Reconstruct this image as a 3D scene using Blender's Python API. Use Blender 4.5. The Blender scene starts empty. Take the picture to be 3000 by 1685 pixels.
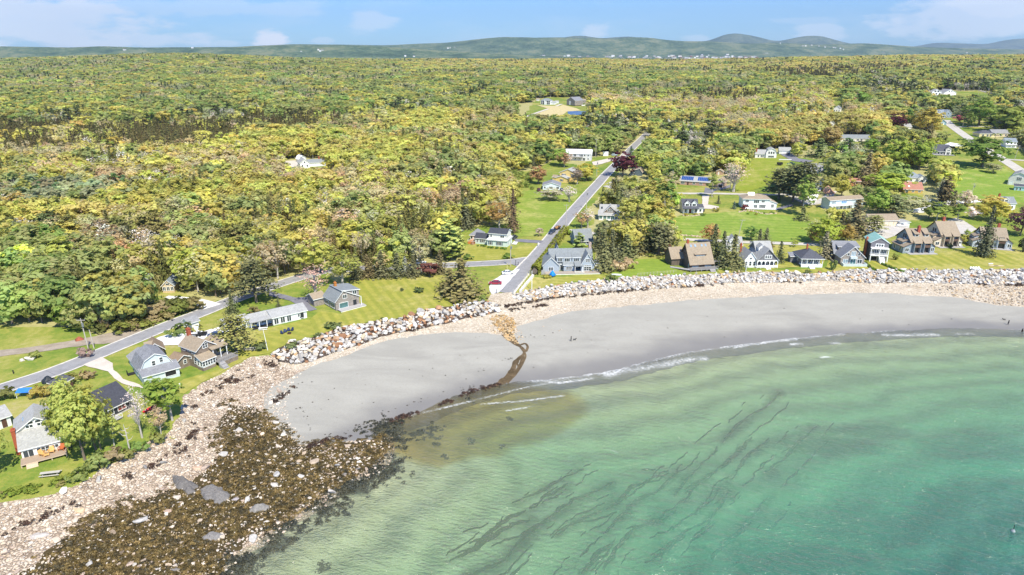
import bpy, bmesh, math, random
import numpy as np
from mathutils import Vector, Matrix, noise as mnoise
from mathutils.geometry import delaunay_2d_cdt
random.seed(7); RNG = np.random.default_rng(11)
S = bpy.context.scene
COL = S.collection
R = math.radians
# ------------------------------------------------------------------ camera
CH = 85.0; PITCH = R(19.05); FPX = 2000.0
cam = bpy.data.cameras.new('camera'); cam.lens = 24; cam.sensor_width = 36
cam.clip_start = 1; cam.clip_end = 60000
co = bpy.data.objects.new('camera', cam); COL.objects.link(co)
co.location = (0, 0, CH); co.rotation_euler = (R(90) - PITCH, 0, 0); S.camera = co
sT, cT = math.sin(PITCH), math.cos(PITCH)
def pz(u, v, z=0.0):                       # photo pixel -> point on the level plane z
    a = (u - 1500) / FPX; b = (842.5 - v) / FPX
    t = (CH - z) / (sT - b * cT)
    return (a * t, t * (cT + b * sT))
def px(x, y, z):                           # world -> photo pixel and depth
    dz = z - CH
    d = y * cT - dz * sT; up = y * sT + dz * cT
    return 1500 + FPX * x / d, 842.5 - FPX * up / d, d
# ------------------------------------------------------------------ coast lines (photo pixels)
WLp = [(300,2300),(450,2000),(560,1810),(640,1685),(660,1632),(757,1578),(854,1512),(951,1462),(1000,1403),(1078,1388),(1109,1357),(1130,1306),(1117,1279),(1060,1268),(1040,1272),(1078,1252),(1147,1229),(1202,1213),(1318,1159),(1427,1132),(1478,1116),(1536,1114),(1660,1102),(1796,1082),(1874,1059),(2000,1030),(2155,1008),(2272,993),(2462,975),(2640,964),(2777,959),(3000,962),(3300,968),(3900,990)]
LEp = [(-900,1900),(-500,1700),(-200,1560),(0,1477),(97,1462),(175,1442),(248,1411),(303,1372),(380,1341),(427,1299),(493,1275),(524,1221),(540,1159),(594,1124),(621,1113),(680,1078),(738,1047),(788,1040),(816,1024),(874,1001),(932,985),(1000,962),(1097,944),(1155,939),(1217,923),(1252,908),(1330,900),(1377,884),(1447,884),(1509,861),(1563,853),(1660,834),(1816,816),(2000,810),(2233,799),(2388,805),(2505,791),(2777,795),(3000,791),(3300,790),(3900,790)]
ZL = 4.8
WL = np.array([pz(u, v, 0) for u, v in WLp]); LE = np.array([pz(u, v, ZL) for u, v in LEp])
SEA = np.vstack([WL, [(900, 200), (900, -300), (-300, -300)]])
UPL = np.vstack([LE, [(2000, 300), (30000, 30000), (-30000, 30000), (-2000, 50)]])
def dline(P, L):
    P = np.asarray(P, float); best = np.full(len(P), 1e9)
    for i in range(len(L) - 1):
        a = L[i]; d = L[i+1] - a; q = P - a
        t = np.clip((q @ d) / (d @ d + 1e-9), 0, 1)
        e = q - t[:, None] * d
        best = np.minimum(best, e[:, 0]**2 + e[:, 1]**2)
    return np.sqrt(best)
def inpoly(P, G):
    P = np.asarray(P, float); c = np.zeros(len(P), bool); n = len(G); j = n - 1
    x, y = P[:, 0], P[:, 1]
    for i in range(n):
        xi, yi = G[i]; xj, yj = G[j]
        if yi != yj:
            c ^= ((yi > y) != (yj > y)) & (x < (xj - xi) * (y - yi) / (yj - yi) + xi)
        j = i
    return c
_perm = np.random.default_rng(3).random((64, 64))
def vnoise(x, y):
    xi = np.floor(x).astype(int); yi = np.floor(y).astype(int); fx = x - xi; fy = y - yi
    fx = fx*fx*(3-2*fx); fy = fy*fy*(3-2*fy)
    g = lambda i, j: _perm[i % 64, j % 64]
    return (g(xi, yi)*(1-fx)+g(xi+1, yi)*fx)*(1-fy)+(g(xi, yi+1)*(1-fx)+g(xi+1, yi+1)*fx)*fy
def fbm(x, y, o=4):
    s = 0; a = .5
    for k in range(o):
        s = s + a * vnoise(x * 2**k + 17*k, y * 2**k + 5*k); a *= .5
    return s / (1 - .5**o)
def sstep(t): t = np.clip(t, 0, 1); return t*t*(3-2*t)
def inland(x, y):
    r = np.maximum(y, 1); a = x / r
    z = np.interp(r, [0, 300, 600, 1000, 1600, 2200, 2900, 3300, 3700, 60000], [0, 0.3, 3.5, 10, 22, 31, 36, 28, -9, -9])
    k = np.interp(r, [0, 330, 600, 1000, 2500, 3200, 3700], [0, 0, 6, 11, 17, 14, 0])
    z = z + k * sstep((a - .2) / .35)
    k2 = np.interp(r, [0, 1500, 2600, 3100, 3700], [0, 0, 22, 20, 0])
    z = z + k2 * np.exp(-((a + .47) / .17)**2)
    k3 = np.interp(r, [0, 450, 900, 2800, 3500], [0, 0, 4, 9, 0])
    return z + k3 * (fbm(x / 330 + 9, y / 330) - .5) * 2
def height(x, y):
    x = np.asarray(x, float); y = np.asarray(y, float); P = np.stack([x, y], 1)
    out = np.zeros(len(P))
    near = (y < 460) & (np.abs(x) < 620)
    z = inland(x, y) + ZL
    if near.any():
        Q = P[near]; d1 = dline(Q, WL); d2 = dline(Q, LE)
        sea = inpoly(Q, SEA); up = inpoly(Q, UPL)
        zz = z[near].copy()
        t = d1 / (d1 + d2 + 1e-6)
        beach = ZL * np.interp(t, [0, .55, .8, 1], [0, .28, .5, 1])
        beach = beach + .25*(fbm(Q[:, 0]/9, Q[:, 1]/9, 3)-.5)*np.clip(t*4, 0, 1)
        zz = np.where(up, zz, beach)
        dep = np.interp(d1, [0, 1.2, 25, 70, 140, 400], [0, .17, .55, 1.9, 4.2, 8])
        zz = np.where(sea, -dep, zz)
        z[near] = zz
    return z
def h1(x, y): return float(height(np.array([x]), np.array([y]))[0])
def gps(uv):
    uv = np.asarray(uv, float); z = np.full(len(uv), 6.0)
    a = (uv[:, 0]-1500)/FPX; b = (842.5-uv[:, 1])/FPX; den = np.maximum(sT-b*cT, 1e-3); yy = cT+b*sT
    for _ in range(30):
        t = (CH - z)/den; z = .5*z + .5*height(a*t, yy*t)
    t = (CH - z)/den
    return np.stack([a*t, yy*t, height(a*t, yy*t)], 1)
def gp(u, v): return Vector(gps([(u, v)])[0])
def poly_px(pp): return gps(pp)[:, :2]
# ------------------------------------------------------------------ object helpers
def tag(o, label=None, cat=None, group=None, kind=None):
    if label: o['label'] = label
    if cat: o['category'] = cat
    if group: o['group'] = group
    if kind: o['kind'] = kind
    return o
def mesh(name, V, F, mats=(), mi=None, smooth=False, attrs=None):
    me = bpy.data.meshes.new(name)
    V = np.asarray(V, np.float32); me.vertices.add(len(V)); me.vertices.foreach_set('co', V.ravel())
    if isinstance(F, np.ndarray):
        n, k = F.shape; ls = np.arange(0, n*k, k, dtype=np.int32); li = F.ravel().astype(np.int32)
    else:
        n = len(F); cnt = np.array([len(f) for f in F], np.int32)
        ls = np.concatenate([[0], np.cumsum(cnt)[:-1]]).astype(np.int32) if n else np.zeros(0, np.int32)
        li = np.array([i for f in F for i in f], np.int32)
    me.loops.add(len(li)); me.loops.foreach_set('vertex_index', li)
    me.polygons.add(n); me.polygons.foreach_set('loop_start', ls)
    if mi is not None: me.polygons.foreach_set('material_index', np.asarray(mi, np.int32))
    me.polygons.foreach_set('use_smooth', np.full(n, bool(smooth)))
    for m in (mats if isinstance(mats, (list, tuple)) else [mats]): me.materials.append(m)
    if attrs:
        for k, (ty, dat) in attrs.items():
            at = me.attributes.new(k, ty, 'POINT'); dat = np.asarray(dat, np.float32)
            at.data.foreach_set('vector' if ty == 'FLOAT_VECTOR' else ('color' if ty == 'FLOAT_COLOR' else 'value'), dat.ravel())
    me.update(calc_edges=True); me.validate()
    return me
def obj(name, me, parent=None, loc=None):
    o = bpy.data.objects.new(name, me); COL.objects.link(o)
    if parent: o.parent = parent
    if loc is not None: o.location = loc
    return o
def empty(name, loc, rz=0, label=None, cat=None, group=None):
    o = bpy.data.objects.new(name, None); COL.objects.link(o); o.empty_display_size = .1
    o.location = loc; o.rotation_euler = (0, 0, rz); return tag(o, label, cat, group)
class MB:
    def __init__(s): s.V = []; s.F = []; s.M = []
    def add(s, V, F, m=0):
        n = len(s.V); s.V += [tuple(v) for v in V]; s.F += [tuple(i+n for i in f) for f in F]; s.M += [m]*len(F); return s
    def box(s, x0, x1, y0, y1, z0, z1, m=0):
        V = [(x0,y0,z0),(x1,y0,z0),(x1,y1,z0),(x0,y1,z0),(x0,y0,z1),(x1,y0,z1),(x1,y1,z1),(x0,y1,z1)]
        return s.add(V, [(0,3,2,1),(4,5,6,7),(0,1,5,4),(1,2,6,5),(2,3,7,6),(3,0,4,7)], m)
    def bar(s, a, b, w, d=None, m=0):
        a = Vector(a); b = Vector(b); d = d or w; t = (b-a).normalized()
        up = Vector((0,0,1)) if abs(t.z) < .95 else Vector((1,0,0))
        r = t.cross(up).normalized()*w/2; q = r.cross(t).normalized()*d/2
        V = [a-r-q, a+r-q, a+r+q, a-r+q, b-r-q, b+r-q, b+r+q, b-r+q]
        return s.add(V, [(0,3,2,1),(4,5,6,7),(0,1,5,4),(1,2,6,5),(2,3,7,6),(3,0,4,7)], m)
    def tube(s, pts, rad, n=6, m=0):
        pts = [Vector(p) for p in pts]; rings = []; V = []; F = []
        rad = rad if isinstance(rad, (list, tuple)) else [rad]*len(pts)
        for i, p in enumerate(pts):
            t = (pts[min(i+1, len(pts)-1)] - pts[max(i-1, 0)]).normalized()
            up = Vector((0,0,1)) if abs(t.z) < .9 else Vector((1,0,0))
            r = t.cross(up).normalized(); q = r.cross(t)
            for k in range(n):
                an = 2*math.pi*k/n; V.append(p + (r*math.cos(an)+q*math.sin(an))*rad[i])
        for i in range(len(pts)-1):
            for k in range(n): F.append((i*n+k, i*n+(k+1)%n, (i+1)*n+(k+1)%n, (i+1)*n+k))
        F.append(tuple(range(n-1, -1, -1))); F.append(tuple((len(pts)-1)*n+k for k in range(n)))
        return s.add(V, F, m)
    def prism(s, prof, axis, a, b, m=0):      # profile (p,q) extruded along an axis ('x','y','z')
        n = len(prof); f = {'x': lambda p, q, t: (t, p, q), 'y': lambda p, q, t: (p, t, q), 'z': lambda p, q, t: (p, q, t)}[axis]
        V = [f(p, q, a) for p, q in prof] + [f(p, q, b) for p, q in prof]
        F = [(i, (i+1) % n, n+(i+1) % n, n+i) for i in range(n)] + [tuple(range(n-1, -1, -1)), tuple(range(n, 2*n))]
        return s.add(V, F, m)
    def me(s, name, mats, smooth=False, fix=True):
        me = mesh(name, s.V, s.F, mats, s.M, smooth)
        if fix:
            bm = bmesh.new(); bm.from_mesh(me); bmesh.ops.recalc_face_normals(bm, faces=bm.faces); bm.to_mesh(me); bm.free()
        return me
    def obj(s, name, mats, parent=None, smooth=False, loc=None): return obj(name, s.me(name, mats, smooth), parent, loc)
# ------------------------------------------------------------------ node helper
def srgb(c):
    if isinstance(c, str): c = [int(c[i:i+2], 16)/255 for i in (0, 2, 4)]
    return tuple(x/12.92 if x <= .04045 else ((x+.055)/1.055)**2.4 for x in c)
class NT:
    def __init__(s, name, disp=None):
        s.m = bpy.data.materials.new(name); s.m.use_nodes = True; s.t = s.m.node_tree; s.t.nodes.clear()
        s.out = s.t.nodes.new('ShaderNodeOutputMaterial')
    def n(s, ty, ins=None, **kw):
        nd = s.t.nodes.new('ShaderNode'+ty)
        for k, v in kw.items(): setattr(nd, k, v)
        for k, v in (ins or {}).items(): s.set(nd.inputs[k], v)
        return nd
    def set(s, inp, v):
        if isinstance(v, bpy.types.NodeSocket): s.t.links.new(v, inp)
        elif isinstance(v, bpy.types.Node): s.t.links.new(v.outputs[0], inp)
        else:
            if inp.type == 'RGBA' and isinstance(v, (tuple, list)) and len(v) == 3: v = (*v, 1)
            inp.default_value = v
    def attr(s, name, ty='GEOMETRY'): return s.n('Attribute', attribute_name=name, attribute_type=ty)
    def pos(s): return s.n('NewGeometry').outputs['Position']
    def objc(s): return s.n('TexCoord').outputs['Object']
    def math(s, op, a, b=0, c=0, clamp=False):
        nd = s.n('Math', operation=op, use_clamp=clamp); s.set(nd.inputs[0], a); s.set(nd.inputs[1], b)
        s.set(nd.inputs[2], c); return nd.outputs[0]
    def noise(s, scale, detail=3, vec=None, rough=.55, dist=0):
        nd = s.n('TexNoise', {'Scale': scale, 'Detail': detail, 'Roughness': rough, 'Distortion': dist}); s.set(nd.inputs['Vector'], vec if vec is not None else s.pos()); return nd.outputs['Fac']
    def vor(s, scale, vec=None, feature='F1', out='Color', rand=1):
        nd = s.n('TexVoronoi', {'Scale': scale, 'Randomness': rand}, feature=feature); s.set(nd.inputs['Vector'], vec if vec is not None else s.pos()); return nd.outputs[out]
    def mapr(s, f, a, b, c=0, d=1, sm=False):
        nd = s.n('MapRange', {'From Min': a, 'From Max': b, 'To Min': c, 'To Max': d}, clamp=True, interpolation_type='SMOOTHSTEP' if sm else 'LINEAR'); s.set(nd.inputs['Value'], f); return nd.outputs[0]
    def ramp(s, f, stops, interp='LINEAR'):
        nd = s.n('ValToRGB'); cr = nd.color_ramp; cr.interpolation = interp
        while len(cr.elements) < len(stops): cr.elements.new(.5)
        for e, (p, c) in zip(cr.elements, stops): e.position = p; e.color = (*c, 1) if len(c) == 3 else c
        s.set(nd.inputs[0], f); return nd.outputs[0]
    def mix(s, f, a, b, mode='MIX'):
        nd = s.n('Mix', data_type='RGBA', blend_type=mode); s.set(nd.inputs['Factor'], f)
        s.set(nd.inputs[6], a); s.set(nd.inputs[7], b); return nd.outputs[2]
    def scale(s, vec, k):
        nd = s.n('VectorMath', operation='MULTIPLY'); s.set(nd.inputs[0], vec); nd.inputs[1].default_value = k; return nd.outputs[0]
    def bump(s, f, st=.3, dist=.1):
        nd = s.n('Bump', {'Strength': st, 'Distance': dist}); s.set(nd.inputs['Height'], f); return nd.outputs[0]
    def bsdf(s, col, rough=.8, bump=None, spec=.3, **kw):
        nd = s.n('BsdfPrincipled', {'Base Color': col, 'Roughness': rough, 'Specular IOR Level': spec, **kw})
        if bump is not None: s.set(nd.inputs['Normal'], bump)
        return nd.outputs[0]
    def done(s, sh): s.t.links.new(sh, s.out.inputs['Surface']); return s.m
_pc = {}
def plain(name, col, rough=.6, var=.12, sc=1.5, metal=0, spec=.3):
    k = (name, col, rough)
    if k in _pc: return _pc[k]
    t = NT(name); c = srgb(col)
    f = t.noise(sc, 4, t.objc())
    cc = t.mix(t.mapr(f, .3, .7), tuple(x*(1-var) for x in c), tuple(min(x*(1+var), 1) for x in c))
    _pc[k] = t.done(t.bsdf(cc, rough, spec=spec, Metallic=metal)); return _pc[k]
def siding(name, col, step=.22, var=.06, weather=.0):
    k = ('sid', name, col)
    if k in _pc: return _pc[k]
    t = NT(name); c = srgb(col); o = t.objc()
    z = t.n('SeparateXYZ'); t.set(z.inputs[0], o)
    fr = t.math('FRACT', t.math('MULTIPLY', z.outputs[2], 1/step))
    line = t.mapr(fr, .0, .12, .55, 1)
    f = t.noise(.8, 4, o)
    cc = t.mix(t.mapr(f, .3, .7), tuple(x*(1-var) for x in c), tuple(min(x*(1+var), 1) for x in c))
    cc = t.mix(1, cc, t.n('CombineColor', {0: line, 1: line, 2: line}).outputs[0], 'MULTIPLY')
    _pc[k] = t.done(t.bsdf(cc, .65, t.bump(fr, .4, .03))); return _pc[k]
def shingle(name, col, var=.25, sc=(3.2, 3.2, 6), streak=.0, dark='3a3a3c'):
    k = ('shi', name, col)
    if k in _pc: return _pc[k]
    t = NT(name); c = srgb(col); o = t.objc()
    v = t.vor(1, t.scale(o, sc)); bw = t.n('RGBToBW'); t.set(bw.inputs[0], v)
    f = t.noise(.5, 5, o); f2 = t.math('ADD', t.math('MULTIPLY', bw.outputs[0], .6), t.math('MULTIPLY', f, .5))
    cc = t.mix(t.mapr(f2, .25, .85), tuple(x*(1-var) for x in c), tuple(min(x*(1+var), 1) for x in c))
    if streak:
        s2 = t.noise(1, 5, t.scale(o, (.35, 2.2, 2.2)), .7)
        cc = t.mix(t.mapr(s2, .56, .62, 0, streak), cc, srgb(dark))
    _pc[k] = t.done(t.bsdf(cc, .85, t.bump(f2, .5, .05), spec=.15)); return _pc[k]
# ------------------------------------------------------------------ light, sky, air
S.view_settings.view_transform = 'Standard'; S.view_settings.look = 'None'; S.view_settings.exposure = 0.45; S.view_settings.gamma = 1
SUN = Vector((.45*.588, -.89*.588, .809)).normalized(); ELEV = math.asin(SUN.z); AZ = math.atan2(SUN.x, SUN.y)
sl = bpy.data.lights.new('sun', 'SUN'); sl.energy = 5.0; sl.angle = R(.55); sl.color = (1, .92, .76)
so = bpy.data.objects.new('sun', sl); COL.objects.link(so); so.rotation_euler = (-SUN).to_track_quat('-Z', 'Y').to_euler(); so.location = (80, -150, 300)
W = bpy.data.worlds.new('World'); S.world = W; W.use_nodes = True
t = NT.__new__(NT); t.t = W.node_tree; t.t.nodes.clear()
sky = t.n('TexSky', sky_type='NISHITA', sun_disc=False, sun_elevation=ELEV, sun_rotation=AZ, altitude=0, air_density=1.0, dust_density=.2, ozone_density=2.5)
tc = t.n('TexCoord').outputs['Generated']
sp = t.n('SeparateXYZ'); t.set(sp.inputs[0], tc)
az = t.math('ARCTAN2', sp.outputs[0], sp.outputs[1]); el = t.math('ARCSINE', sp.outputs[2])
cn = t.noise(16, 6, t.scale(tc, (1, 1, 3.2)), .6); cn2 = t.noise(5, 4, t.scale(tc, (1, 1, 5)), .6)
mask = t.mapr(cn2, .5, .75, 0, .22)                       # thin wide veils
CLOUDS = [(800, 118, 75, 34, .95), (1090, 62, 85, 40, .4), (1740, 95, 75, 30, .5), (60, 60, 420, 75, .75), (-40, 20, 350, 60, .8), (420, 120, 260, 25, .55), (350, 128, 90, 16, .7), (2850, 45, 300, 60, .65), (2680, 85, 90, 22, .55), (2960, 10, 200, 40, .8), (2400, 100, 110, 28, .45), (2050, 112, 60, 14, .3), (540, 20, 500, 30, .3), (940, 118, 40, 10, .3), (660, 125, 60, 10, .35), (2350, 60, 150, 12, .2)]
for (u, v, ru, rv, k) in CLOUDS:
    b = (842.5-v)/FPX; a = (u-1500)/FPX
    d = Vector((a, cT+b*sT, -sT+b*cT)).normalized()
    a0, e0 = math.atan2(d.x, d.y), math.asin(d.z)
    da = t.math('DIVIDE', t.math('SUBTRACT', az, a0), ru/FPX*.85); de = t.math('DIVIDE', t.math('SUBTRACT', el, e0), rv/FPX)
    r2 = t.math('SQRT', t.math('ADD', t.math('MULTIPLY', da, da), t.math('MULTIPLY', de, de)))
    r2 = t.math('ADD', r2, t.math('MULTIPLY', t.math('SUBTRACT', cn, .5), 2.4))
    mask = t.math('MAXIMUM', mask, t.mapr(r2, 1.0, .45, 0, k, True))
skc = t.mix(1, sky.outputs[0], (.365, .645, 1.06, 1), 'MULTIPLY')
fin = t.mix(mask, skc, (7.3, 7.5, 7.9, 1))
bg = t.n('Background', {'Color': fin, 'Strength': .135})
t.t.links.new(bg.outputs[0], t.n('OutputWorld').inputs['Surface'])
def haze(den):
    b = MB().box(-16000, 16000, -150, 26000, -14, 1500)
    m = bpy.data.materials.new('haze'); m.use_nodes = True; nt = m.node_tree; nt.nodes.clear()
    o = nt.nodes.new('ShaderNodeOutputMaterial'); v = nt.nodes.new('ShaderNodeVolumePrincipled')
    v.inputs['Color'].default_value = (.62, .80, 1, 1); v.inputs['Density'].default_value = den; v.inputs['Anisotropy'].default_value = .1
    nt.links.new(v.outputs[0], o.inputs['Volume'])
    tag(b.obj('haze', m), 'thin pale blue haze over the far hills', 'haze', kind='stuff')
haze(4.0e-5)
# ------------------------------------------------------------------ open (not wooded) ground, photo pixels
OPEN = [
 [(-300,955),(0,955),(230,960),(300,990),(400,975),(500,930),(600,895),(640,880),(760,842),(880,806),(960,800),(990,842),(1010,812),(1300,800),(1345,782),(1350,760),(1335,720),(1345,670),(1390,664),(1500,655),(1508,640),(1512,560),(1455,520),(1470,505),(1560,500),(1620,470),(1700,485),(1740,460),(1830,452),(1855,430),(1890,400),(1905,400),(1870,445),(1800,520),(1770,560),(1750,585),(1720,615),(1745,655),(1700,672),(1690,700),(1740,725),(1760,800),(1800,775),(1850,757),(1960,745),(1985,690),(1960,660),(1960,640),(2000,630),(2000,600),(1975,560),(1985,535),(2100,548),(2150,540),(2190,470),(2205,455),(2280,448),(2350,462),(2420,470),(2420,510),(2350,520),(2290,540),(2290,600),(2400,600),(2420,625),(2440,655),(2370,715),(2420,740),(2450,700),(2530,655),(2640,650),(2730,640),(2740,610),(2780,600),(2760,540),(2740,500),(2735,455),(2760,420),(2740,375),(2760,340),(2790,345),(2820,350),(2900,362),(2910,400),(2860,415),(2840,440),(2900,455),(2950,420),(3060,470),(3300,600),(3300,2200),(-300,2200)],
 [(2790,276),(2800,268),(2870,266),(2930,290),(2890,300),(2800,298)],
 [(1560,300),(1600,285),(1690,285),(1720,310),(1730,335),(1640,345),(1560,352),(1515,352),(1540,335)],
 [(2455,410),(2540,408),(2545,420),(2500,432),(2450,425)], [(2640,560),(2700,556),(2705,585),(2640,585)],
 [(2430,285),(2470,285),(2480,310),(2440,335),(2425,325)], [(800,482),(900,470),(960,485),(900,500),(820,498)], [(405,360),(500,362),(500,380),(410,378)],
 [(390,870),(500,850),(540,850),(560,880),(620,890),(600,905),(480,880)],
]
OPENW = [poly_px(p) for p in OPEN]
def is_open(P):
    m = np.zeros(len(P), bool)
    for g in OPENW: m |= inpoly(P, g)
    return m
# ------------------------------------------------------------------ ground sheet
def agrid(a0, a1, na, rs):
    a = np.linspace(a0, a1, na); A, Rr = np.meshgrid(a, rs)
    n, m = len(rs), na; i = np.arange((n-1)*(m-1)); r, c = i//(m-1), i % (m-1); v = r*m+c
    return A.ravel()*Rr.ravel(), Rr.ravel(), np.stack([v, v+1, v+m+1, v+m], 1)
rs = [62.0]
while rs[-1] < 3700: rs.append(rs[-1]*1.0065)
rs += [4200, 5000, 6500, 9000, 13000, 20000, 32000]
gx, gy, gf = agrid(-1.15, 1.15, 560, np.array(rs))
gz = height(gx, gy)
gopen = is_open(np.stack([gx, gy], 1)).astype(np.float32)
t = NT('ground')
po = t.pos(); op = t.attr('open').outputs['Fac']
n1 = t.noise(.045, 7, po, .62); n2 = t.noise(.5, 6, po, .65); n3 = t.noise(3, 3, po)
g = t.ramp(t.math('ADD', t.math('MULTIPLY', n1, .65), t.math('MULTIPLY', n2, .35)), [(.36, (.10, .18, .025)), (.45, (.19, .25, .045)), (.53, (.31, .31, .07)), (.60, (.40, .36, .12)), (.68, (.46, .38, .20))])
g = t.mix(t.mapr(n3, .3, .7, 0, .35), g, (.10, .19, .02))
fl = t.ramp(n2, [(.3, (.28, .27, .11)), (.5, (.38, .36, .15)), (.7, (.46, .41, .21))])
zz = t.n('SeparateXYZ'); t.set(zz.inputs[0], po)
cc = t.mix(t.mapr(t.math('ADD', op, t.math('MULTIPLY', t.math('SUBTRACT', n2, .5), .5)), .4, .6), fl, g)
# sea bed: pale sand with dark weed beds
wb = t.attr('weedbed').outputs['Fac']
wn = t.math('ADD', wb, t.math('MULTIPLY', t.math('SUBTRACT', t.noise(.075, 7, po, .72), .5), 2.2))
bed = t.mix(t.mapr(wn, .28, .85, 0, .92), t.ramp(t.noise(.25, 5, po), [(.3, (.44, .41, .26)), (.7, (.54, .50, .35))]), (.035, .05, .03))
cc = t.mix(t.mapr(zz.outputs[2], .0, .6, 1, 0), cc, bed)
GROUND = t.done(t.bsdf(cc, .95, t.bump(n3, .5, .15), spec=.1))
KELP = [[(1311,1666),(1388,1617),(1450,1570),(1485,1547),(1543,1516),(1582,1497),(1606,1473),(1637,1454),(1668,1431)], [(1380,1700),(1419,1685),(1474,1660),(1516,1617),(1551,1582),(1621,1532),(1668,1497),(1718,1462),(1796,1419)], [(1637,1578),(1683,1543),(1738,1516),(1796,1489),(1854,1427),(1951,1396)], [(1776,1574),(1835,1516),(1854,1481),(1912,1454),(1951,1419),(1994,1376)], [(1776,1680),(1830,1600),(1873,1551),(1959,1516),(2010,1470)], [(1968,1456),(2050,1370),(2166,1258),(2283,1165)], [(1985,1560),(2060,1490),(2160,1380),(2250,1300)], [(1500,1500),(1560,1470),(1640,1420),(1700,1390)], [(1900,1660),(2000,1580),(2080,1520),(2140,1450)], [(2080,1640),(2180,1540),(2260,1460)], [(1420,1600),(1500,1560),(1560,1535)], [(1700,1690),(1760,1630),(1800,1600)], [(2010,1440),(2080,1400),(2160,1340),(2200,1300)], [(2250,1400),(2330,1320),(2390,1260)]]
# weed beds off shore (pixels on the water)
BEDS = [(2100,1690,190,70),(2300,1600,240,55),(2600,1520,300,55),(2900,1470,300,70),(2480,1680,260,45),(2800,1650,260,60),(2440,1290,160,30),(2560,1250,120,20),(2850,1290,180,35),(620,1650,90,40),(760,1590,70,28),(880,1500,60,22),(1010,1430,60,18),(1120,1365,40,20),(560,1720,90,40),(1150,1262,70,14)]
gwb = np.zeros(len(gx))
sub = gz < 1
d_ = (gy*cT - (0-CH)*sT); uu = 1500+FPX*gx/d_; vv = 842.5-FPX*(gy*sT+(0-CH)*cT)/d_
for (u, v, ru, rv) in BEDS:
    gwb = np.maximum(gwb, np.where(sub, 1.4-np.sqrt(((uu-u)/ru)**2+((vv-v)/rv)**2)*.8, 0))
kd = sub & (gy < 260) & (gx > -60)
for pl in KELP:
    d = dline(np.stack([gx[kd], gy[kd]], 1), np.array([pz(u, v, -2) for u, v in pl])); gwb[kd] = np.maximum(gwb[kd], .7*np.clip(1-d/3.2, 0, 1))
gme = mesh('ground', np.stack([gx, gy, gz], 1), gf, GROUND, None, True, {'open': ('FLOAT', gopen), 'weedbed': ('FLOAT', np.clip(gwb, 0, 1))})
tag(obj('ground', gme), kind='structure')
# ------------------------------------------------------------------ draped sheets
def resample(P, step, jit=0.0, seed=1):
    P = np.asarray(P, float); out = []
    for i in range(len(P)):
        a, b = P[i], P[(i+1) % len(P)]; L = np.hypot(*(b-a)); n = max(1, int(L/step))
        for k in range(n): out.append(a+(b-a)*k/n)
    out = np.array(out)
    if jit:
        nx = fbm(out[:, 0]/2.2+seed*3.1, out[:, 1]/2.2, 3)-.5; ny = fbm(out[:, 0]/2.2+40, out[:, 1]/2.2+seed, 3)-.5
        out = out + np.stack([nx, ny], 1)*jit*2
    return out
def sheet(P, step, off, jit=0.0, seed=1):
    B = resample(P, step, jit, seed); x0, y0 = B.min(0); x1, y1 = B.max(0)
    gx, gy = np.meshgrid(np.arange(x0, x1, step*1.3), np.arange(y0, y1, step*1.3)); Q = np.stack([gx.ravel(), gy.ravel()], 1)
    Q = Q + (np.random.default_rng(seed).random(Q.shape)-.5)*step*.4
    Q = Q[inpoly(Q, B)]; Q = Q[dline(Q, np.vstack([B, B[:1]])) > step*.45] if len(Q) else Q
    A = np.vstack([B, Q]); n = len(B)
    r = delaunay_2d_cdt([Vector(p) for p in A], [(i, (i+1) % n) for i in range(n)], [], 1, 1e-4)
    V = np.array([tuple(v) for v in r[0]]); z = height(V[:, 0], V[:, 1])+off
    return np.column_stack([V, z]), [tuple(f) for f in r[2]]
def up_faces(V, F):
    o = []
    for f in F:
        a, b, c = (V[i] for i in f[:3]); s = (b[0]-a[0])*(c[1]-a[1])-(b[1]-a[1])*(c[0]-a[0])
        o.append(f if s > 0 else f[::-1])
    return o
def drape(name, pix, step, off, m, jit=0.0, kind='structure', attrs=None, world=None, seed=1, **tg):
    P = poly_px(pix) if world is None else world
    V, F = sheet(P, step, off, jit, seed); F = up_faces(V, F)
    at = attrs(V) if attrs else None
    return tag(obj(name, mesh(name, V, F, m, None, True, at)), kind=kind, **tg)
def spl(P, n):
    P = np.asarray(P, float); out = []
    for i in range(len(P)-1):
        p0, p1, p2, p3 = P[max(i-1, 0)], P[i], P[i+1], P[min(i+2, len(P)-1)]
        for k in range(n):
            t = k/n; out.append(.5*((2*p1)+(-p0+p2)*t+(2*p0-5*p1+4*p2-p3)*t*t+(-p0+3*p1-3*p2+p3)*t**3))
    out.append(P[-1]); return np.array(out)
def ribbon_me(name, W2, width, off, m, jit=0, nx=5, mats=None):
    C = spl(W2, 12); d = np.gradient(C, axis=0); d /= np.linalg.norm(d, axis=1)[:, None]+1e-9; nrm = np.stack([-d[:, 1], d[:, 0]], 1)
    w = np.interp(np.linspace(0, 1, len(C)), np.linspace(0, 1, len(width)), width) if isinstance(width, (list, tuple)) else np.full(len(C), width)
    if jit: w = w*(1+jit*(fbm(C[:, 0]/3, C[:, 1]/3)-.5)*2)
    ks = np.linspace(-.5, .5, nx); P = (C[:, None, :]+nrm[:, None, :]*(ks[None, :, None]*w[:, None, None]))
    n = len(C); V = P.reshape(-1, 2); z = height(V[:, 0], V[:, 1]).reshape(n, nx)
    z = (z if nx > 3 else z); z = z+off
    i = np.arange((n-1)*(nx-1)); r, c = i//(nx-1), i % (nx-1); v = r*nx+c
    s = np.concatenate([[0], np.cumsum(np.linalg.norm(np.diff(C, axis=0), axis=1))])
    at = {'along': ('FLOAT', np.repeat(s, nx)), 'across': ('FLOAT', (np.tile(ks, n)*np.repeat(w, nx)))}
    return mesh(name, np.column_stack([V, z.ravel()]), np.stack([v, v+nx, v+nx+1, v+1], 1)[:, ::-1], m, None, True, at), C
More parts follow.
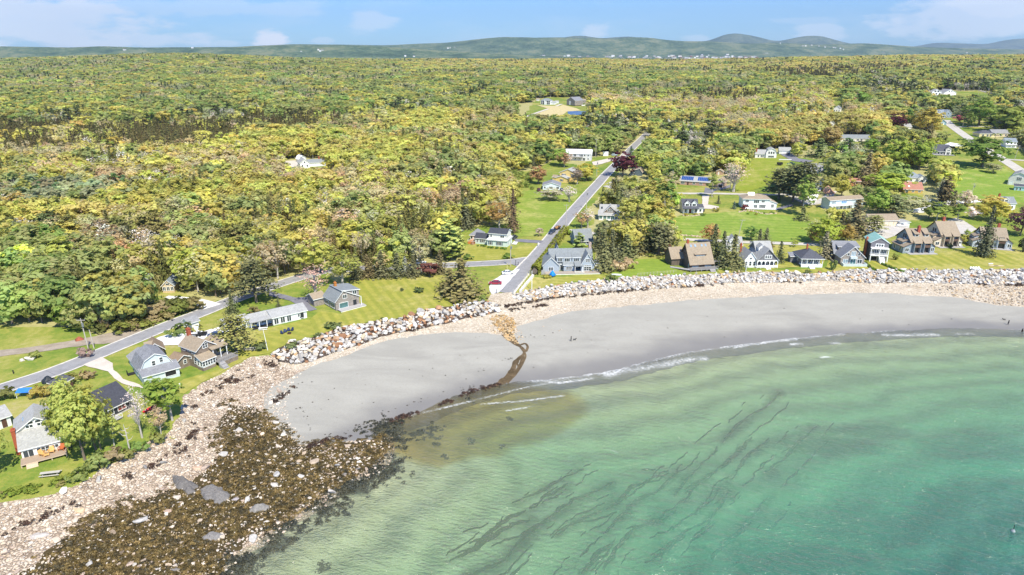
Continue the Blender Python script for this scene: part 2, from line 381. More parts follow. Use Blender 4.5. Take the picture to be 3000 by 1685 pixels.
ROADS = []
def ribbon(name, pix, width, off, m, kind='structure', jit=0, nx=5, world=None, **tg):
    W2 = poly_px(pix) if world is None else np.asarray(world, float)
    me, C = ribbon_me(name, W2, width, off, m, jit, nx)
    if kind == 'structure' and name not in ('stream',): ROADS.append((C, (max(width) if isinstance(width, (list, tuple)) else width)/2))
    return tag(obj(name, me), kind=kind, **tg)
# ------------------------------------------------------------------ surfaces of the setting
def asphalt(name, c, edge=None, cracks=True):
    t = NT(name); p = t.pos(); f = t.noise(.5, 5, p); f2 = t.noise(12, 3, p)
    cc = t.mix(t.mapr(f, .3, .7), tuple(x*.86 for x in c), tuple(x*1.12 for x in c)); cc = t.mix(t.mapr(f2, .4, .6, 0, .25), cc, tuple(x*.7 for x in c))
    if cracks:
        e = t.vor(.23, p, 'DISTANCE_TO_EDGE', 'Distance'); cc = t.mix(t.mapr(e, .0, .012, .45, 0), cc, (.03, .03, .032))
    if edge:
        ac = t.attr('across').outputs['Fac']; ab = t.math('ABSOLUTE', ac)
        wob = t.math('ADD', ab, t.math('MULTIPLY', t.math('SUBTRACT', t.noise(.7, 3, p), .5), .9))
        cc = t.mix(t.mapr(wob, edge-.25, edge+.1), cc, t.mix(t.noise(2, 3, p), (.55, .52, .46), (.72, .69, .62)))
        cc = t.mix(t.mapr(t.math('ABSOLUTE', t.math('SUBTRACT', ab, edge*.5)), .1, .5, .18, 0), cc, tuple(x*.72 for x in c))
    return t.done(t.bsdf(cc, .9, t.bump(f2, .3, .02), spec=.2))
def gravel(name, a, b, sc=2.5):
    t = NT(name); p = t.pos(); f = t.math('ADD', t.math('MULTIPLY', t.noise(.35, 5, p), .6), t.math('MULTIPLY', t.noise(sc, 4, p, .7), .4))
    return t.done(t.bsdf(t.mix(t.mapr(f, .35, .65), a, b), .95, t.bump(t.noise(6, 3, p), .5, .05), spec=.1))
MROAD = asphalt('road', (.30, .30, .305), 3.0); MLANE = gravel('lane', (.42, .40, .36), (.58, .55, .5)); MDRIVE = asphalt('driveway', (.21, .21, .235)); MLOT = gravel('parking_lot', (.62, .62, .61), (.78, .78, .77))
MPALE = gravel('drive', (.50, .45, .38), (.66, .60, .53)); MDIRT = gravel('track', (.26, .22, .17), (.42, .36, .29))
# shingle
def cobble(name, cols, cell, big, dark):
    t = NT(name); p = t.pos()
    v = t.vor(cell, p); bw = t.n('SeparateColor'); t.set(bw.inputs[0], v)
    e = t.vor(cell, p, 'DISTANCE_TO_EDGE', 'Distance'); f = t.noise(.18, 5, p, .6)
    k = t.math('ADD', t.math('MULTIPLY', bw.outputs[0], .75), t.math('MULTIPLY', t.math('SUBTRACT', f, .5), .9))
    cc = t.ramp(t.math('ADD', k, .1), cols); cc = t.mix(t.mapr(e, 0, .09, dark, 0), cc, (.09, .07, .05))
    h = t.math('ADD', t.mapr(e, 0, .25), t.math('MULTIPLY', bw.outputs[1], .5))
    return t.done(t.bsdf(cc, .9, t.bump(h, .8, big), spec=.15))
MSHIN = cobble('shingle', [(.0, (.42, .345, .25)), (.35, (.58, .49, .37)), (.65, (.68, .60, .47)), (1, (.78, .72, .61))], 2.6, .12, .45)
MROCK = cobble('rocky_shore', [(.0, (.27, .205, .15)), (.3, (.47, .37, .27)), (.6, (.61, .50, .38)), (.85, (.70, .60, .47)), (1, (.76, .70, .60))], 1.5, .25, .75)
SANDp = [(932,1308),(893,1322),(877,1302),(827,1271),(800,1240),(770,1190),(790,1140),(830,1118),(854,1105),(893,1086),(943,1063),(1000,1049),(1058,1024),(1136,997),(1233,981),(1330,974),(1427,976),(1478,985),(1520,975),(1516,958),(1563,943),(1660,915),(1777,904),(2000,881),(2175,873),(2272,865),(2388,863),(2583,859),(2699,867),(2816,873),(2854,884),(2932,896),(3000,900),(3300,905),(3900,915)]
def seaward(P, d):
    g = np.gradient(P, axis=0); g /= np.linalg.norm(g, axis=1)[:, None]; return P+np.stack([g[:, 1], -g[:, 0]], 1)*d
iw = WLp.index((1078, 1252)); ie = len(WLp)
SANDW = np.vstack([poly_px(SANDp), seaward(WL, 7)[iw:][::-1]])
t = NT('sand'); p = t.pos(); z = t.n('SeparateXYZ'); t.set(z.inputs[0], p)
f = t.noise(.08, 6, t.scale(p, (1, 2.2, 1)), .6); f2 = t.noise(1.5, 5, p, .65)
sc = t.mix(t.mapr(f, .3, .7), (.335, .325, .283), (.385, .375, .327)); sc = t.mix(t.mapr(t.noise(.045, 5, t.scale(p, (.6, 1.6, 1)), .6, 1.2), .50, .66, 0, .6), sc, (.275, .267, .235)); sc = t.mix(t.mapr(f2, .42, .72, 0, .3), sc, (.26, .25, .22))
wet = t.math('ADD', z.outputs[2], t.math('MULTIPLY', t.math('SUBTRACT', t.noise(.06, 4, p), .5), .7))
wm = t.mapr(wet, .05, .72, 1, 0, True)
sc = t.mix(wm, sc, (.215, .206, .188))
fl = t.math('MULTIPLY', t.mapr(t.noise(2.3, 3, p), .70, .73), t.mapr(t.noise(.05, 3, p), .45, .6)); sc = t.mix(t.math('MULTIPLY', fl, .85), sc, (.06, .045, .03))
MSAND = t.done(t.bsdf(sc, t.mapr(wm, 0, 1, .9, .42), t.bump(f2, .12, .04), spec=.3))
SHp = [p for p in LEp if p[0] >= 788]; ROp = [p for p in LEp if p[0] <= 788]
low = [tuple(q) for q in SANDp if q[0] >= 893][1:]
drape('shingle_beach', None, 1.5, .05, MSHIN, .5, world=np.vstack([LE[LEp.index((788,1040)):], poly_px(SANDp)[SANDp.index((893,1086)):][::-1]+np.array([0, -4.0])]))
ROW = np.vstack([LE[:LEp.index((788,1040))+1], poly_px([(830,1075),(893,1086)]), poly_px([(870,1110),(850,1140),(840,1200),(850,1240),(900,1290),(950,1300),(1060,1290)]), seaward(WL, 2.5)[:WLp.index((1117,1279))+1][::-1]])
drape('rocky_shore', None, 1.3, .06, MROCK, .6, world=ROW)
drape('beach', None, 1.6, .10, MSAND, .9, world=SANDW)
# dark wet stream bed over the sand
MSTR = gravel('stream_bed', (.055, .04, .022), (.18, .13, .075), 1.5)
rgs = np.random.default_rng(12)
for c_, w_ in (([(1478,965),(1492,985),(1505,1005),(1526,1018),(1536,1035),(1520,1052),(1508,1070),(1500,1090),(1490,1108),(1476,1120)], [.9,1.2,1.3,1.1,1.0,1.3,1.5,1.8,2.4,2.6]), ([(1490,970),(1508,995),(1520,1012),(1538,1008),(1546,1018),(1540,1032)], [.6,.9,1.1,.8,.7,.9]), ([(1536,1036),(1528,1060),(1518,1082),(1498,1102),(1484,1116)], [.9,.7,.8,1.0,1.4]), ([(1512,1064),(1520,1078),(1508,1094),(1494,1106)], [.5,.7,.6,.8]), ([(1470,982),(1490,998),(1508,1010),(1524,1018)], [.4,.6,.7,.5]), ([(1520,1050),(1506,1060),(1500,1078),(1492,1098)], [.4,.6,.5,.8]), ([(1528,1022),(1540,1040),(1534,1060),(1516,1090),(1500,1108)], [.4,.5,.5,.7,1.0]), ([(1482,1112),(1462,1127),(1440,1134),(1415,1142)], [2.4,1.8,1.3,.7])): ribbon('stream', c_, w_, .17+.004*rgs.integers(0, 9), MSTR, jit=.7)
# ------------------------------------------------------------------ roads and yards
ROADM = [(1478,858),(1535,790),(1575,747),(1622,690),(1659,643),(1724,568),(1752,538),(1775,512),(1815,472),(1858,428),(1885,402),(1898,388)]
SHORE_ROAD = [(-260,1225),(-120,1185),(0,1142),(120,1103),(207,1071),(344,1015),(495,953),(590,917),(680,880),(777,846),(887,811),(960,794),(1100,786),(1200,782),(1318,777),(1430,772),(1500,767),(1552,760)]
ribbon('road', SHORE_ROAD, 7.0, .11, MROAD); ribbon('road', ROADM, [7.4, 7, 7, 7.2, 7.2, 7], .13, MROAD)
drape('road', [(1478,765),(1545,763),(1592,728),(1600,735),(1560,785),(1535,790),(1500,775)], 2, .12, MROAD)
LANES = [[(1662,674),(1690,682),(1750,684),(1854,689),(2000,701),(2163,709),(2280,713),(2400,717)], [(1772,545),(1850,560),(1998,567),(2071,567),(2170,569),(2257,571),(2312,572),(2372,598),(2420,580),(2440,560)]]
for L in LANES: ribbon('lane', L, 4.4, .12, MLANE)
ribbon('road', [(2770,352),(2791,372),(2854,416),(2900,445),(2931,463),(3000,507),(3090,565)], 8, .14, MLANE)
ribbon('lane', [(2795,374),(2850,371),(2910,373),(3000,380)], 5, .2, MLANE); ribbon('lane', [(2935,466),(2970,469),(3060,474)], 5, .2, MLANE)
ribbon('track', [(-120,1052),(0,1036),(120,1022),(233,1004),(330,990),(400,985)], [5, 5, 5, 6, 9, 12], .09, MDIRT, jit=.25)
ribbon('driveway', [(486,871),(530,875),(575,882),(622,900)], [2.6, 3, 4, 7], .13, MLOT); ribbon('driveway', [(1514,352),(1560,335),(1610,318),(1645,305)], 4.5, .15, MPALE)
ribbon('driveway', [(2870,266),(2915,278),(2905,287),(2935,292)], 5, .3, MPALE); ribbon('driveway', [(850,472),(858,482),(872,490)], 8, .3, MPALE)
ribbon('driveway', [(2372,598),(2390,560),(2400,540),(2430,520)], 5, .14, MLOT)
ribbon('path', [(1700,742),(1675,745),(1660,765)], 1.6, .1, MPALE); ribbon('path', [(1512,708),(1506,717)], 2, .15, MLOT)
DR = [('driveway', MDRIVE, [(787,851),(805,857),(868,873),(945,868),(950,885),(905,890),(930,907),(905,913),(850,882),(790,868)]),
 ('driveway', MDRIVE, [(1507,700),(1594,706),(1584,714),(1508,709)]), ('parking_lot', MLOT, [(1433,842),(1440,825),(1471,806),(1500,795),(1524,789),(1462,858),(1440,862)]),
 ('driveway', MLOT, [(425,1007),(470,988),(505,978),(550,985),(620,965),(645,958),(657,975),(600,998),(545,1010),(490,1013),(440,1016)]),
 ('driveway', MPALE, [(243,1071),(299,1047),(330,1066),(335,1085),(362,1112),(410,1128),(425,1140),(370,1130),(335,1110),(318,1090),(280,1080)]),
 ('parking_lot', MLANE, [(2531,662),(2640,660),(2665,666),(2655,680),(2600,700),(2545,700)]), ('parking_lot', MLANE, [(2775,645),(2800,640),(2825,648),(2862,672),(2830,690),(2795,680)]),
 ('driveway', MPALE, [(2057,572),(2078,572),(2074,600),(2106,606),(2106,614),(2057,612)]), ('driveway', MDRIVE, [(2270,612),(2320,598),(2325,604),(2275,617)]),
 ('driveway', MDRIVE, [(2062,566),(2066,550),(2090,555),(2140,542),(2140,550),(2095,560),(2085,567)]), ('driveway', MDRIVE, [(2285,452),(2318,450),(2340,465),(2385,472),(2360,478),(2320,472)]),
 ('parking_lot', MLANE, [(2411,512),(2450,512),(2440,530),(2412,528)]), ('driveway', MPALE, [(1735,475),(1812,459),(1830,452),(1835,458),(1760,482),(1738,486)]),
 ('field', gravel('dry_grass', (.48, .40, .20), (.62, .53, .28), .4), [(1572,308),(1640,312),(1648,307),(1690,318),(1702,324),(1660,328),(1640,345),(1560,350),(1545,345),(1610,320)]),
 ('shingle_path', MSHIN, [(1440,862),(1500,858),(1506,872),(1520,900),(1440,915),(1410,905),(1425,885)]),
 ('driveway', MLOT, [(2640,620),(2700,610),(2760,590),(2880,585),(2880,592),(2790,600),(2700,625)])]
for k, (nm, m, pp) in enumerate(DR): drape(nm, pp, 1.8, .15+.004*k, m, .35, seed=k+2)
t = NT('pond'); MPOND = t.done(t.bsdf((.05, .11, .24), .25, t.bump(t.noise(1.5, 2), .2, .05), spec=.4))
drape('pond', [(1663,327),(1690,326),(1718,328),(1712,336),(1680,338),(1664,335)], 2, .3, MPOND, .3)
# ------------------------------------------------------------------ mown lawns
def lawn(pix, ang, per, amp, seed, a=(.385, .36, .075), b=(.27, .29, .05), c=(.50, .43, .16)):
    t = NT('lawn'); p = t.pos(); s = t.attr('stripe').outputs['Fac']
    wv = t.math('SINE', t.math('ADD', t.math('MULTIPLY', s, 2*math.pi/per), t.math('MULTIPLY', t.noise(.05, 3, p), 3)))
    f = t.noise(.07, 7, p, .66); f2 = t.noise(.5, 6, p, .7)
    cc = t.mix(t.mapr(wv, -.5, .5, .5-amp, .5+amp), b, a); cc = t.mix(t.mapr(f, .48, .62, 0, .85), cc, c); cc = t.mix(t.mapr(f2, .38, .62, .6, 0), cc, tuple(q*.8 for q in b))
    m = t.done(t.bsdf(cc, .9, t.bump(t.noise(5, 3, p), .5, .08), spec=.1))
    n = (math.cos(R(ang)), math.sin(R(ang)))
    drape('lawn', pix, 2.2, .075+.003*seed, m, .5, seed=seed, attrs=lambda V: {'stripe': ('FLOAT', V[:, 0]*n[0]+V[:, 1]*n[1])})
lawn([(955,862),(1010,822),(1300,806),(1330,815),(1310,840),(1330,870),(1420,875),(1445,868),(1440,882),(1377,881),(1330,897),(1252,905),(1155,936),(1097,941),(1000,959),(925,985),(905,940),(935,912),(1000,920)], 25, 3.2, .38, 1)
lawn([(560,1000),(640,985),(740,972),(905,935),(930,985),(874,998),(816,1020),(788,1036),(735,1044),(680,1074),(615,1110),(590,1122),(540,1155),(500,1150),(540,1110),(660,1080),(700,1040),(640,1010)], 60, 3.5, .3, 2)
lawn([(1350,722),(1385,716),(1510,726),(1590,716),(1575,742),(1500,757),(1420,764),(1340,766)], 80, 2.6, .3, 3)
lawn([(1565,812),(1600,815),(1760,805),(1815,820),(1660,832),(1563,850),(1512,858),(1530,835)], 82, 3, .3, 4)
lawn([(1790,800),(1850,760),(1965,758),(1965,775),(2010,805),(1880,810),(1815,816)], 82, 3, .2, 5, (.25,.33,.05),(.2,.29,.04),(.31,.36,.07))
lawn([(2100,790),(2170,795),(2300,792),(2420,785),(2440,725),(2540,760),(2620,760),(2640,745),(2740,745),(2850,726),(3060,740),(3060,788),(2777,792),(2640,790),(2505,788),(2388,802),(2233,796),(2110,802)], 2, 4.2, .5, 6)
lawn([(2110,712),(2330,722),(2420,722),(2440,728),(2410,775),(2300,785),(2250,790),(2170,720)], 70, 3, .25, 7)
lawn([(1960,640),(2010,632),(2060,628),(2170,618),(2290,630),(2400,655),(2400,680),(2360,712),(2230,703),(2080,693),(1990,690),(1975,670)], 85, 5, .3, 8, (.27,.35,.06),(.18,.28,.04),(.40,.41,.12))
lawn([(1515,566),(1560,556),(1700,566),(1640,648),(1600,692),(1512,694),(1512,640)], 85, 5, .2, 9, (.29,.35,.06),(.19,.28,.04),(.44,.42,.14))
lawn([(2745,500),(2770,470),(2860,480),(2940,490),(3040,555),(3040,590),(2950,600),(2780,592),(2765,560)], 75, 5, .2, 10, (.25,.35,.055),(.18,.28,.04),(.42,.42,.13))
lawn([(2195,478),(2215,465),(2280,463),(2330,480),(2345,512),(2270,535),(2200,560),(2150,560),(2180,500)], 60, 5, .2, 11, (.30,.34,.045),(.22,.28,.03),(.42,.38,.12))
# ------------------------------------------------------------------ sea: closed body of water
rs = [60.0]
while rs[-1] < 330: rs.append(rs[-1]*1.005)
sx, sy, sf = agrid(-1.3, 1.5, 620, np.array(rs)); SP = np.stack([sx, sy], 1)
shore = dline(SP, WL)*np.where(inpoly(SP, SEA), 1, -1)
FOAM = [([(1536,1116),(1660,1104),(1796,1084),(1874,1061),(2000,1032),(2155,1010),(2272,995),(2462,977)], 1.5), ([(1780,1098),(1880,1078),(1960,1066),(2000,1058),(2060,1050)], 1.9), ([(2516,973),(2580,968),(2641,965),(2700,960)], 1.3), ([(2594,982),(2680,981),(2746,981)], 1.3), ([(2700,958),(2889,960),(3000,964)], 1.0), ([(2318,1009),(2345,1007)], 1), ([(2437,1006),(2458,1006)], 1), ([(2404,1047),(2427,1045)], .8), ([(2800,978),(2850,978)], .7), ([(1202,1217),(1300,1195),(1400,1170),(1540,1135),(1620,1120)], .5), ([(1407,1184),(1543,1174),(1652,1159)], .5), ([(1479,1205),(1563,1190)], .45), ([(1147,1227),(1240,1190),(1318,1160),(1430,1130),(1500,1118)], .6), ([(1560,1112),(1640,1122),(1740,1108)], .9), ([(1700,1098),(1800,1092),(1850,1076)], .8), ([(2150,1018),(2250,1003),(2330,995)], .8)]
fo = np.zeros(len(SP)); near = (np.abs(shore) < 45)
for pl, w in FOAM:
    d = dline(SP[near], np.array([pz(u, v, 0) for u, v in pl])); fo[near] = np.maximum(fo[near], np.clip(1-d/(w*2.1), 0, 1))
PLp = [(1060,1268),(1147,1229),(1202,1213),(1318,1159),(1440,1126),(1500,1112),(1560,1135),(1660,1150),(1712,1175),(1710,1220),(1640,1265),(1560,1295),(1460,1325),(1370,1345),(1290,1362),(1180,1345),(1100,1300)]
PW = np.array([pz(u, v, 0) for u, v in PLp]); dp = dline(SP, np.vstack([PW, PW[:1]]))*np.where(inpoly(SP, PW), 1, -1)
plume = np.clip(.5+dp/13, 0, 1)
n = len(sx); hull = [tuple(f) for f in sf]
xs = np.array([-600, 600.]); 
V = np.column_stack([sx, sy, np.zeros(n)]); nr, nc = len(rs), 620
bot = V.copy(); bot[:, 2] = -11
rim = [i for i in range(nc)]+[r*nc+nc-1 for r in range(1, nr)]+[(nr-1)*nc+c for c in range(nc-2, -1, -1)]+[r*nc for r in range(nr-2, 0, -1)]
Vb = bot[rim]; F = [tuple(f) for f in sf]; k = len(rim)
F += [(rim[(i+1) % k], rim[i], n+i, n+(i+1) % k) for i in range(k)]+[tuple(n+i for i in range(k))[::-1]]
t = NT('sea'); p = t.pos(); sh = t.attr('shore').outputs['Fac']; fm = t.attr('foam').outputs['Fac']; pl = t.attr('plume').outputs['Fac']
mp = t.n('Mapping'); mp.vector_type = 'TEXTURE'; mp.inputs['Rotation'].default_value = (0, 0, R(-24)); mp.inputs['Scale'].default_value = (3.2, 1, 1); t.set(mp.inputs['Vector'], p)
rip = t.noise(.62, 5, mp.outputs[0], .62, .4); rip2 = t.noise(.19, 3, mp.outputs[0], .5, .6)
sw = t.math('SINE', t.math('ADD', t.math('MULTIPLY', sh, .62), t.math('MULTIPLY', t.noise(.035, 3, p), 14)))
hgt = t.math('ADD', t.math('ADD', t.math('MULTIPLY', rip, .5), t.math('MULTIPLY', t.noise(1.5, 3, t.scale(p, (.6, 1, 1)), .6), .28)), t.math('ADD', t.math('MULTIPLY', rip2, .35), t.math('MULTIPLY', sw, .16)))
bp = t.bump(hgt, 1.0, 1.5)
lw = t.n('Fresnel', {'IOR': 1.33, 'Normal': bp})
tr = t.n('BsdfTransparent', {'Color': t.mix(t.mapr(t.math('ADD', pl, t.math('MULTIPLY', t.math('SUBTRACT', t.noise(.12, 4, p), .5), .5)), .35, .65, 0, 1, True), (1, 1, 1, 1), (.80, .68, .40, 1))})
df = t.n('BsdfDiffuse', {'Color': t.ramp(t.mapr(sh, 0, 140), [(0, (.43, .44, .30)), (.2, (.31, .42, .25)), (.5, (.13, .35, .22)), (.78, (.03, .17, .16)), (1, (.010, .085, .12))]), 'Normal': bp})
gl = t.n('BsdfGlossy', {'Color': (1, 1, 1, 1), 'Roughness': .12, 'Normal': bp})
mx = t.n('MixShader', {0: t.mapr(sh, 0, 70, .14, .50), 1: tr.outputs[0], 2: df.outputs[0]}); mx2 = t.n('MixShader', {0: t.math('MULTIPLY', lw.outputs[0], 1.0, clamp=True), 1: mx.outputs[0], 2: gl.outputs[0]})
fn = t.math('ADD', t.math('MULTIPLY', fm, .85), t.math('MULTIPLY', t.math('SUBTRACT', t.noise(1.3, 6, p, .8), .5), 2.1)); fn2 = t.noise(.16, 3, p)
ff = t.math('MULTIPLY', t.math('MULTIPLY', t.mapr(fn, .42, .95), t.mapr(fm, .05, .4)), t.mapr(fn2, .38, .55, .22, 1))
wc = t.math('MULTIPLY', t.mapr(rip, .66, .76, 0, .4), t.mapr(rip2, .52, .62))
ff = t.math('MAXIMUM', ff, wc)
fd = t.n('BsdfDiffuse', {'Color': (.85, .87, .86, 1)})
mx3 = t.n('MixShader', {0: t.math('MULTIPLY', ff, .66), 1: mx2.outputs[0], 2: fd.outputs[0]})
va = t.n('VolumeAbsorption', {'Color': (.30, .86, .70, 1), 'Density': .44})
t.t.links.new(va.outputs[0], t.out.inputs['Volume'])
MSEA = t.done(mx3.outputs[0])
zt = np.concatenate([np.zeros(n), np.zeros(k)])
sme = mesh('sea', np.vstack([V, Vb]), F, MSEA, None, True, {'shore': ('FLOAT', np.concatenate([shore, np.zeros(k)])), 'foam': ('FLOAT', np.concatenate([fo, np.zeros(k)])), 'plume': ('FLOAT', np.concatenate([plume, np.zeros(k)]))})
tag(obj('sea', sme), kind='structure')
# submerged weed ribbons on the sea bed
V = []; F = []
rg = np.random.default_rng(5)
for pl in KELP:
    for rep in range(4):
        off = rg.normal(0, 1, 2)*(.25 if rep == 0 else 2.6); C = spl(np.array([pz(u, v, -2) for u, v in pl])+off, 24)
        C += np.stack([fbm(C[:, 0]/11+rep*9, C[:, 1]/11, 3)-.5, fbm(C[:, 0]/11, C[:, 1]/11+7+rep*5, 3)-.5], 1)*3.0
        C += np.stack([fbm(C[:, 0]/1.4+2, C[:, 1]/1.4+rep, 2)-.5, fbm(C[:, 0]/1.4, C[:, 1]/1.4+rep, 2)-.5], 1)*.9
        d = np.gradient(C, axis=0); d /= np.linalg.norm(d, axis=1)[:, None]; nn = np.stack([-d[:, 1], d[:, 0]], 1)
        w = np.clip((fbm(C[:, 0]/6+rep*3, C[:, 1]/6+3, 4)-(.22 if rep == 0 else .46))*(2.8 if rep == 0 else 2.0), 0, 1.05)
        w = w*np.sin(np.linspace(0, np.pi, len(C)))**.4
        L = C-nn*w[:, None]*.5; Rr = C+nn*w[:, None]*.5; z = height(C[:, 0], C[:, 1])+.45+w*.1; b = len(V)
        for i in range(len(C)): V += [(L[i, 0], L[i, 1], z[i]-.3), (C[i, 0], C[i, 1], z[i]), (Rr[i, 0], Rr[i, 1], z[i]-.3)]
        for i in range(len(C)-1):
            if w[i]+w[i+1] < .08: continue
            for c in (0, 1): F.append((b+i*3+c, b+i*3+c+1, b+i*3+3+c+1, b+i*3+3+c))
tag(obj('submerged_seaweed', mesh('submerged_seaweed', V, F, plain('seaweed', '1b1f15', .85))), 'dark ribbons of seaweed lying under the clear green water', 'seaweed', kind='stuff')
# ------------------------------------------------------------------ vegetation: prototypes
def foliage(name, var=.35, trans=.35, rough=.8):
    t = NT(name); c = t.attr('tint', 'INSTANCER').outputs['Color']
    isl = t.n('NewGeometry').outputs['Random Per Island']
    k = t.mapr(isl, 0, 1, 1-var, 1+var); hs = t.n('HueSaturation', {'Hue': t.mapr(isl, 0, 1, .488, .512), 'Saturation': 1, 'Value': k, 'Color': c})
    d = t.n('BsdfDiffuse', {'Color': hs.outputs[0]}); tr = t.n('BsdfTranslucent', {'Color': hs.outputs[0]})
    return t.done(t.n('MixShader', {0: trans, 1: d.outputs[0], 2: tr.outputs[0]}).outputs[0])
MLEAF = foliage('leaves', .17, .5); MNEED = foliage('needles', .4, .12); MTWIG = foliage('twigs', .3, .0)
def barkm(name, a, b):
    t = NT(name); o = t.objc(); return t.done(t.bsdf(t.mix(t.noise(3, 4, t.scale(o, (1, 1, .25))), a, b), .95, spec=.1))
MBARK = barkm('bark', (.13, .10, .075), (.27, .23, .19)); MPALEB = barkm('pale_bark', (.34, .31, .27), (.60, .57, .52)); MDEAD = barkm('dead_wood', (.42, .38, .33), (.62, .58, .52))
def quads(C, Nrm, sz, asp=1.0, rg=RNG):
    """leaf-clump faces: centres C, normals Nrm, sizes sz"""
    n = len(C); Nrm = Nrm/(np.linalg.norm(Nrm, axis=1)[:, None]+1e-9)
    r = rg.normal(size=(n, 3)); a = np.cross(Nrm, r); a /= np.linalg.norm(a, axis=1)[:, None]+1e-9; b = np.cross(Nrm, a)
    sz = np.broadcast_to(sz, n)[:, None]; a = a*sz*.5; b = b*sz*.5*asp
    j = lambda: 1+rg.uniform(-.35, .35, (n, 1))
    V = np.stack([C-a*j()-b*j(), C+a*j()-b*j()*.6, C+a*j()*.7+b*j(), C-a*j()*.6+b*j()], 1).reshape(-1, 3)
    return V, np.arange(4*n).reshape(n, 4)
def ell(rg, n, shell=.45):
    d = rg.normal(size=(n, 3)); d /= np.linalg.norm(d, axis=1)[:, None]; return d*(shell+(1-shell)*rg.random((n, 1))**.6)
def crown(rg, h, r, zb, nc, nq, sz, shape='round', up=.25):
    """clumps nc x nq leaf faces filling a crown between zb and h (outline uneven)"""
    c = ell(rg, nc, .35); zc = (h+zb)/2; rz = (h-zb)/2
    if shape == 'vase': k = .55+.45*(c[:, 2]+1)/2*1.2; c[:, :2] *= k[:, None]
    if shape == 'oval': c[:, :2] *= (1-.35*np.clip(c[:, 2], -1, 1))[:, None]*.95
    lob = 1+.22*np.sin(3*np.arctan2(c[:, 1], c[:, 0])+rg.uniform(0, 6))+rg.uniform(-.12, .12, nc)
    cc = np.stack([c[:, 0]*r*lob, c[:, 1]*r*lob, zc+c[:, 2]*rz*(1+rg.uniform(-.1, .12, nc))], 1)
    rc = r*rg.uniform(.20, .36, nc)*min(1, (34/nc)**.33)
    q = ell(rg, nc*nq, .5).reshape(nc, nq, 3); P = cc[:, None]+q*rc[:, None, None]*np.array([1, 1, .7])
    out = P-np.array([0, 0, zc-.25*rz]); out = out/(np.linalg.norm(out, axis=2)[..., None]+1e-6)
    N = out*.9+q*.35+np.array([0, 0, up-.1])+rg.normal(size=P.shape)*.26
    return quads(P.reshape(-1, 3), N.reshape(-1, 3), rg.uniform(.7, 1.3, nc*nq)*sz, 1, rg), cc
def branches(rg, h, r, zb, cc, rad, n=8, mb=None, lean=.3):
    mb = mb or MB(); top = Vector((rg.uniform(-lean, lean), rg.uniform(-lean, lean), zb+(h-zb)*.62))
    mid = Vector((top.x*.4, top.y*.4, zb*.7))
    mb.tube([(0, 0, -.6), mid, top], [rad*1.15, rad*.8, rad*.25], 6)
    for k in rg.choice(len(cc), min(n, len(cc)), replace=False):
        e = Vector(cc[k]); s = mid.lerp(top, rg.uniform(0, .7)); m = s.lerp(e, .5)+Vector((0, 0, -.06*r)); mb.tube([s, m, e], [rad*.38, rad*.24, rad*.08], 4)
    return mb
def conifer(rg, h, r, zb, tiers, per, sz, droop=.35, shape=1.0, ragged=.25):
    P = []; N = []; Z = []
    for i in range(tiers):
        f = i/(tiers-1); z = zb+(h-zb)*f; rr = r*(1-f)**shape*(1+rg.uniform(-ragged, ragged))+.12
        k = max(4, int(per*(1-f*.75))); a0 = rg.uniform(0, 6.3)
        for j in range(k):
            a = a0+j*6.283/k+rg.uniform(-.3, .3); L = rr*rg.uniform(.65, 1.12); d = np.array([math.cos(a), math.sin(a), 0])
            for s in np.linspace(.25, 1, max(2, int(L/sz*1.3))):
                p = d*L*s+np.array([0, 0, z-droop*L*s*s+rg.normal()*.08]); P.append(p+rg.normal(size=3)*.1*sz)
                N.append(d*.95+np.array([0, 0, .45])+rg.normal(size=3)*.4); Z.append(sz*(1.15-.45*s)*rg.uniform(.75, 1.25))
    return quads(np.array(P), np.array(N), np.array(Z), .8, rg)
def merge(parts):
    V = []; F = []; M = []; o = 0
    for (v, f), m in parts:
        v = np.asarray(v, float).reshape(-1, 3); V.append(v); F += [tuple(int(i)+o for i in q) for q in f]; M += [m]*len(f); o += len(v)
    return np.vstack(V), F, M
def mbp(mb): return (np.array([tuple(v) for v in mb.V]), mb.F)
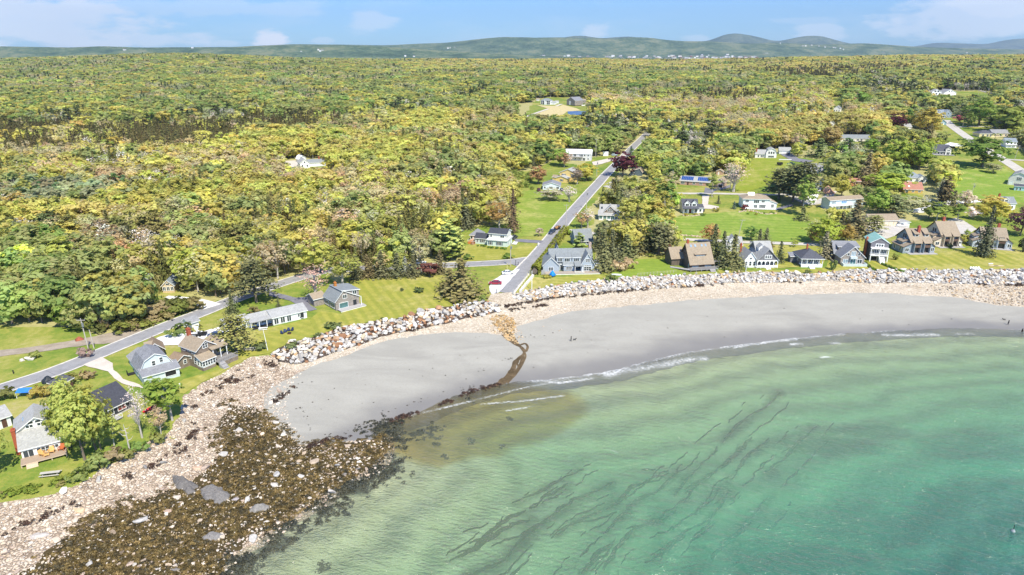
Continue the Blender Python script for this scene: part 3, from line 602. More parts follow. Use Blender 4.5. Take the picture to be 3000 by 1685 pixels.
# every prototype has a crown and a trunk, 1 unit = 1 m at its nominal height
def make_proto(kind, seed, det=1.0):
    rg = np.random.default_rng(seed)
    q = lambda n: max(6, int(n*det)); s = 1/math.sqrt(det)
    if kind == 'broad':
        h, r, zb = 10, rg.uniform(3.2, 4.0), rg.uniform(1.3, 2.2); (V, F), cc = crown(rg, h, r, zb, q(30), 14, .85*s, rg.choice(['round', 'vase', 'oval'])); tm = branches(rg, h, r, zb, cc, .22, 7); ml, mb_ = MLEAF, MBARK
    elif kind == 'slim':
        h, r, zb = 11, rg.uniform(1.7, 2.3), 3; (V, F), cc = crown(rg, h, r, zb, q(18), 12, .8*s, 'oval'); tm = branches(rg, h, r, zb, cc, .15, 7); ml, mb_ = MLEAF, MPALEB
    elif kind == 'bud':                      # budding, branches show
        h, r, zb = 10.5, rg.uniform(2.8, 3.5), 2.2; (V, F), cc = crown(rg, h, r, zb, q(44), 8, .52*s, 'vase'); tm = branches(rg, h, r, zb, cc, .17, 14); ml, mb_ = MLEAF, MPALEB
    elif kind == 'bare':
        h, r, zb = 10.5, rg.uniform(1.8, 2.6), 3; (V, F), cc = crown(rg, h, r, zb, q(46), 3, .34*s, 'vase'); tm = branches(rg, h, r, zb, cc, .2, 34); ml, mb_ = MTWIG, MPALEB
    elif kind == 'spruce':
        h, r = 12, rg.uniform(2.1, 2.7); V, F = conifer(rg, h, r, .8, q(17), 9, .95*s, .42, .85); tm = MB().tube([(0, 0, -.6), (0, 0, 6), (0, 0, 11.5)], [.22, .14, .03], 6); ml, mb_ = MNEED, MBARK
    elif kind == 'spire':
        h, r = 12, rg.uniform(1.9, 2.5); V, F = conifer(rg, h, r, 1.4, q(17), 8, .85*s, .5, .75, .4); tm = MB().tube([(0, 0, -.6), (0, 0, 6), (0, 0, 11.5)], [.18, .12, .03], 6); ml, mb_ = MNEED, MBARK
    elif kind == 'pine':                     # flat plates of needles
        h, r = 12, 3.6; P = []; N = []; Z = []; br = MB().tube([(0, 0, -.6), (.1, .1, 6), (0, 0, 11.3)], [.28, .2, .05], 7)
        for i in range(q(15)):
            f = (i+.5)/q(15); z = 2.6+9*f; a = i*2.4+rg.uniform(-.4, .4); L = r*(1.08-.75*f**1.6)*rg.uniform(.75, 1.1); e = np.array([math.cos(a)*L, math.sin(a)*L, z+.5]); br.tube([(0, 0, z-.5), tuple(e*np.array([.55, .55, 1])+np.array([0, 0, -.2])), tuple(e)], [.09, .06, .02], 4)
            for c in (.45, .72, 1.0):
                for m in range(9):
                    P.append(e*np.array([c, c, 1])+rg.normal(size=3)*np.array([.55, .55, .16])*s**-.2); N.append(np.array([e[0]*.12, e[1]*.12, 1])+rg.normal(size=3)*.45); Z.append(.85*s*rg.uniform(.7, 1.3))
        P += [np.array([0, 0, 11.6])+rg.normal(size=3)*np.array([.5, .5, .5]) for _ in range(14)]; N += [rg.normal(size=3)+np.array([0, 0, .6]) for _ in range(14)]; Z += [.7*s]*14
        V, F = quads(np.array(P), np.array(N), np.array(Z), .9, rg); tm = br; ml, mb_ = MNEED, MBARK
    elif kind == 'shrub':
        h, r, zb = 2.2, 1.5, .1; (V, F), cc = crown(rg, h, r, zb, q(12), 12, .5*s, 'round'); tm = branches(rg, h, r, .3, cc, .06, 5); ml, mb_ = MLEAF, MBARK
    elif kind == 'cypress':
        h, r, zb = 12, 1.5, .4; (V, F), cc = crown(rg, h, r, zb, q(46), 12, .7*s, 'oval', .1); tm = branches(rg, h, r, .8, cc, .2, 4); ml, mb_ = MNEED, MBARK
    elif kind == 'snag':
        h, r, zb = 7, 1.8, 2.5; tm = MB(); tm.tube([(0, 0, -.5), (.1, 0, 2.5), (-.1, .1, 5), (.25, .1, 7)], [.2, .16, .12, .04], 6)
        for a, z, L in ((.3, 4.2, 1.9), (2.9, 5, 2.1), (4.2, 3.1, 1.3), (1.4, 5.6, 1.2), (5.6, 2.4, 1.0), (3.4, 5.9, 1.1)):
            tm.tube([(0, 0, z), (math.cos(a)*L*.6, math.sin(a)*L*.6, z+.1*L), (math.cos(a)*L, math.sin(a)*L, z+.55*L)], [.09, .06, .02], 4)
        V, F = None, None; ml, mb_ = MTWIG, MDEAD
    return dict(h=h, crown=(V, F), trunk=mbp(tm), ml=ml, mb=mb_)
PROTO = {}; NV = dict(broad=6, slim=3, bud=5, bare=3, spruce=4, spire=3, pine=2, shrub=3)
FC = bpy.data.collections.new('forest_kit'); KIDX = {}; kn = 0
for kind, nv in NV.items():
    for i in range(nv):
        p = make_proto(kind, 100+kn*7, .8 if kind in ('broad', 'bud', 'spruce', 'spire') else .7)
        V, F, M = merge([(p['crown'], 0), (p['trunk'], 1)])
        o = bpy.data.objects.new('kit_%03d' % kn, mesh('forest_tree', V, F, [p['ml'], p['mb']], M)); FC.objects.link(o)
        KIDX.setdefault(kind, []).append(kn); PROTO[(kind, i, 'h')] = p['h']; kn += 1
KH = dict(broad=10, slim=11, bud=10.5, bare=10.5, spruce=12, spire=12, pine=12, shrub=2.2)
def scatter(name, P, rot, scl, idx, tint, coll, **tg):
    n = len(P); me = bpy.data.meshes.new(name); me.vertices.add(n); me.vertices.foreach_set('co', np.asarray(P, np.float32).ravel())
    for k, ty, d, f in (('rot', 'FLOAT_VECTOR', rot, 'vector'), ('scl', 'FLOAT_VECTOR', scl, 'vector'), ('idx', 'INT', idx, 'value'), ('tint', 'FLOAT_VECTOR', tint, 'vector')):
        a = me.attributes.new(k, ty, 'POINT'); a.data.foreach_set(f, np.asarray(d, np.int32 if ty == 'INT' else np.float32).ravel())
    o = obj(name, me); ng = bpy.data.node_groups.new(name, 'GeometryNodeTree')
    ng.interface.new_socket('Geometry', in_out='INPUT', socket_type='NodeSocketGeometry'); ng.interface.new_socket('Geometry', in_out='OUTPUT', socket_type='NodeSocketGeometry')
    N = ng.nodes; L = ng.links; gi = N.new('NodeGroupInput'); go = N.new('NodeGroupOutput'); ip = N.new('GeometryNodeInstanceOnPoints'); ci = N.new('GeometryNodeCollectionInfo')
    ci.inputs[0].default_value = coll; ci.inputs['Separate Children'].default_value = True; ci.inputs['Reset Children'].default_value = True
    def na(nm, dt):
        q = N.new('GeometryNodeInputNamedAttribute'); q.data_type = dt; q.inputs['Name'].default_value = nm; return q.outputs['Attribute']
    L.new(gi.outputs[0], ip.inputs['Points']); L.new(ci.outputs[0], ip.inputs['Instance']); ip.inputs['Pick Instance'].default_value = True
    L.new(na('idx', 'INT'), ip.inputs['Instance Index']); L.new(na('rot', 'FLOAT_VECTOR'), ip.inputs['Rotation']); L.new(na('scl', 'FLOAT_VECTOR'), ip.inputs['Scale']); L.new(ip.outputs[0], go.inputs[0])
    o.modifiers.new('scatter', 'NODES').node_group = ng
    return tag(o, kind='stuff', **tg)
# ------------------------------------------------------------------ woods
TINT = dict(lime=(.60, .58, .16), yellow=(.65, .59, .20), green=(.32, .42, .12), mid=(.43, .47, .17), tan=(.65, .575, .33), rust=(.62, .49, .26), grey=(.57, .53, .45), dark=(.11, .13, .05), olive=(.18, .175, .06), brown=(.15, .135, .055), sage=(.43, .46, .25), teal=(.19, .29, .12), pale=(.60, .62, .40), maroon=(.12, .03, .04), blossom=(.82, .80, .72), plum=(.22, .11, .10), orange=(.56, .38, .12), gold=(.57, .52, .10), bright=(.45, .55, .10), magenta=(.42, .08, .16))
SPEC = {  # mix name -> list of (weight, kind, tint)
 'dark': [(.26, 'spire', 'brown'), (.48, 'spruce', 'brown'), (.08, 'bud', 'lime'), (.06, 'broad', 'lime'), (.08, 'bud', 'tan'), (.06, 'broad', 'olive')],
 'tan': [(.30, 'bud', 'tan'), (.10, 'bud', 'rust'), (.20, 'broad', 'lime'), (.12, 'bud', 'yellow'), (.08, 'bare', 'grey'), (.045, 'spire', 'brown'), (.08, 'broad', 'mid'), (.05, 'spruce', 'olive')],
 'lime': [(.36, 'broad', 'lime'), (.16, 'bud', 'lime'), (.14, 'broad', 'yellow'), (.10, 'bud', 'tan'), (.07, 'spruce', 'olive'), (.10, 'broad', 'mid'), (.04, 'bud', 'rust'), (.02, 'spire', 'brown')],
 'green': [(.24, 'broad', 'mid'), (.14, 'broad', 'green'), (.28, 'broad', 'lime'), (.12, 'bud', 'sage'), (.08, 'spruce', 'dark'), (.06, 'pine', 'dark'), (.05, 'bare', 'grey'), (.03, 'slim', 'green')],
 'far': [(.26, 'broad', 'mid'), (.22, 'broad', 'lime'), (.14, 'broad', 'green'), (.13, 'bud', 'tan'), (.14, 'bud', 'sage'), (.08, 'spruce', 'dark'), (.015, 'spire', 'brown')],
 'mixed': [(.18, 'spruce', 'olive'), (.12, 'spire', 'brown'), (.2, 'broad', 'lime'), (.14, 'broad', 'mid'), (.16, 'bud', 'tan'), (.08, 'bud', 'rust'), (.06, 'bare', 'grey'), (.06, 'pine', 'olive')],
 'birch': [(.24, 'slim', 'lime'), (.16, 'slim', 'green'), (.2, 'broad', 'lime'), (.14, 'bud', 'tan'), (.1, 'broad', 'mid'), (.09, 'spruce', 'olive'), (.07, 'bare', 'grey')],
 'sagey': [(.3, 'broad', 'sage'), (.2, 'slim', 'teal'), (.15, 'bud', 'tan'), (.15, 'bare', 'grey'), (.2, 'broad', 'mid')],
 'gold': [(.45, 'broad', 'yellow'), (.2, 'broad', 'lime'), (.15, 'bud', 'tan'), (.1, 'broad', 'mid'), (.1, 'spruce', 'dark')],
}
BLOBS = [(60,430,420,65,'dark'),(480,410,380,45,'dark'),(820,372,200,30,'dark'),(250,520,400,70,'tan'),(560,540,320,60,'tan'),(1050,560,300,60,'tan'),(1200,480,280,50,'lime'),(900,440,250,40,'lime'),(120,600,260,60,'sagey'),(350,660,280,50,'lime'),(760,610,260,60,'lime'),(1000,640,240,50,'tan'),(600,720,300,50,'mixed'),(1150,690,200,50,'mixed'),(80,820,260,90,'green'),(400,830,200,60,'mixed'),(850,720,200,50,'mixed'),(300,350,450,25,'green'),(900,330,300,25,'green'),(250,250,500,60,'far'),(900,240,500,60,'far'),(1400,300,260,35,'green'),(1300,400,260,45,'lime'),(1550,430,200,45,'green'),(1750,390,200,40,'green'),(1900,300,220,30,'tan'),(1850,360,140,30,'green'),(2100,350,260,40,'tan'),(2120,480,220,45,'green'),(1850,600,130,50,'birch'),(1750,620,100,40,'lime'),(1870,670,130,60,'birch'),(2000,260,300,40,'far'),(2060,300,200,18,'dark'),(2350,330,250,35,'tan'),(2450,400,200,40,'gold'),(2600,300,200,40,'green'),(2350,195,500,22,'gold'),(2500,220,300,18,'dark'),(2800,230,300,35,'green'),(2900,330,200,50,'green'),(2650,450,200,60,'green'),(2450,560,150,50,'green'),(1500,200,400,30,'gold'),(1500,240,500,40,'far'),(2800,620,200,30,'green')]
BL = np.array([b[:4] for b in BLOBS], float)
NOTREE = []        # (u0, u1, vtop, vbase) photo windows that trees must not stand in front of
def zone_pick(u, v, rg):
    d = ((u[:, None]-BL[:, 0])/BL[:, 2])**2+((v[:, None]-BL[:, 1])/BL[:, 3])**2
    w = np.exp(-d)+1e-6; w[:, :] *= rg.random(w.shape)**.6; z = w.argmax(1)
    z[d.min(1) > 6] = 19
    return z
def tree_field(seed=21):
    rg = np.random.default_rng(seed); out = []
    for r0, r1, sp in ((150, 420, 5.5), (420, 700, 6.2), (700, 1150, 7.6), (1150, 2000, 9.5), (2000, 3300, 13.0)):
        xs = np.arange(-r1*.86, r1*.86, sp); ys = np.arange(r0, r1, sp); X, Y = np.meshgrid(xs, ys); X = X.ravel()+rg.uniform(-.48, .48, X.size)*sp; Y = Y.ravel()+rg.uniform(-.48, .48, Y.size)*sp
        k = np.abs(X) < Y*.86+25; X, Y = X[k], Y[k]
        out.append(np.stack([X, Y, np.full(len(X), sp)], 1))
    P = np.vstack(out); P = P[~is_open(P[:, :2])]
    near = P[:, 1] < 560; bad = np.zeros(len(P), bool)
    for C, hw in ROADS: bad[near] |= dline(P[near, :2], C[::3]) < hw+1.6
    for C, hw in ROADS: bad[~near] |= dline(P[~near, :2], C[::4]) < hw+3
    P = P[~bad]
    for g in FOOT: P = P[~inpoly(P[:, :2], g)]
    z = height(P[:, 0], P[:, 1])
    k = inpoly(P[:, :2], UPL) & (z > 2); return P[k], z[k], rg
# ------------------------------------------------------------------ buildings
GLASS = None
def glassm(name, c, rough=.12):
    t = NT(name); f = t.noise(.7, 3, t.objc()); return t.done(t.bsdf(t.mix(t.mapr(f, .35, .65), tuple(x*.6 for x in c), c), rough, spec=.6))
GLASS = glassm('glass', (.05, .07, .08)); GLASSB = glassm('glass_blue', (.30, .40, .45)); GLASST = glassm('glass_teal', (.10, .22, .22)); SKYL = glassm('skylight_glass', (.34, .45, .55))
WHITE = plain('white_trim', 'eef0ee', .55, .04); DECK = siding('deck_boards', 'a59a8d', .15); DECKP = siding('pale_deck', 'd6bfa8', .15); DECKG = siding('grey_deck', 'a9a7a6', .15)
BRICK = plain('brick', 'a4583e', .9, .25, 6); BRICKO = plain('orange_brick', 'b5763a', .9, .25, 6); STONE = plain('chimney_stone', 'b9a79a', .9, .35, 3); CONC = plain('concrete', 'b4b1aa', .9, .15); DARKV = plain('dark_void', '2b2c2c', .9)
GREYSH = shingle('grey_shingle_wall', '948d86', .28, (2.2, 2.2, 4)); BRNSH = shingle('brown_shingle_wall', '85796c', .28, (2.2, 2.2, 4)); DKSH = shingle('dark_shingle_wall', '55524f', .25, (2.2, 2.2, 4)); MIDSH = shingle('slate_shingle_wall', '77777b', .22, (2.2, 2.2, 4))
RF = {k: shingle('roof_'+k, c, .16, (2.5, 2.5, 5), st, dk) for k, c, st, dk in (('grey', '8f9091', 0, ''), ('palegrey', 'a2a3a1', 0, ''), ('tan', '998c79', 0, ''), ('brown', '8d7c69', 0, ''), ('dark', '56585f', 0, ''), ('charcoal', '474951', 0, ''), ('slate', '858b8d', .0, ''), ('teal', '90bab0', 0, ''), ('worn', '87898d', .75, '4e5056'), ('midgrey', '85878c', 0, ''), ('rust', 'a97a6a', 0, ''), ('bluegrey', '87919a', 0, ''))}
RF['white'] = plain('white_metal_roof', 'f3f4f4', .5, .03); ALLHOUSES = []
class Bld:
    def __init__(s, name, label, cat, p1, p2, group=None, sink=0, W=None):
        A, B = gp(*p1), gp(*p2); d = B-A; d.z = 0; s.W = W or d.length
        s.yaw = math.atan2(d.y, d.x); s.o = empty(name, (A.x, A.y, min(A.z, B.z)-sink), s.yaw, label, cat, group); s.p1, s.p2 = p1, p2
        ALLHOUSES.append(s); s.top = 3; s.bodies = []
    def part(s, nm, mb, mats, parent=None, label=None):
        o = mb.obj(nm, mats, parent or s.o)
        if label: o['label'] = label
        return o
    # one block: walls up to the roof slope, plus its roof
    def body(s, x0, x1, y0, y1, h, roof='x', rise=2.0, wall=None, rm=None, z0=0, ov=.4, trim=WHITE, name='wall', rname='roof', peak=None, parent=None, gam=None):
        zb = -1.5 if z0 == 0 else z0; H = z0+h; mb = MB(); rb = MB(); T = .24
        xm = (x0+x1)/2 if peak is None else x0+(x1-x0)*peak; ym = (y0+y1)/2 if peak is None else y0+(y1-y0)*peak
        if roof in ('x', 'gx'):
            prof = [(y0, zb), (y1, zb), (y1, H), (ym, H+rise), (y0, H)]
            if roof == 'gx': prof = [(y0, zb), (y1, zb), (y1, H), (y1-(y1-ym)*.32, H+rise*.66), (ym, H+rise), (y0+(ym-y0)*.32, H+rise*.66), (y0, H)]
            mb.prism(prof, 'x', x0, x1); top = prof[2:]
            e0 = rise/(ym-y0)*ov if roof == 'x' else .3; e1 = rise/(y1-ym)*ov if roof == 'x' else .3
            line = [(y0-ov, H-e0)]+[q for q in top[::-1]][1:-1]+[(y1+ov, H-e1)]
            pts = [[(x, p, q) for p, q in line] for x in (x0-ov, x1+ov)]
        elif roof in ('y', 'gy'):
            prof = [(x0, zb), (x1, zb), (x1, H), (xm, H+rise), (x0, H)]
            if roof == 'gy': prof = [(x0, zb), (x1, zb), (x1, H), (x1-(x1-xm)*.32, H+rise*.66), (xm, H+rise), (x0+(xm-x0)*.32, H+rise*.66), (x0, H)]
            mb.prism(prof, 'y', y0, y1); top = prof[2:]
            e0 = rise/(xm-x0)*ov if roof == 'y' else .3; e1 = rise/(x1-xm)*ov if roof == 'y' else .3
            line = [(x0-ov, H-e0)]+[q for q in top[::-1]][1:-1]+[(x1+ov, H-e1)]
            pts = [[(p, y, q) for p, q in line] for y in (y0-ov, y1+ov)]
        if roof in ('x', 'gx', 'y', 'gy'):
            n = len(line); V = []
            for k in (.02, T):
                for row in pts: V += [(a, b, c+k) for a, b, c in row]
            F = []; M = []
            for i in range(n-1):
                F.append((2*n+i, 2*n+i+1, 3*n+i+1, 3*n+i)); M.append(0); F.append((i, n+i, n+i+1, i+1)); M.append(1)
                F.append((i, i+1, 2*n+i+1, 2*n+i)); M.append(1); F.append((n+i, 3*n+i, 3*n+i+1, n+i+1)); M.append(1)
            for i in (0, n-1): F.append((i, n+i, 3*n+i, 2*n+i)); M.append(1)
            k = len(rb.V); rb.V += V; rb.F += F; rb.M += M
        elif roof == 'hip':
            mb.box(x0, x1, y0, y1, zb, H); hw = min(x1-x0, y1-y0)/2
            ra, rb_ = ((x0+hw, (y0+y1)/2), (x1-hw, (y0+y1)/2)) if (x1-x0) >= (y1-y0) else ((xm, y0+hw), (xm, y1-hw))
            ex = ov; ez = rise/hw*ov; c = [(x0-ex, y0-ex), (x1+ex, y0-ex), (x1+ex, y1+ex), (x0-ex, y1+ex)]
            V = [(a, b, H-ez+T) for a, b in c]+[(*ra, H+rise+T), (*rb_, H+rise+T)]+[(a, b, H-ez+.02) for a, b in c]
            if (x1-x0) >= (y1-y0): F = [(0, 1, 5, 4), (1, 2, 5), (2, 3, 4, 5), (3, 0, 4)]
            else: F = [(0, 1, 4), (1, 2, 5, 4), (2, 3, 5), (3, 0, 4, 5)]
            rb.V += V; rb.F += F+[(6, 7, 1, 0), (7, 8, 2, 1), (8, 9, 3, 2), (9, 6, 0, 3), (9, 8, 7, 6)]; rb.M += [0]*4+[1]*5
        else:                                  # mono-pitch; letter = low side
            lo, hi = H, H+rise; c = {'F': (lo, lo, hi, hi), 'B': (hi, hi, lo, lo), 'L': (lo, hi, hi, lo), 'R': (hi, lo, lo, hi), 'flat': (H, H, H, H)}[roof]
            xy = [(x0, y0), (x1, y0), (x1, y1), (x0, y1)]
            mb.add([(a, b, zb) for a, b in xy]+[(a, b, z) for (a, b), z in zip(xy, c)], [(0, 3, 2, 1), (4, 5, 6, 7), (0, 1, 5, 4), (1, 2, 6, 5), (2, 3, 7, 6), (3, 0, 4, 7)])
            gxs = (c[1]-c[0])/(x1-x0); gys = (c[3]-c[0])/(y1-y0)
            XY = [(x0-ov, y0-ov), (x1+ov, y0-ov), (x1+ov, y1+ov), (x0-ov, y1+ov)]; zz = [c[0]+gxs*(a-x0)+gys*(b-y0) for a, b in XY]
            rb.add([(a, b, z+.02) for (a, b), z in zip(XY, zz)]+[(a, b, z+T) for (a, b), z in zip(XY, zz)], [(0, 3, 2, 1), (4, 5, 6, 7), (0, 1, 5, 4), (1, 2, 6, 5), (2, 3, 7, 6), (3, 0, 4, 7)]); rb.M = [1, 0, 1, 1, 1, 1]
        w = s.part(name, mb, [wall], parent); r = s.part(rname, rb, [rm, trim], parent if parent and parent.parent is None else (w if name != 'wall' else s.o))
        s.top = max(s.top, H+rise); b = dict(x0=x0, x1=x1, y0=y0, y1=y1, h=h, wall=w, roof=r, H=H); s.bodies.append(b); return b
    def _fr(s, b, face):
        return {'F': (Vector((b['x0'], b['y0'], 0)), Vector((1, 0, 0)), Vector((0, -1, 0)), b['x1']-b['x0']), 'B': (Vector((b['x1'], b['y1'], 0)), Vector((-1, 0, 0)), Vector((0, 1, 0)), b['x1']-b['x0']),
                'L': (Vector((b['x0'], b['y1'], 0)), Vector((0, -1, 0)), Vector((-1, 0, 0)), b['y1']-b['y0']), 'R': (Vector((b['x1'], b['y0'], 0)), Vector((0, 1, 0)), Vector((1, 0, 0)), b['y1']-b['y0'])}[face]
    def win(s, b, face, c, z, w, h, n=1, rows=1, fm=WHITE, gm=None, name='window', fw=.11, parent=None, shut=None):
        o, r, nr, L = s._fr(b, face); up = Vector((0, 0, 1)); P = lambda a, q, d: o+r*a+up*q+nr*d
        def quad(mb, a0, a1, q0, q1, d0, d1, m=0):
            V = [P(a, q, d) for d in (d0, d1) for a, q in ((a0, q0), (a1, q0), (a1, q1), (a0, q1))]; mb.add(V, [(0, 1, 2, 3), (7, 6, 5, 4), (0, 4, 5, 1), (1, 5, 6, 2), (2, 6, 7, 3), (3, 7, 4, 0)], m)
        f = MB(); a0, a1 = c-w/2, c+w/2
        quad(f, a0-fw, a1+fw, z-fw, z, -.05, .09); quad(f, a0-fw, a1+fw, z+h, z+h+fw, -.05, .09); quad(f, a0-fw, a0, z, z+h, -.05, .09); quad(f, a1, a1+fw, z, z+h, -.05, .09)
        for i in range(1, n): x = a0+w*i/n; quad(f, x-fw*.45, x+fw*.45, z, z+h, -.05, .075)
        for i in range(1, rows): q = z+h*i/rows; quad(f, a0, a1, q-.03, q+.03, -.05, .07)
        if shut:
            for e in (a0-fw-.45, a1+fw+.05): quad(f, e, e+.4, z-.05, z+h+.05, -.05, .06, 1)
        fo = s.part(name, f, [fm]+([shut] if shut else []), parent); p = MB(); quad(p, a0, a1, z, z+h, -.05, .04); s.part('pane', p, [gm or GLASS], fo); return fo
    def wins(s, b, face, cs, z, w, h, n=1, rows=1, **k):
        L = s._fr(b, face)[3]
        for c in (cs if isinstance(cs, (list, tuple)) else [(i+.5)*L/cs for i in range(cs)]): s.win(b, face, c if c > 0 else L+c, z, w, h, n, rows, **k)
    def door(s, b, face, c, z=.15, w=.95, h=2.05, m=None):
        o, r, nr, L = s._fr(b, face); mb = MB(); V = [o+r*a+Vector((0, 0, q))+nr*d for d in (-.05, .08) for a, q in ((c-w/2, z), (c+w/2, z), (c+w/2, z+h), (c-w/2, z+h))]
        mb.add(V, [(0, 1, 2, 3), (7, 6, 5, 4), (0, 4, 5, 1), (1, 5, 6, 2), (2, 6, 7, 3), (3, 7, 4, 0)]); return s.part('door', mb, [m or plain('door', '5b4038', .6)])
    def dormer(s, x, y, w, d, z, h, kind='y', rise=.9, wall=None, rm=None, n=2, wh=None, ww=None, fm=WHITE, trim=WHITE, gm=None):
        k = 'y' if kind == 'y' else 'F'
        b = s.body(x-w/2, x+w/2, y, y+d, h, k, rise, wall, rm, z0=z, ov=.25, name='dormer', trim=trim)
        s.win(b, 'F', w/2, z+.25, ww or w*.62, wh or min(h-.4, 1.3), n, 1, parent=b['wall'], fm=fm, fw=.08, gm=gm); return b
    def chimney(s, x, y, z0, z1, w=.8, d=.8, m=None):
        mb = MB().box(x-w/2, x+w/2, y-d/2, y+d/2, z0, z1); mb.box(x-w/2-.08, x+w/2+.08, y-d/2-.08, y+d/2+.08, z1, z1+.15); mb.box(x-w/4, x+w/4, y-d/4, y+d/4, z1+.15, z1+.5); s.part('chimney', mb, [m or BRICK])
    def deck(s, x0, x1, y0, y1, z, m=DECK, rail=0, rm=WHITE, stairs=None, skirt=None, posts=0):
        mb = MB().box(x0, x1, y0, y1, z-.18, z)
        n = max(2, int((x1-x0)/2.2))
        for i in range(n+1):
            x = x0+.12+(x1-x0-.24)*i/n; mb.box(x-.08, x+.08, y0+.1, y0+.26, -1.2, z-.18)
        if skirt: mb.box(x0+.05, x1-.05, y0+.02, y0+.08, -1, z-.19, 1)
        if stairs is not None:
            k = max(2, int(z/.2)); w = 1.3 if not isinstance(stairs, tuple) else stairs[1]; c = stairs if not isinstance(stairs, tuple) else stairs[0]
            for i in range(k): mb.box(c-w/2, c+w/2, y0-.3*(i+1), y0-.3*i-.002, -1, z-z*(i+1)/(k+.5))
        dk = s.part('deck', mb, [m, skirt or m])
        if rail:
            r = MB(); E = {1: [('F', x0, x1, y0)], 2: [('F', x0, x1, y0), ('S', y0, y1, x0), ('S', y0, y1, x1)]}[rail]
            for e, a, b, c in E:
                k = max(2, int((b-a)/.5)); fx = (lambda t: (t, c)) if e == 'F' else (lambda t: (c, t))
                r.bar((*fx(a), z+1), (*fx(b), z+1), .09); r.bar((*fx(a), z+.15), (*fx(b), z+.15), .06)
                for i in range(k+1): q = a+(b-a)*i/k; r.bar((*fx(q), z), (*fx(q), z+1), .05 if i % 4 else .1)
            s.part('railing', r, [rm])
        return dk
    def posts(s, xs, y, z0, z1, m=WHITE, w=.18):
        for x in xs: s.part('post', MB().box(x-w/2, x+w/2, y-w/2, y+w/2, z0, z1), [m])
    def skylights(s, xs, y, z, sl, m=SKYL, w=.9, l=1.3):      # sl = roof slope (rise per metre towards the back)
        for x in xs:
            c = 1/math.hypot(1, sl); V = [(x-w/2, y, z), (x+w/2, y, z), (x+w/2, y+l*c, z+l*c*sl), (x-w/2, y+l*c, z+l*c*sl)]; mb = MB(); mb.add(V+[(a, b-.02, q+.1) for a, b, q in V], [(0, 3, 2, 1), (4, 5, 6, 7), (0, 1, 5, 4), (1, 2, 6, 5), (2, 3, 7, 6), (3, 0, 4, 7)]); s.part('skylight', mb, [m])
    def garage(s, b, face, cs, w=2.4, h=2.1, m=WHITE):
        for c in cs: s.win(b, face, c, .1, w, h, 1, 3, fm=m, gm=m, name='garage_door')
# ---- lower left, by the rocky shore
CREAM = siding('cream_siding', 'efe9dc'); PALEBLUE = siding('pale_blue_siding', 'ccd7d9'); WHITES = siding('white_siding', 'eceeed'); BLUES = siding('blue_siding', 'a6b1bb'); MINT = siding('mint_siding', 'd3e3da'); YEL = siding('yellow_siding', 'e9cf86'); CHAR = siding('charcoal_siding', '3e4047')
b = Bld('cream_house', 'cream house with grey roofs, brick chimney and wooden sun deck near the rocky shore', 'house', (68, 1352), (182, 1322)); w = b.W
m = b.body(0, w, 0, 4.2, 2.7, 'F', 2.0, CREAM, RF['palegrey']); g = b.body(-.4, w+.1, 4.2, 10.5, 4.9, 'y', 2.4, CREAM, RF['palegrey'], ov=.5)
b.wins(m, 'F', [1.2], .2, 1.7, 2.0, 2, name='patio_door'); b.win(m, 'F', 3.8, .9, 2.2, 1.2, 3, 2); b.win(m, 'F', w-1.0, 1.3, 1.2, .7, 2)
b.win(g, 'F', w/2-.9, 5.2, 1.2, .6, 2); b.win(g, 'F', w/2+1.1, 5.2, 1.2, .6, 2); b.win(g, 'F', w/2-.6, 6.0, .9, .55); b.win(g, 'F', w/2+.7, 6.0, .9, .55); b.win(g, 'L', 3, 1, 1, 1.2)
b.deck(-.3, w+.9, -3.0, 0, .75, DECKP, 0, stairs=(1.6, 2.0)); b.chimney(-.75, 4.0, -1, 5.6, .7, 1.3); b.skylights([w/2-2], 6.2, 6.1, 0, w=.9, l=1.9); b.skylights([w/2+1.8], 6.2, 6.25, 0, w=.9, l=1.9)
b = Bld('garage_shed', 'small white garage at the left edge beside the cream house', 'garage', (-24, 1268), (36, 1246)); m = b.body(0, b.W, 0, 5.5, 2.6, 'x', 1.5, WHITES, RF['palegrey']); b.win(m, 'F', b.W-2.5, 1.5, .7, .5); b.door(m, 'F', b.W-1.3)
b = Bld('dark_cottage', 'charcoal cottage with a dark roof half hidden behind leafy trees', 'house', (272, 1252), (386, 1196)); w = b.W
m = b.body(0, w, 0, 9.5, 2.7, 'x', 3.0, CHAR, RF['charcoal'], ov=.6); b.win(m, 'F', w-2.3, .9, 1.9, 1.3, 2, 2, gm=glassm('red_curtain', (.30, .04, .05))); b.win(m, 'F', w-5, .9, 1.2, 1.3, 2); b.win(m, 'F', 2.2, .6, 1.6, 1.5, 2)
b.deck(-.5, 5.5, -2.6, 0, .5, DECKG, 1, stairs=(7.2, 1.4)); b.skylights([w*.42], 3.4, 4.1, .63, WHITE, .8, 1.3); b.part('foundation', MB().box(.02, w-.02, -.06, -.01, -1, .35), [CONC])
b = Bld('gambrel_house', 'pale blue gambrel-roofed house with a screened porch and worn grey roof', 'house', (425, 1131), (528, 1102)); w = b.W
GAB = siding('blue_gable_siding', 'abb8c0'); m = b.body(0, w*.93, 2.6, 10.2, 2.9, 'gy', 3.9, PALEBLUE, RF['worn'], ov=.35); p = b.body(0, w, 0, 2.6, 2.5, 'F', .9, PALEBLUE, RF['midgrey']); a = b.body(.4, w*.72, 10.2, 16.5, 2.5, 'y', 1.5, PALEBLUE, RF['grey'])
b.win(m, 'F', w*.40, 3.75, .75, 1.25, 1, 2); b.win(m, 'F', w*.62, 4.2, .75, 1.25, 1, 2); b.wins(m, 'L', [1.3, 2.1], 1.2, .6, 1.05, 1, 2, fm=plain('cream_trim', 'efe6d0', .6)); b.win(m, 'L', 4.7, .9, .75, 1.35, 1, 2, fm=plain('cream_trim', 'efe6d0', .6))
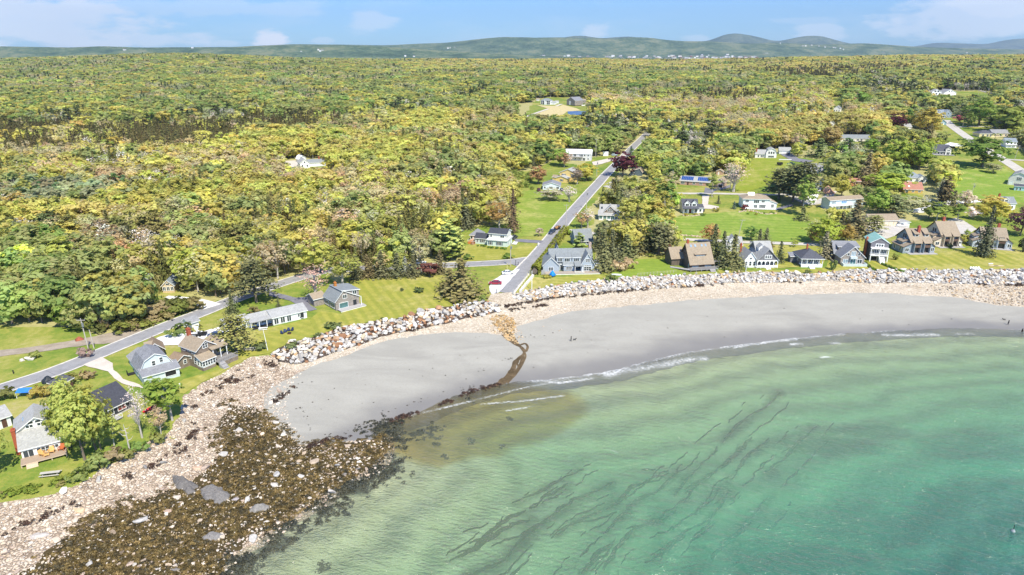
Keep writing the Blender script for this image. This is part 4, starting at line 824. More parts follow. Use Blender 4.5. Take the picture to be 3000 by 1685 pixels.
b.win(p, 'F', w-2.1, .9, 2.6, 1.4, 1, 1, gm=DARKV, name='porch_screen'); b.win(p, 'R', 1.3, .9, 2.0, 1.4, 1, 1, gm=DARKV, name='porch_screen'); b.part('foundation', MB().box(-.06, -.01, 2.7, 10.1, -1.2, .25), [plain('green_skirt', '2f5f58', .8)]); b.part('steps', MB().box(-1.8, -.05, 8.9, 10.1, -1, .35).box(-1.8, -1.7, 8.9, 10.1, .35, 1.3), [DARKV])
b = Bld('shingle_shed', 'small brown-roofed shingled shed behind the pale blue gambrel house', 'shed', (436, 1053), (484, 1043)); m = b.body(0, b.W, 0, 5.2, 2.3, 'y', 1.9, DKSH, RF['brown']); b.win(m, 'F', b.W*.35, .5, .9, 1.4); b.dormer(b.W*.22, .2, 2.2, 2, 2.1, 1.2, 'F', .7, GREYSH, RF['tan'], 1)
b = Bld('shingle_house', 'weathered brown shingle house with a glazed white sunroom and back deck', 'house', (597, 1088), (655, 1064)); w = b.W
m = b.body(.2, w-.3, 2.4, 9.6, 5.2, 'y', 2.0, BRNSH, RF['tan']); sun = b.body(0, w*.62, 0, 2.4, 2.9, 'F', .9, WHITE, RF['tan']); l = b.body(-2.9, .2, 6.2, 9.8, 2.7, 'y', .9, BRNSH, RF['brown']); r = b.body(w*.62, w+1.2, 1.0, 2.4, 2.9, 'F', .5, BRNSH, RF['tan'], z0=.1) if False else None
b.wins(sun, 'F', 5, 1.3, .72, 1.35, 1, 2); b.wins(sun, 'L', 2, 1.3, .72, 1.35, 1, 2); b.part('skirt', MB().box(-.05, w*.62+.05, -.05, -.01, -1, .9).box(-.05, -.01, -.05, 2.4, -1, .9), [BRNSH])
b.win(m, 'F', w*.45, 5.2, 1.3, 1.3, 2, 2); b.wins(m, 'L', [1.4, 5.8], 4.1, 1.4, .95, 2, 1); b.win(m, 'L', 3.8, 4.4, 1, .35); b.win(m, 'L', 6.2, 1.3, .9, 1.3, 1, 2); b.win(m, 'L', 3.9, 2.3, 1.1, .6); b.win(l, 'F', 1.8, 1.2, .8, 1.0, 1, 2)
b.chimney(w*.5, 9.3, 5, 9.0, .9, .8); q = b.body(w-.3, w+2.6, 3.2, 8.6, 5.0, 'R', -.9, GREYSH, RF['tan'], name='side_wall') ; b.deck(w*.62, w+3.6, -1.6, 3.2, 1.5, DECKG, 1, DECKG, stairs=(w*.75, 1.6), skirt=BRNSH); b.posts([w*.7, w+.4, w+2.3], 1.2, 1.5, 4.4)
b.part('porch_roof', MB().add([(w*.62, .9, 4.4), (w+2.7, .9, 4.3), (w+2.7, 3.4, 4.9), (w*.62, 3.4, 5.0), (w*.62, .9, 4.6), (w+2.7, .9, 4.5), (w+2.7, 3.4, 5.1), (w*.62, 3.4, 5.2)], [(0, 3, 2, 1), (4, 5, 6, 7), (0, 1, 5, 4), (1, 2, 6, 5), (2, 3, 7, 6), (3, 0, 4, 7)]), [RF['tan']])
b = Bld('ranch_house', 'long white ranch house with a low grey roof and an open porch', 'house', (737, 969), (900, 931)); w = b.W; x = w*.385
m = b.body(x, w, 0, 7.5, 2.5, 'x', 1.3, WHITES, RF['palegrey']); p = b.body(0, x, 2.2, 7.0, 2.4, 'x', 1.15, WHITES, RF['palegrey']); e = b.body(-6.5, 0, 3.2, 8.4, 2.4, 'x', 1.1, WHITES, RF['palegrey'])
b.wins(m, 'F', [1.0, 3.0, 5.0], .35, 1.25, 1.75, 2); b.win(m, 'F', 8.2, 1.0, .7, 1.0); b.door(m, 'F', 9.2, .15, .8, 2, plain('dark_door', '2f3438', .5)); b.win(m, 'F', w-x-1.7, .5, 1.4, 1.7, 2); b.wins(p, 'F', [1.8, 4.6], .9, 1.3, 1.1, 2); b.win(e, 'F', 5.6, .2, .9, 2.0, name='side_door', gm=GLASSB)
b.part('porch_roof', MB().add([(-.2, -.1, 2.35), (x, -.1, 2.35), (x, 2.2, 2.75), (-.2, 2.2, 2.75), (-.2, -.1, 2.58), (x, -.1, 2.58), (x, 2.2, 2.98), (-.2, 2.2, 2.98)], [(0, 3, 2, 1), (4, 5, 6, 7), (0, 1, 5, 4), (1, 2, 6, 5), (2, 3, 7, 6), (3, 0, 4, 7)]), [RF['palegrey']]); b.part('porch_floor', MB().box(0, x, 0, 2.2, -.5, .18), [DARKV]); b.posts([.1, x*.38, x*.72], .12, .18, 2.4)
b = Bld('tool_shed', 'small white gabled tool shed beside the shore road', 'shed', (556, 966), (584, 957)); m = b.body(0, b.W, 0, 3.4, 2.1, 'x', 1.1, WHITES, RF['grey']); b.door(m, 'L', 1.6, .1, 1.2, 1.9, WHITE)
b = Bld('grey_shingle_house', 'grey shingle house with a long saltbox roof standing alone on the big lawn', 'house', (985, 911), (1054, 893)); w = b.W
m = b.body(0, w, 0, 7.5, 3.1, 'y', 3.2, GREYSH, RF['slate'], peak=.3) if False else b.body(0, w*.98, 0, 8, 3.2, 'y', 3.0, GREYSH, RF['slate'], peak=.34)
b.bodies[-1]['H']; u2 = b.body(w*.3, w, .02, 7.6, 5.4, 'R', .9, GREYSH, RF['slate']) ; b.win(m, 'F', w*.33, .5, 3.0, 1.7, 1, 1, gm=GLASST); b.wins(m, 'F', [w*.33-1, w*.33, w*.33+1], .12, .8, .25); b.win(u2, 'F', w*.04+.5, 3.6, 1.35, 1.2, 2); b.win(u2, 'F', w*.52, 4.2, 1.35, 1.2, 2); b.door(u2, 'F', w*.5, .15, 1.2, 2.1, plain('dark_door', '2f3438', .5))
b.wins(m, 'L', [1.7, 5.6], .6, 2.7, 1.5, 3, 1); b.deck(w*.05, w*1.12, -2.6, 0, .45, DECKG, 0, skirt=WHITE); b.posts([w*1.0], -1.2, .45, 3.4); b.chimney(w*.36, 5.5, 5.6, 7.6, .8, .7, BRICKO); e = b.body(w*.85, w+2.2, 8, 11.5, 2.8, 'x', 1.2, GREYSH, RF['slate']); c = b.body(-3.6, .3, 8.2, 13, 2.6, 'x', 1.3, GREYSH, RF['tan'])
# ---- houses in the wood on the left
b = Bld('wood_cottage', 'grey-roofed cottage with tan walls in the wood by the pale drive', 'house', (478, 859), (512, 857)); m = b.body(0, b.W, 0, 7, 2.7, 'y', 1.8, plain('tan_wall', 'c9b48f', .8), RF['bluegrey']); b.wins(m, 'F', 3, .9, .9, 1.3, 2); b.win(m, 'F', b.W/2, 2.9, 1.2, .6)
b = Bld('red_cottage', 'small cottage with dull pinkish walls and metal roof in the wood', 'house', (404, 853), (438, 852)); m = b.body(0, b.W, 0, 6, 2.6, 'y', 1.7, plain('red_wall', 'a08378', .8), RF['grey']); b.wins(m, 'F', 2, .9, .8, 1.2)
b = Bld('low_brown_house', 'low brown-roofed house hidden in scrub left of the red cottage', 'house', (268, 872), (322, 872)); m = b.body(0, b.W, 0, 8, 2.5, 'x', 1.6, plain('tan_wall', 'c9b48f', .8), RF['brown']); b.wins(m, 'F', 3, .8, 1.1, 1.1, 2)
b = Bld('clearing_house', 'white house with pale roof in a small clearing deep in the left-hand wood', 'house', (880, 494), (908, 492)); m = b.body(0, b.W, 0, 11, 3.6, 'y', 2.6, WHITES, RF['palegrey']); b.wins(m, 'F', 2, 1, .9, 1.4); b.win(m, 'F', b.W/2, 3.6, .9, 1.2); e = b.body(b.W, b.W+12, 4, 10, 3, 'x', 1.8, WHITES, RF['slate']); b.chimney(b.W+8, 7, 4, 6.4)
b = Bld('clearing_barn', 'white barn with curved roof beside the clearing house', 'barn', (878, 478), (898, 476)); m = b.body(0, b.W, 0, 7, 2.5, 'gy', 2.6, WHITES, RF['white']); b.garage(m, 'F', [b.W/2])
# ---- around the junction
b = Bld('mint_house', 'pale mint two-storey house with dark roof and long left wing by the junction', 'house', (1427, 720), (1485, 725)); w = b.W
m = b.body(0, w, 0, 7.5, 2.7, 'F', .25, MINT, RF['palegrey']); up = b.body(.5, w-.5, 1.0, 7.5, 2.6, 'x', 1.5, plain('pale_shake', 'dcdcd6', .8, .15, 4), RF['charcoal'], z0=2.9); b.part('mansard_skirt', MB().add([(-.3, -.4, 2.65), (w+.3, -.4, 2.65), (w-.4, .98, 3.5), (.4, .98, 3.5), (w+.3, 7.5, 2.65), (w-.4, 7.5, 3.5), (-.3, 7.5, 2.65), (.4, 7.5, 3.5)], [(0, 1, 2, 3), (1, 4, 5, 2), (6, 0, 3, 7), (0, 6, 4, 1)]), [plain('white_shake', 'e9eae8', .8, .12, 4)])
SH = plain('blue_shutter', '43606e', .6); b.win(m, 'F', w*.17, .7, .9, 1.4, 1, 2, shut=SH); b.win(m, 'F', w*.62, .7, 1.9, 1.4, 3, 1, shut=SH); b.win(up, 'F', w*.12, 3.9, .8, 1.0, 1, 2); b.win(up, 'F', w*.68, 3.9, 1.7, .9, 2); b.wins(m, 'R', [2, 4.5], .8, .9, 1.3); b.win(up, 'R', 1.5, 3.8, .8, 1)
l = b.body(-w*.68, 0, 1.8, 7.0, 2.6, 'x', 1.6, MINT, RF['charcoal']); b.wins(l, 'F', [w*.12, w*.28, w*.37, w*.46], .9, .75, 1.2, 1, 2); l2 = b.body(-w*1.12, -w*.62, 6, 12, 2.7, 'hip', 1.9, WHITES, RF['midgrey']); b.wins(l2, 'F', 3, .9, .9, 1.2); b.deck(-w*1.05, -w*.68, 1.5, 6, .8, BRICKO, 1, WHITE, stairs=-w*.95)
b = Bld('blue_house', 'large pale blue shingle-style house with dormers, gables and white-edged deck behind the seawall', 'house', (1590, 802), (1748, 799)); w = b.W; k = w/20.5
m = b.body(3.2*k, w-1.2*k, 3.4, 11.5, 2.9, 'x', 4.7, BLUES, RF['slate']); lw = b.body(.2, 6.2*k, 1.2, 9.5, 2.9, 'y', 3.0, BLUES, RF['slate']); rg_ = b.body(14.6*k, w-.9*k, .8, 7, 3.2, 'y', 4.1, BLUES, RF['slate']); mid = b.body(8.2*k, 12.2*k, 1.9, 4, 2.8, 'F', 1.2, BLUES, RF['slate'])
b.win(lw, 'F', 3*k, .8, 1.7, 1.3, 2, 2); b.win(rg_, 'F', 2.5*k, .7, 2.7, 1.5, 3, 2); b.wins(rg_, 'F', [1.6*k, 2.5*k, 3.4*k], 2.45, .8, .35); b.win(rg_, 'F', 2.5*k, 4.2, 1.5, 1.1, 2, 2); b.win(mid, 'F', 2.0*k, .8, 2.1, 1.2, 3, 2); b.win(m, 'F', 4.6*k, .3, 1.5, 1.9, 2, 1, name='patio_door')
b.dormer(6.9*k, 3.0, 2.6, 4, 3.6, 1.7, 'F', .9, BLUES, RF['slate'], 3); b.dormer(9.6*k, 3.0, 3.2, 4, 3.5, 1.7, 'F', 1.0, BLUES, RF['slate'], 3); b.dormer(13.1*k, 3.0, 3.2, 4, 3.5, 1.7, 'F', 1.0, BLUES, RF['slate'], 3)
pr = b.body(12.1*k, 15*k, .2, 3.4, 2.6, 'F', 1.0, BLUES, RF['slate'], z0=.05) if False else None
b.part('porch_roof', MB().add([(12.1*k, -.4, 2.7), (15.2*k, -.4, 2.7), (15.2*k, 3.4, 3.9), (12.1*k, 3.4, 3.9), (12.1*k, -.4, 2.9), (15.2*k, -.4, 2.9), (15.2*k, 3.4, 4.1), (12.1*k, 3.4, 4.1)], [(0, 3, 2, 1), (4, 5, 6, 7), (0, 1, 5, 4), (1, 2, 6, 5), (2, 3, 7, 6), (3, 0, 4, 7)]), [RF['slate']]); b.posts([12.2*k, 15.0*k], -.2, .4, 2.7); b.win(m, 'F', 10.3*k, .4, 2.2, 1.9, 3, 1, name='porch_door')
sp_ = b.body(w-.9*k, w+1.1*k, 2.2, 6.5, 3.0, 'flat', 0, WHITE, DECKG); b.wins(sp_, 'F', 2, .5, .55, 1.6, 1, 2); b.wins(sp_, 'R', 3, .5, .8, 1.6, 1, 2); rr = MB()
for a_, c_ in (((w-.8*k, 2.3), (w+1.0*k, 2.3)), ((w+1.0*k, 2.3), (w+1.0*k, 6.3))): rr.bar((*a_, 4.2), (*c_, 4.2), .12); rr.bar((*a_, 3.5), (*c_, 3.5), .1); rr.bar((*a_, 3.2), (*a_, 4.2), .12); rr.bar((*c_, 3.2), (*c_, 4.2), .12)
b.part('balcony_railing', rr, [WHITE]); b.deck(.8, w+1.4*k, -1.8, 1.2, .45, DECK, 0, skirt=WHITE); r_ = MB(); r_.bar((12.1*k, -1.9, 1.3), (15.4*k, -1.9, 1.3), .1); r_.bar((12.1*k, -1.9, .6), (15.4*k, -1.9, .6), .08)
for i in range(9): r_.bar((12.1*k+3.3*k*i/8, -1.9, .45), (12.1*k+3.3*k*i/8, -1.9, 1.3), .07)
b.part('railing', r_, [WHITE]); b.chimney(w-1.6*k, 7.6, 6.5, 9.6, 1.0, .9, STONE); tw = b.body(5.2*k, 8*k, 10, 13.5, 3.8, 'y', 4.6, BLUES, RF['slate'], name='rear_wall'); b.part('deck_screen', MB().box(-.7, .6, -1.7, -1.6, 0, 2.0), [DECKG])
b = Bld('blue_cottage', 'blue cottage with one broad steep grey roof beside the long hedge', 'house', (1687, 722), (1736, 719)); m = b.body(0, b.W, 0, 8, 2.3, 'x', 4.2, siding('blue_cottage_siding', '8f9eab'), RF['slate']); b.win(m, 'F', b.W-2.3, .9, .9, .9, 1); b.win(m, 'F', 2, .9, .9, .9); b.door(m, 'R', 3, .1, 1, 2, WHITE)
b = Bld('porch_cottage', 'tan shingle cottage with a big front gable and white screened porch by the grove', 'house', (1754, 645), (1817, 647)); w = b.W
m = b.body(.5, w-.6, 3, 10, 3.4, 'x', 3.2, BRNSH, RF['palegrey']); p = b.body(0, w, 0, 3, 2.7, 'F', 1.3, WHITE, RF['palegrey'], ov=.5); g = b.body(w*.24, w*.80, 1.6, 8, 4.1, 'y', 2.6, BRNSH, RF['palegrey'])
b.wins(p, 'F', [w*.09, w*.28, w*.46, w*.63], .8, 1.5, 1.6, 1, gm=GLASST, name='porch_screen'); b.wins(p, 'F', [w*.80, w*.91], .9, .7, 1.2, 1, 2); b.win(g, 'F', w*.28, 4.25, 2.4, 1.1, 3, 2); b.deck(w*.38, w*.56, -.9, 0, .3, WHITE, stairs=None); b.skylights([w*.13], 4.2, 5.0, .9, GLASS, .8, 1.1)
b = Bld('white_apartments', 'long two-storey white building with a bright white roof and balcony by the straight road', 'building', (1657, 470), (1732, 472)); w = b.W
m = b.body(0, w, 0, 9, 5.2, 'x', 2.6, siding('grey_white_siding', 'd6d8d8'), RF['white']); b.wins(m, 'F', [w*.2, w*.56, w*.74, w*.88], 3.6, .9, 1.1); b.win(m, 'F', w*.36, 3.2, 1.9, 1.7, 2); b.win(m, 'F', w*.62, 3.2, 1.9, 1.7, 2); b.wins(m, 'F', [w*.38, w*.55, w*.88], .9, .8, 1.2); b.win(m, 'F', w*.72, .2, 1.8, 2.0, 2, name='patio_door'); b.wins(m, 'R', 2, 3.6, .9, 1.1)
b.deck(w*.28, w*.67, -1.6, 0, 2.9, DECKG, 1, DECKG)
b = Bld('yellow_house', 'yellow house with black shutters and pale roof beside the straight road', 'house', (1627, 533), (1662, 536)); w = b.W; BSH = plain('black_shutter', '33352f', .6)
lo_ = b.body(0, w, 0, 5, 2.7, 'y', 1.3, YEL, RF['palegrey']); m = b.body(w*.12, w*1.5, 5, 14, 5.4, 'y', 2.4, YEL, RF['palegrey']); b.win(lo_, 'F', w*.52, .8, 1.1, 1.2, 1, 2, shut=BSH); b.win(m, 'F', w*.35, 3.3, 1.9, 1.4, 3, 1, shut=BSH); b.win(m, 'F', w*1.1, 3.0, 1.6, 1.8, 2, 1, shut=BSH); s_ = b.body(-w*.45, 0, 4, 9, 2.3, 'x', .9, YEL, RF['tan'])
b = Bld('low_blue_house', 'low pale blue house with a broad grey gable in front of the yellow house', 'house', (1590, 556), (1641, 557)); w = b.W; m = b.body(0, w, 0, 10, 2.6, 'y', 1.7, siding('ice_blue_siding', 'dbe6ee'), RF['midgrey']); b.wins(m, 'F', [w*.12, w*.42, w*.52], .9, .9, 1.1); b.win(m, 'F', w*.86, .7, 1.5, 1.3, 2); b.wins(m, 'R', 3, .9, .9, 1.1)
b = Bld('dark_house', 'small dark blue house with tan roof behind the purple beech', 'house', (1846, 514), (1880, 516)); m = b.body(0, b.W, 0, 9, 2.6, 'y', 2.2, plain('dark_blue_wall', '5d6c76', .8), RF['tan'], peak=.8); b.win(m, 'F', b.W*.3, .7, 1.3, 1.3, 2)
b = Bld('white_container', 'plain white storage container beside the drive of the long white building', 'container', (1767, 457), (1782, 457)); m = b.body(0, b.W, 0, 2.6, 2.8, 'flat', 0, WHITE, WHITE, ov=.05); b.garage(m, 'F', [b.W/2], b.W*.8, 2.3)
# ---- far clearing
b = Bld('colonial_house', 'white hip-roofed colonial house with dark shutters in the far clearing', 'house', (1584, 306), (1612, 307)); w = b.W; m = b.body(0, w, 0, 9, 5.6, 'hip', 2.6, WHITES, RF['slate'])
for z_ in (.9, 3.6): b.wins(m, 'F', [w*.12, w*.3, w*.7, w*.88], z_, 1.2, 1.7, 1, 1, fm=plain('black_frame', '22262a', .6), fw=.35)
b.body(w*.4, w*.6, -1.6, .1, 5.4, 'y', 1.6, WHITES, RF['slate'], name='porch'); e = b.body(w, w+6, 2, 9, 3.2, 'hip', 1.6, WHITES, RF['palegrey'])
b = Bld('grey_barn', 'weathered grey barn on stilts by the pond', 'barn', (1660, 308), (1684, 311)); w = b.W; m = b.body(0, w, 0, 15, 6.5, 'y', 4.2, GREYSH, RF['midgrey'], z0=.8); b.win(m, 'F', w*.4, 1.2, 2.6, 5, 1, gm=WHITE, name='barn_door'); b.wins(m, 'R', 3, 4, 1.2, 1.4); b.posts([.4, w*.35, w*.7, w-.3], .3, -1.5, .9, DARKV, .5)
b = Bld('field_shed', 'tiny white shed left of the hip-roofed colonial house', 'shed', (1572, 296), (1580, 296)); m = b.body(0, b.W, 0, 4, 2.6, 'x', 1.2, WHITES, RF['tan']); b.door(m, 'F', b.W/2)
b = Bld('field_garage', 'tiny low white garage between the colonial house and the barn', 'garage', (1627, 303), (1637, 303)); m = b.body(0, b.W, 0, 5, 2.3, 'x', 1.2, WHITES, RF['palegrey']); b.garage(m, 'F', [b.W/2], 2.2)
b = Bld('stone_shed', 'small grey shed right of the barn by the pond', 'shed', (1704, 302), (1716, 302)); m = b.body(0, b.W, 0, 5, 4, 'x', 1.5, GREYSH, RF['tan']); b.win(m, 'F', b.W/2, 1.5, 1.2, 1.2)
# ---- front row on the right
b = Bld('brown_house', 'brown shingle house with a huge tan bell-cast roof, eyebrow dormer and ramped deck', 'house', (2022, 791), (2086, 787)); w = b.W; BW = shingle('brown_board_wall', '6d6258', .25, (3, 3, 1)); DT = plain('dark_trim', '5d4f45', .7)
m = b.body(0, w, 0, 10, 2.6, 'x', 6.6, BW, RF['tan'], ov=.6, trim=DT); b.win(m, 'F', w*.22, .5, 2.7, 1.6, 1, 1, fm=DT, gm=GLASSB); b.win(m, 'F', w*.8, .5, 2.7, 1.6, 1, 1, fm=DT, gm=GLASSB); b.door(m, 'F', w*.52, .1, 1.8, 2.1, DARKV); b.wins(m, 'L', [3.5, 5.2], 5.2, .8, 1.5, fm=DT); b.win(m, 'L', 8.4, .6, 1.1, 1.6, fm=DT, gm=GLASSB)
b.dormer(w*.5, 1.6, 4.6, 3.4, 4.2, 1.3, 'F', 1.5, BW, RF['tan'], 3, 1.0, 3.8, fm=DT, trim=DT, gm=GLASSB); b.skylights([w*.16, w*.36, w*.66, w*.84], 3.9, 8.0, 1.32, SKYL, .7, 1.0); b.chimney(.5, 5.2, 8.2, 10.4, .8, .7)
q = b.body(-5, 0, 6.5, 13, 3.0, 'x', 3.6, BW, RF['tan'], trim=DT); b.deck(-1.2, w+1, -3.0, 0, .9, DECKG, 1, DECKG, stairs=(w*.85, 2.2)); b.part('ramp', MB().add([(-6.5, 4, .3), (-1.2, -3, .9), (-1.2, -1.2, .9), (-6.0, 5.5, .3), (-6.5, 4, .1), (-1.2, -3, .7), (-1.2, -1.2, .7), (-6.0, 5.5, .1)], [(0, 1, 2, 3), (7, 6, 5, 4), (0, 4, 5, 1), (2, 6, 7, 3)]), [DECKG])
pg = MB()
for x_ in (w+1.2, w+3.4):
    for y_ in (.8, 3.6): pg.box(x_-.08, x_+.08, y_-.08, y_+.08, -.5, 2.5)
for i in range(7): pg.bar((w+.9, .6+i*.52, 2.6), (w+3.8, .6+i*.52, 2.6), .1)
b.part('pergola', pg, [DECKG])
b = Bld('arched_porch_house', 'white-trimmed grey cottage with an arched front porch and scalloped gables', 'house', (2183, 787), (2277, 786)); w = b.W
m = b.body(w*.36, w, 2.2, 12, 3.2, 'y', 4.4, MIDSH, RF['palegrey']); pch = b.body(w*.36, w, .05, 2.2, 3.3, 'y', 4.4, WHITE, RF['palegrey'], name='porch') if False else None
MB_p = MB(); x0_, x1_ = w*.36, w
b.part('gable', MB().prism([(x0_+.1, 3.35), (x1_-.1, 3.35), ((x0_+x1_)/2, 7.4)], 'y', .1, 2.2), [MIDSH]); b.part('gable_roof', MB().add([(x0_-.4, -.4, 3.0), ((x0_+x1_)/2, -.4, 7.7), (x1_+.4, -.4, 3.0), (x0_-.4, 2.3, 3.0), ((x0_+x1_)/2, 2.3, 7.7), (x1_+.4, 2.3, 3.0), (x0_-.4, -.4, 3.25), ((x0_+x1_)/2, -.4, 7.95), (x1_+.4, -.4, 3.25), (x0_-.4, 2.3, 3.25), ((x0_+x1_)/2, 2.3, 7.95), (x1_+.4, 2.3, 3.25)], [(6, 7, 10, 9), (7, 8, 11, 10), (0, 3, 4, 1), (1, 4, 5, 2), (0, 1, 7, 6), (1, 2, 8, 7), (0, 6, 9, 3), (2, 5, 11, 8)]), [RF['palegrey']])
ar = MB(); nb = 5; bw = (x1_-x0_)/nb
for i in range(nb):                       # scalloped white arches
    a0 = x0_+i*bw; seg = 9; pr_ = [(a0, 3.35), (a0, .6), (a0+.13, .6)]+[(a0+bw/2-(bw/2-.13)*math.cos(math.pi*j/seg), 1.9+(1.0)*math.sin(math.pi*j/seg)) for j in range(seg+1)]+[(a0+bw-.13, .6), (a0+bw, .6), (a0+bw, 3.35)]
    for j in range(len(pr_)-1): pass
    top = [(p_[0], 3.35) for p_ in pr_]
    for j in range(2, len(pr_)-3):
        p_, q_ = pr_[j], pr_[j+1]; ar.add([(p_[0], .02, p_[1]), (q_[0], .02, q_[1]), (q_[0], .02, 3.35), (p_[0], .02, 3.35), (p_[0], .14, p_[1]), (q_[0], .14, q_[1]), (q_[0], .14, 3.35), (p_[0], .14, 3.35)], [(0, 1, 2, 3), (7, 6, 5, 4), (0, 4, 5, 1)])
    ar.box(a0-.1, a0+.13, 0, .16, -.2, 3.35)
ar.box(x1_-.13, x1_+.1, 0, .16, -.2, 3.35); ar.box(x0_, x1_, -.01, .1, .55, 1.25)
b.part('porch_arches', ar, [WHITE]); b.part('porch_floor', MB().box(x0_, x1_, 0, 2.2, .3, .55), [WHITE]); b.part('porch_steps', MB().box(w*.63, w*.77, -.5, 0, -.8, .45).box(w*.63, w*.77, -1.1, -.5, -.8, .2).box(w*.63, w*.77, -1.6, -1.1, -.8, 0), [WHITE])
fb = dict(x0=x0_, x1=x1_, y0=.1, y1=2.2, H=3); b.win(fb, 'F', (x1_-x0_)/2, 4.1, 2.4, 1.1, 3, 2, fw=.2); b.wins(m, 'F', [1.6, 3.4, 5.4], .9, .9, 1.3)
lw = b.body(0, w*.36, 1.2, 9, 3.3, 'y', 2.9, WHITES, RF['palegrey']); b.wins(lw, 'F', 3, .9, .8, 1.6, 1, 2); b.wins(lw, 'F', [w*.18], 3.5, .8, .6); b.wins(lw, 'L', 3, 1, .8, 1.3)
bk = b.body(w*.5, w*.98, 6, 14, 5.0, 'x', 3.2, MIDSH, RF['palegrey']); b.dormer(w*.62, 5.2, 2.4, 3, 5.2, 1.6, 'y', 1.2, WHITE, RF['palegrey'], 2); b.chimney(w*.05, 8.5, 3, 7.6, .7, .7)
b = Bld('white_cottage', 'little white gabled cottage behind the dark spruces by the lane', 'house', (2128, 737), (2172, 738)); w = b.W; m = b.body(0, w, 0, 7, 3.0, 'x', 2.6, WHITES, RF['palegrey']); b.dormer(w*.4, .3, 3, 4, 2.6, 2.3, 'y', 1.6, WHITES, RF['palegrey'], 2); b.wins(m, 'F', 3, .9, .9, 1.3)
b = Bld('dark_roof_bungalow', 'grey bungalow with a dark hip roof and white columned porch', 'house', (2346, 783), (2409, 784)); w = b.W
m = b.body(.2, w-.2, 2.4, 9.5, 3.3, 'flat', 0, MIDSH, RF['dark'], ov=.01); b.body(0, w, 0, 9.6, .35, 'hip', 2.5, WHITE, RF['dark'], z0=3.3, name='eave_band', ov=.5); b.deck(0, w, 0, 2.4, 1.0, WHITE, 0, stairs=None, skirt=WHITE); b.posts([.15, w*.27, w*.55, w*.82, w-.15], .15, 1.0, 3.35, WHITE, .2)
b.win(m, 'F', w*.2, 1.5, 1.2, 1.3, 1, 2); b.win(m, 'F', w*.42, 1.1, 1.6, 2.0, 2, name='porch_door'); b.win(m, 'F', w*.72, 1.5, 1.4, 1.3, 2, 2); b.wins(m, 'L', [2, 4.6], 1.5, .8, 1.3, 1, 2); b.part('porch_steps', MB().box(w*.36, w*.58, -.7, 0, -1, .75).box(w*.36, w*.58, -1.5, -.7, -1, .4).box(w*.36, w*.58, -2.3, -1.5, -1, .1), [WHITE]); b.chimney(w*.42, 5.5, 5, 7.6, .55, .55); b.body(-2.2, .2, 6, 9, 2.6, 'F', .6, MIDSH, RF['midgrey'], name='side_wall')
b = Bld('grey_gable_house', 'dark grey gabled house with an oval-topped balcony window and pale deck wall', 'house', (2461, 776), (2530, 777)); w = b.W
m = b.body(0, w, 0, 6, 3.2, 'y', 4.2, GREYSH, RF['midgrey']); b.win(m, 'F', w*.2, .8, 1.7, 1.5, 2, gm=GLASSB); b.win(m, 'F', w*.8, .8, 1.7, 1.5, 2); b.win(m, 'F', w*.52, .4, 2.0, 2.1, 2, name='patio_door', gm=GLASST); b.win(m, 'F', w*.5, 3.6, 1.6, 2.0, 3, gm=GLASSB); b.win(m, 'F', w*.29, 3.9, .8, 1.0); b.win(m, 'F', w*.73, 3.9, .8, 1.0); b.part('balcony', MB().box(w*.36, w*.64, -1.1, 0, 2.75, 3.6), [plain('pale_board', 'c4cfcf', .7)])
bk = b.body(-.3, w*.95, 6, 13.5, 3.2, 'x', 3.9, DKSH, RF['midgrey']); b.wins(bk, 'L', [2.2, 5], 1, .8, 1.4, 1, 2); b.dormer(w*.3, 6.5, 3.5, 3.5, 4.0, 1.6, 'F', .9, DKSH, RF['midgrey'], 2); b.dormer(w*.85, 6.5, 3.2, 3.5, 4.0, 1.6, 'F', .9, DKSH, RF['midgrey'], 2)
b.part('deck_wall', MB().box(w*.03, w*1.03, -2.4, -2.2, -1, 1.15).box(w*1.0, w*1.03, -2.2, 0, -1, 1.15).box(w*.03, w*.06, -2.2, 0, -1, 1.15).box(w*.06, w*1.0, -2.2, 0, .1, .35), [plain('pale_board', 'c4cfcf', .7)]); b.part('path_wall', MB().box(-1.6, -1.4, -1, 10, -1, .9), [plain('weathered_board', 'b5a995', .8)])
b = Bld('teal_roof_house', 'tall three-storey grey and white house with a teal roof and brick chimney', 'house', (2546, 766), (2598, 769)); w = b.W
m = b.body(.05, w-.05, 1.6, 10.5, 7.6, 'y', 2.0, DKSH, RF['teal'], ov=.5); g = b.body(0, w, 1.2, 1.6, 7.6, 'y', 2.0, MIDSH, RF['teal'], ov=.25, name='front_wall'); b.part('balcony', MB().box(0, w, -.4, 1.2, 2.55, 2.75), [WHITE]); b.posts([.12, w*.5, w-.12], -.25, -.8, 2.6, WHITE, .28); b.posts([.12, w*.5, w-.12], -.25, 2.7, 5.5, WHITE, .22); b.part('porch_beam', MB().box(0, w, -.4, 1.2, 5.4, 5.75), [WHITE])
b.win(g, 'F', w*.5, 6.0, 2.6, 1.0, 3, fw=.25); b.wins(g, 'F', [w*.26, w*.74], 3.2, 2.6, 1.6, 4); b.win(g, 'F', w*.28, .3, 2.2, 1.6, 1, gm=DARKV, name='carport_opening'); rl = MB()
rl.bar((.1, -.35, 3.6), (w-.1, -.35, 3.6), .09)
for i in range(15): rl.bar((.1+(w-.2)*i/14, -.35, 2.75), (.1+(w-.2)*i/14, -.35, 3.6), .06)
b.part('railing', rl, [WHITE]); st_ = MB()
for i in range(10): st_.box(w*.5, w*.78, -.45-.3*(i+1), -.45-.3*i, -1, 2.5-.25*(i+1))
b.part('stairs', st_, [WHITE]); b.chimney(-.35, 6.2, -1, 8.3, .6, 1.1, plain('orange_chimney', 'c0714f', .85, .2, 5))
BG = siding('condo_blue_siding', '929fa8'); CG = siding('condo_cream_siding', 'd3c7b2'); DKT = plain('brown_trim', '6b564a', .7)
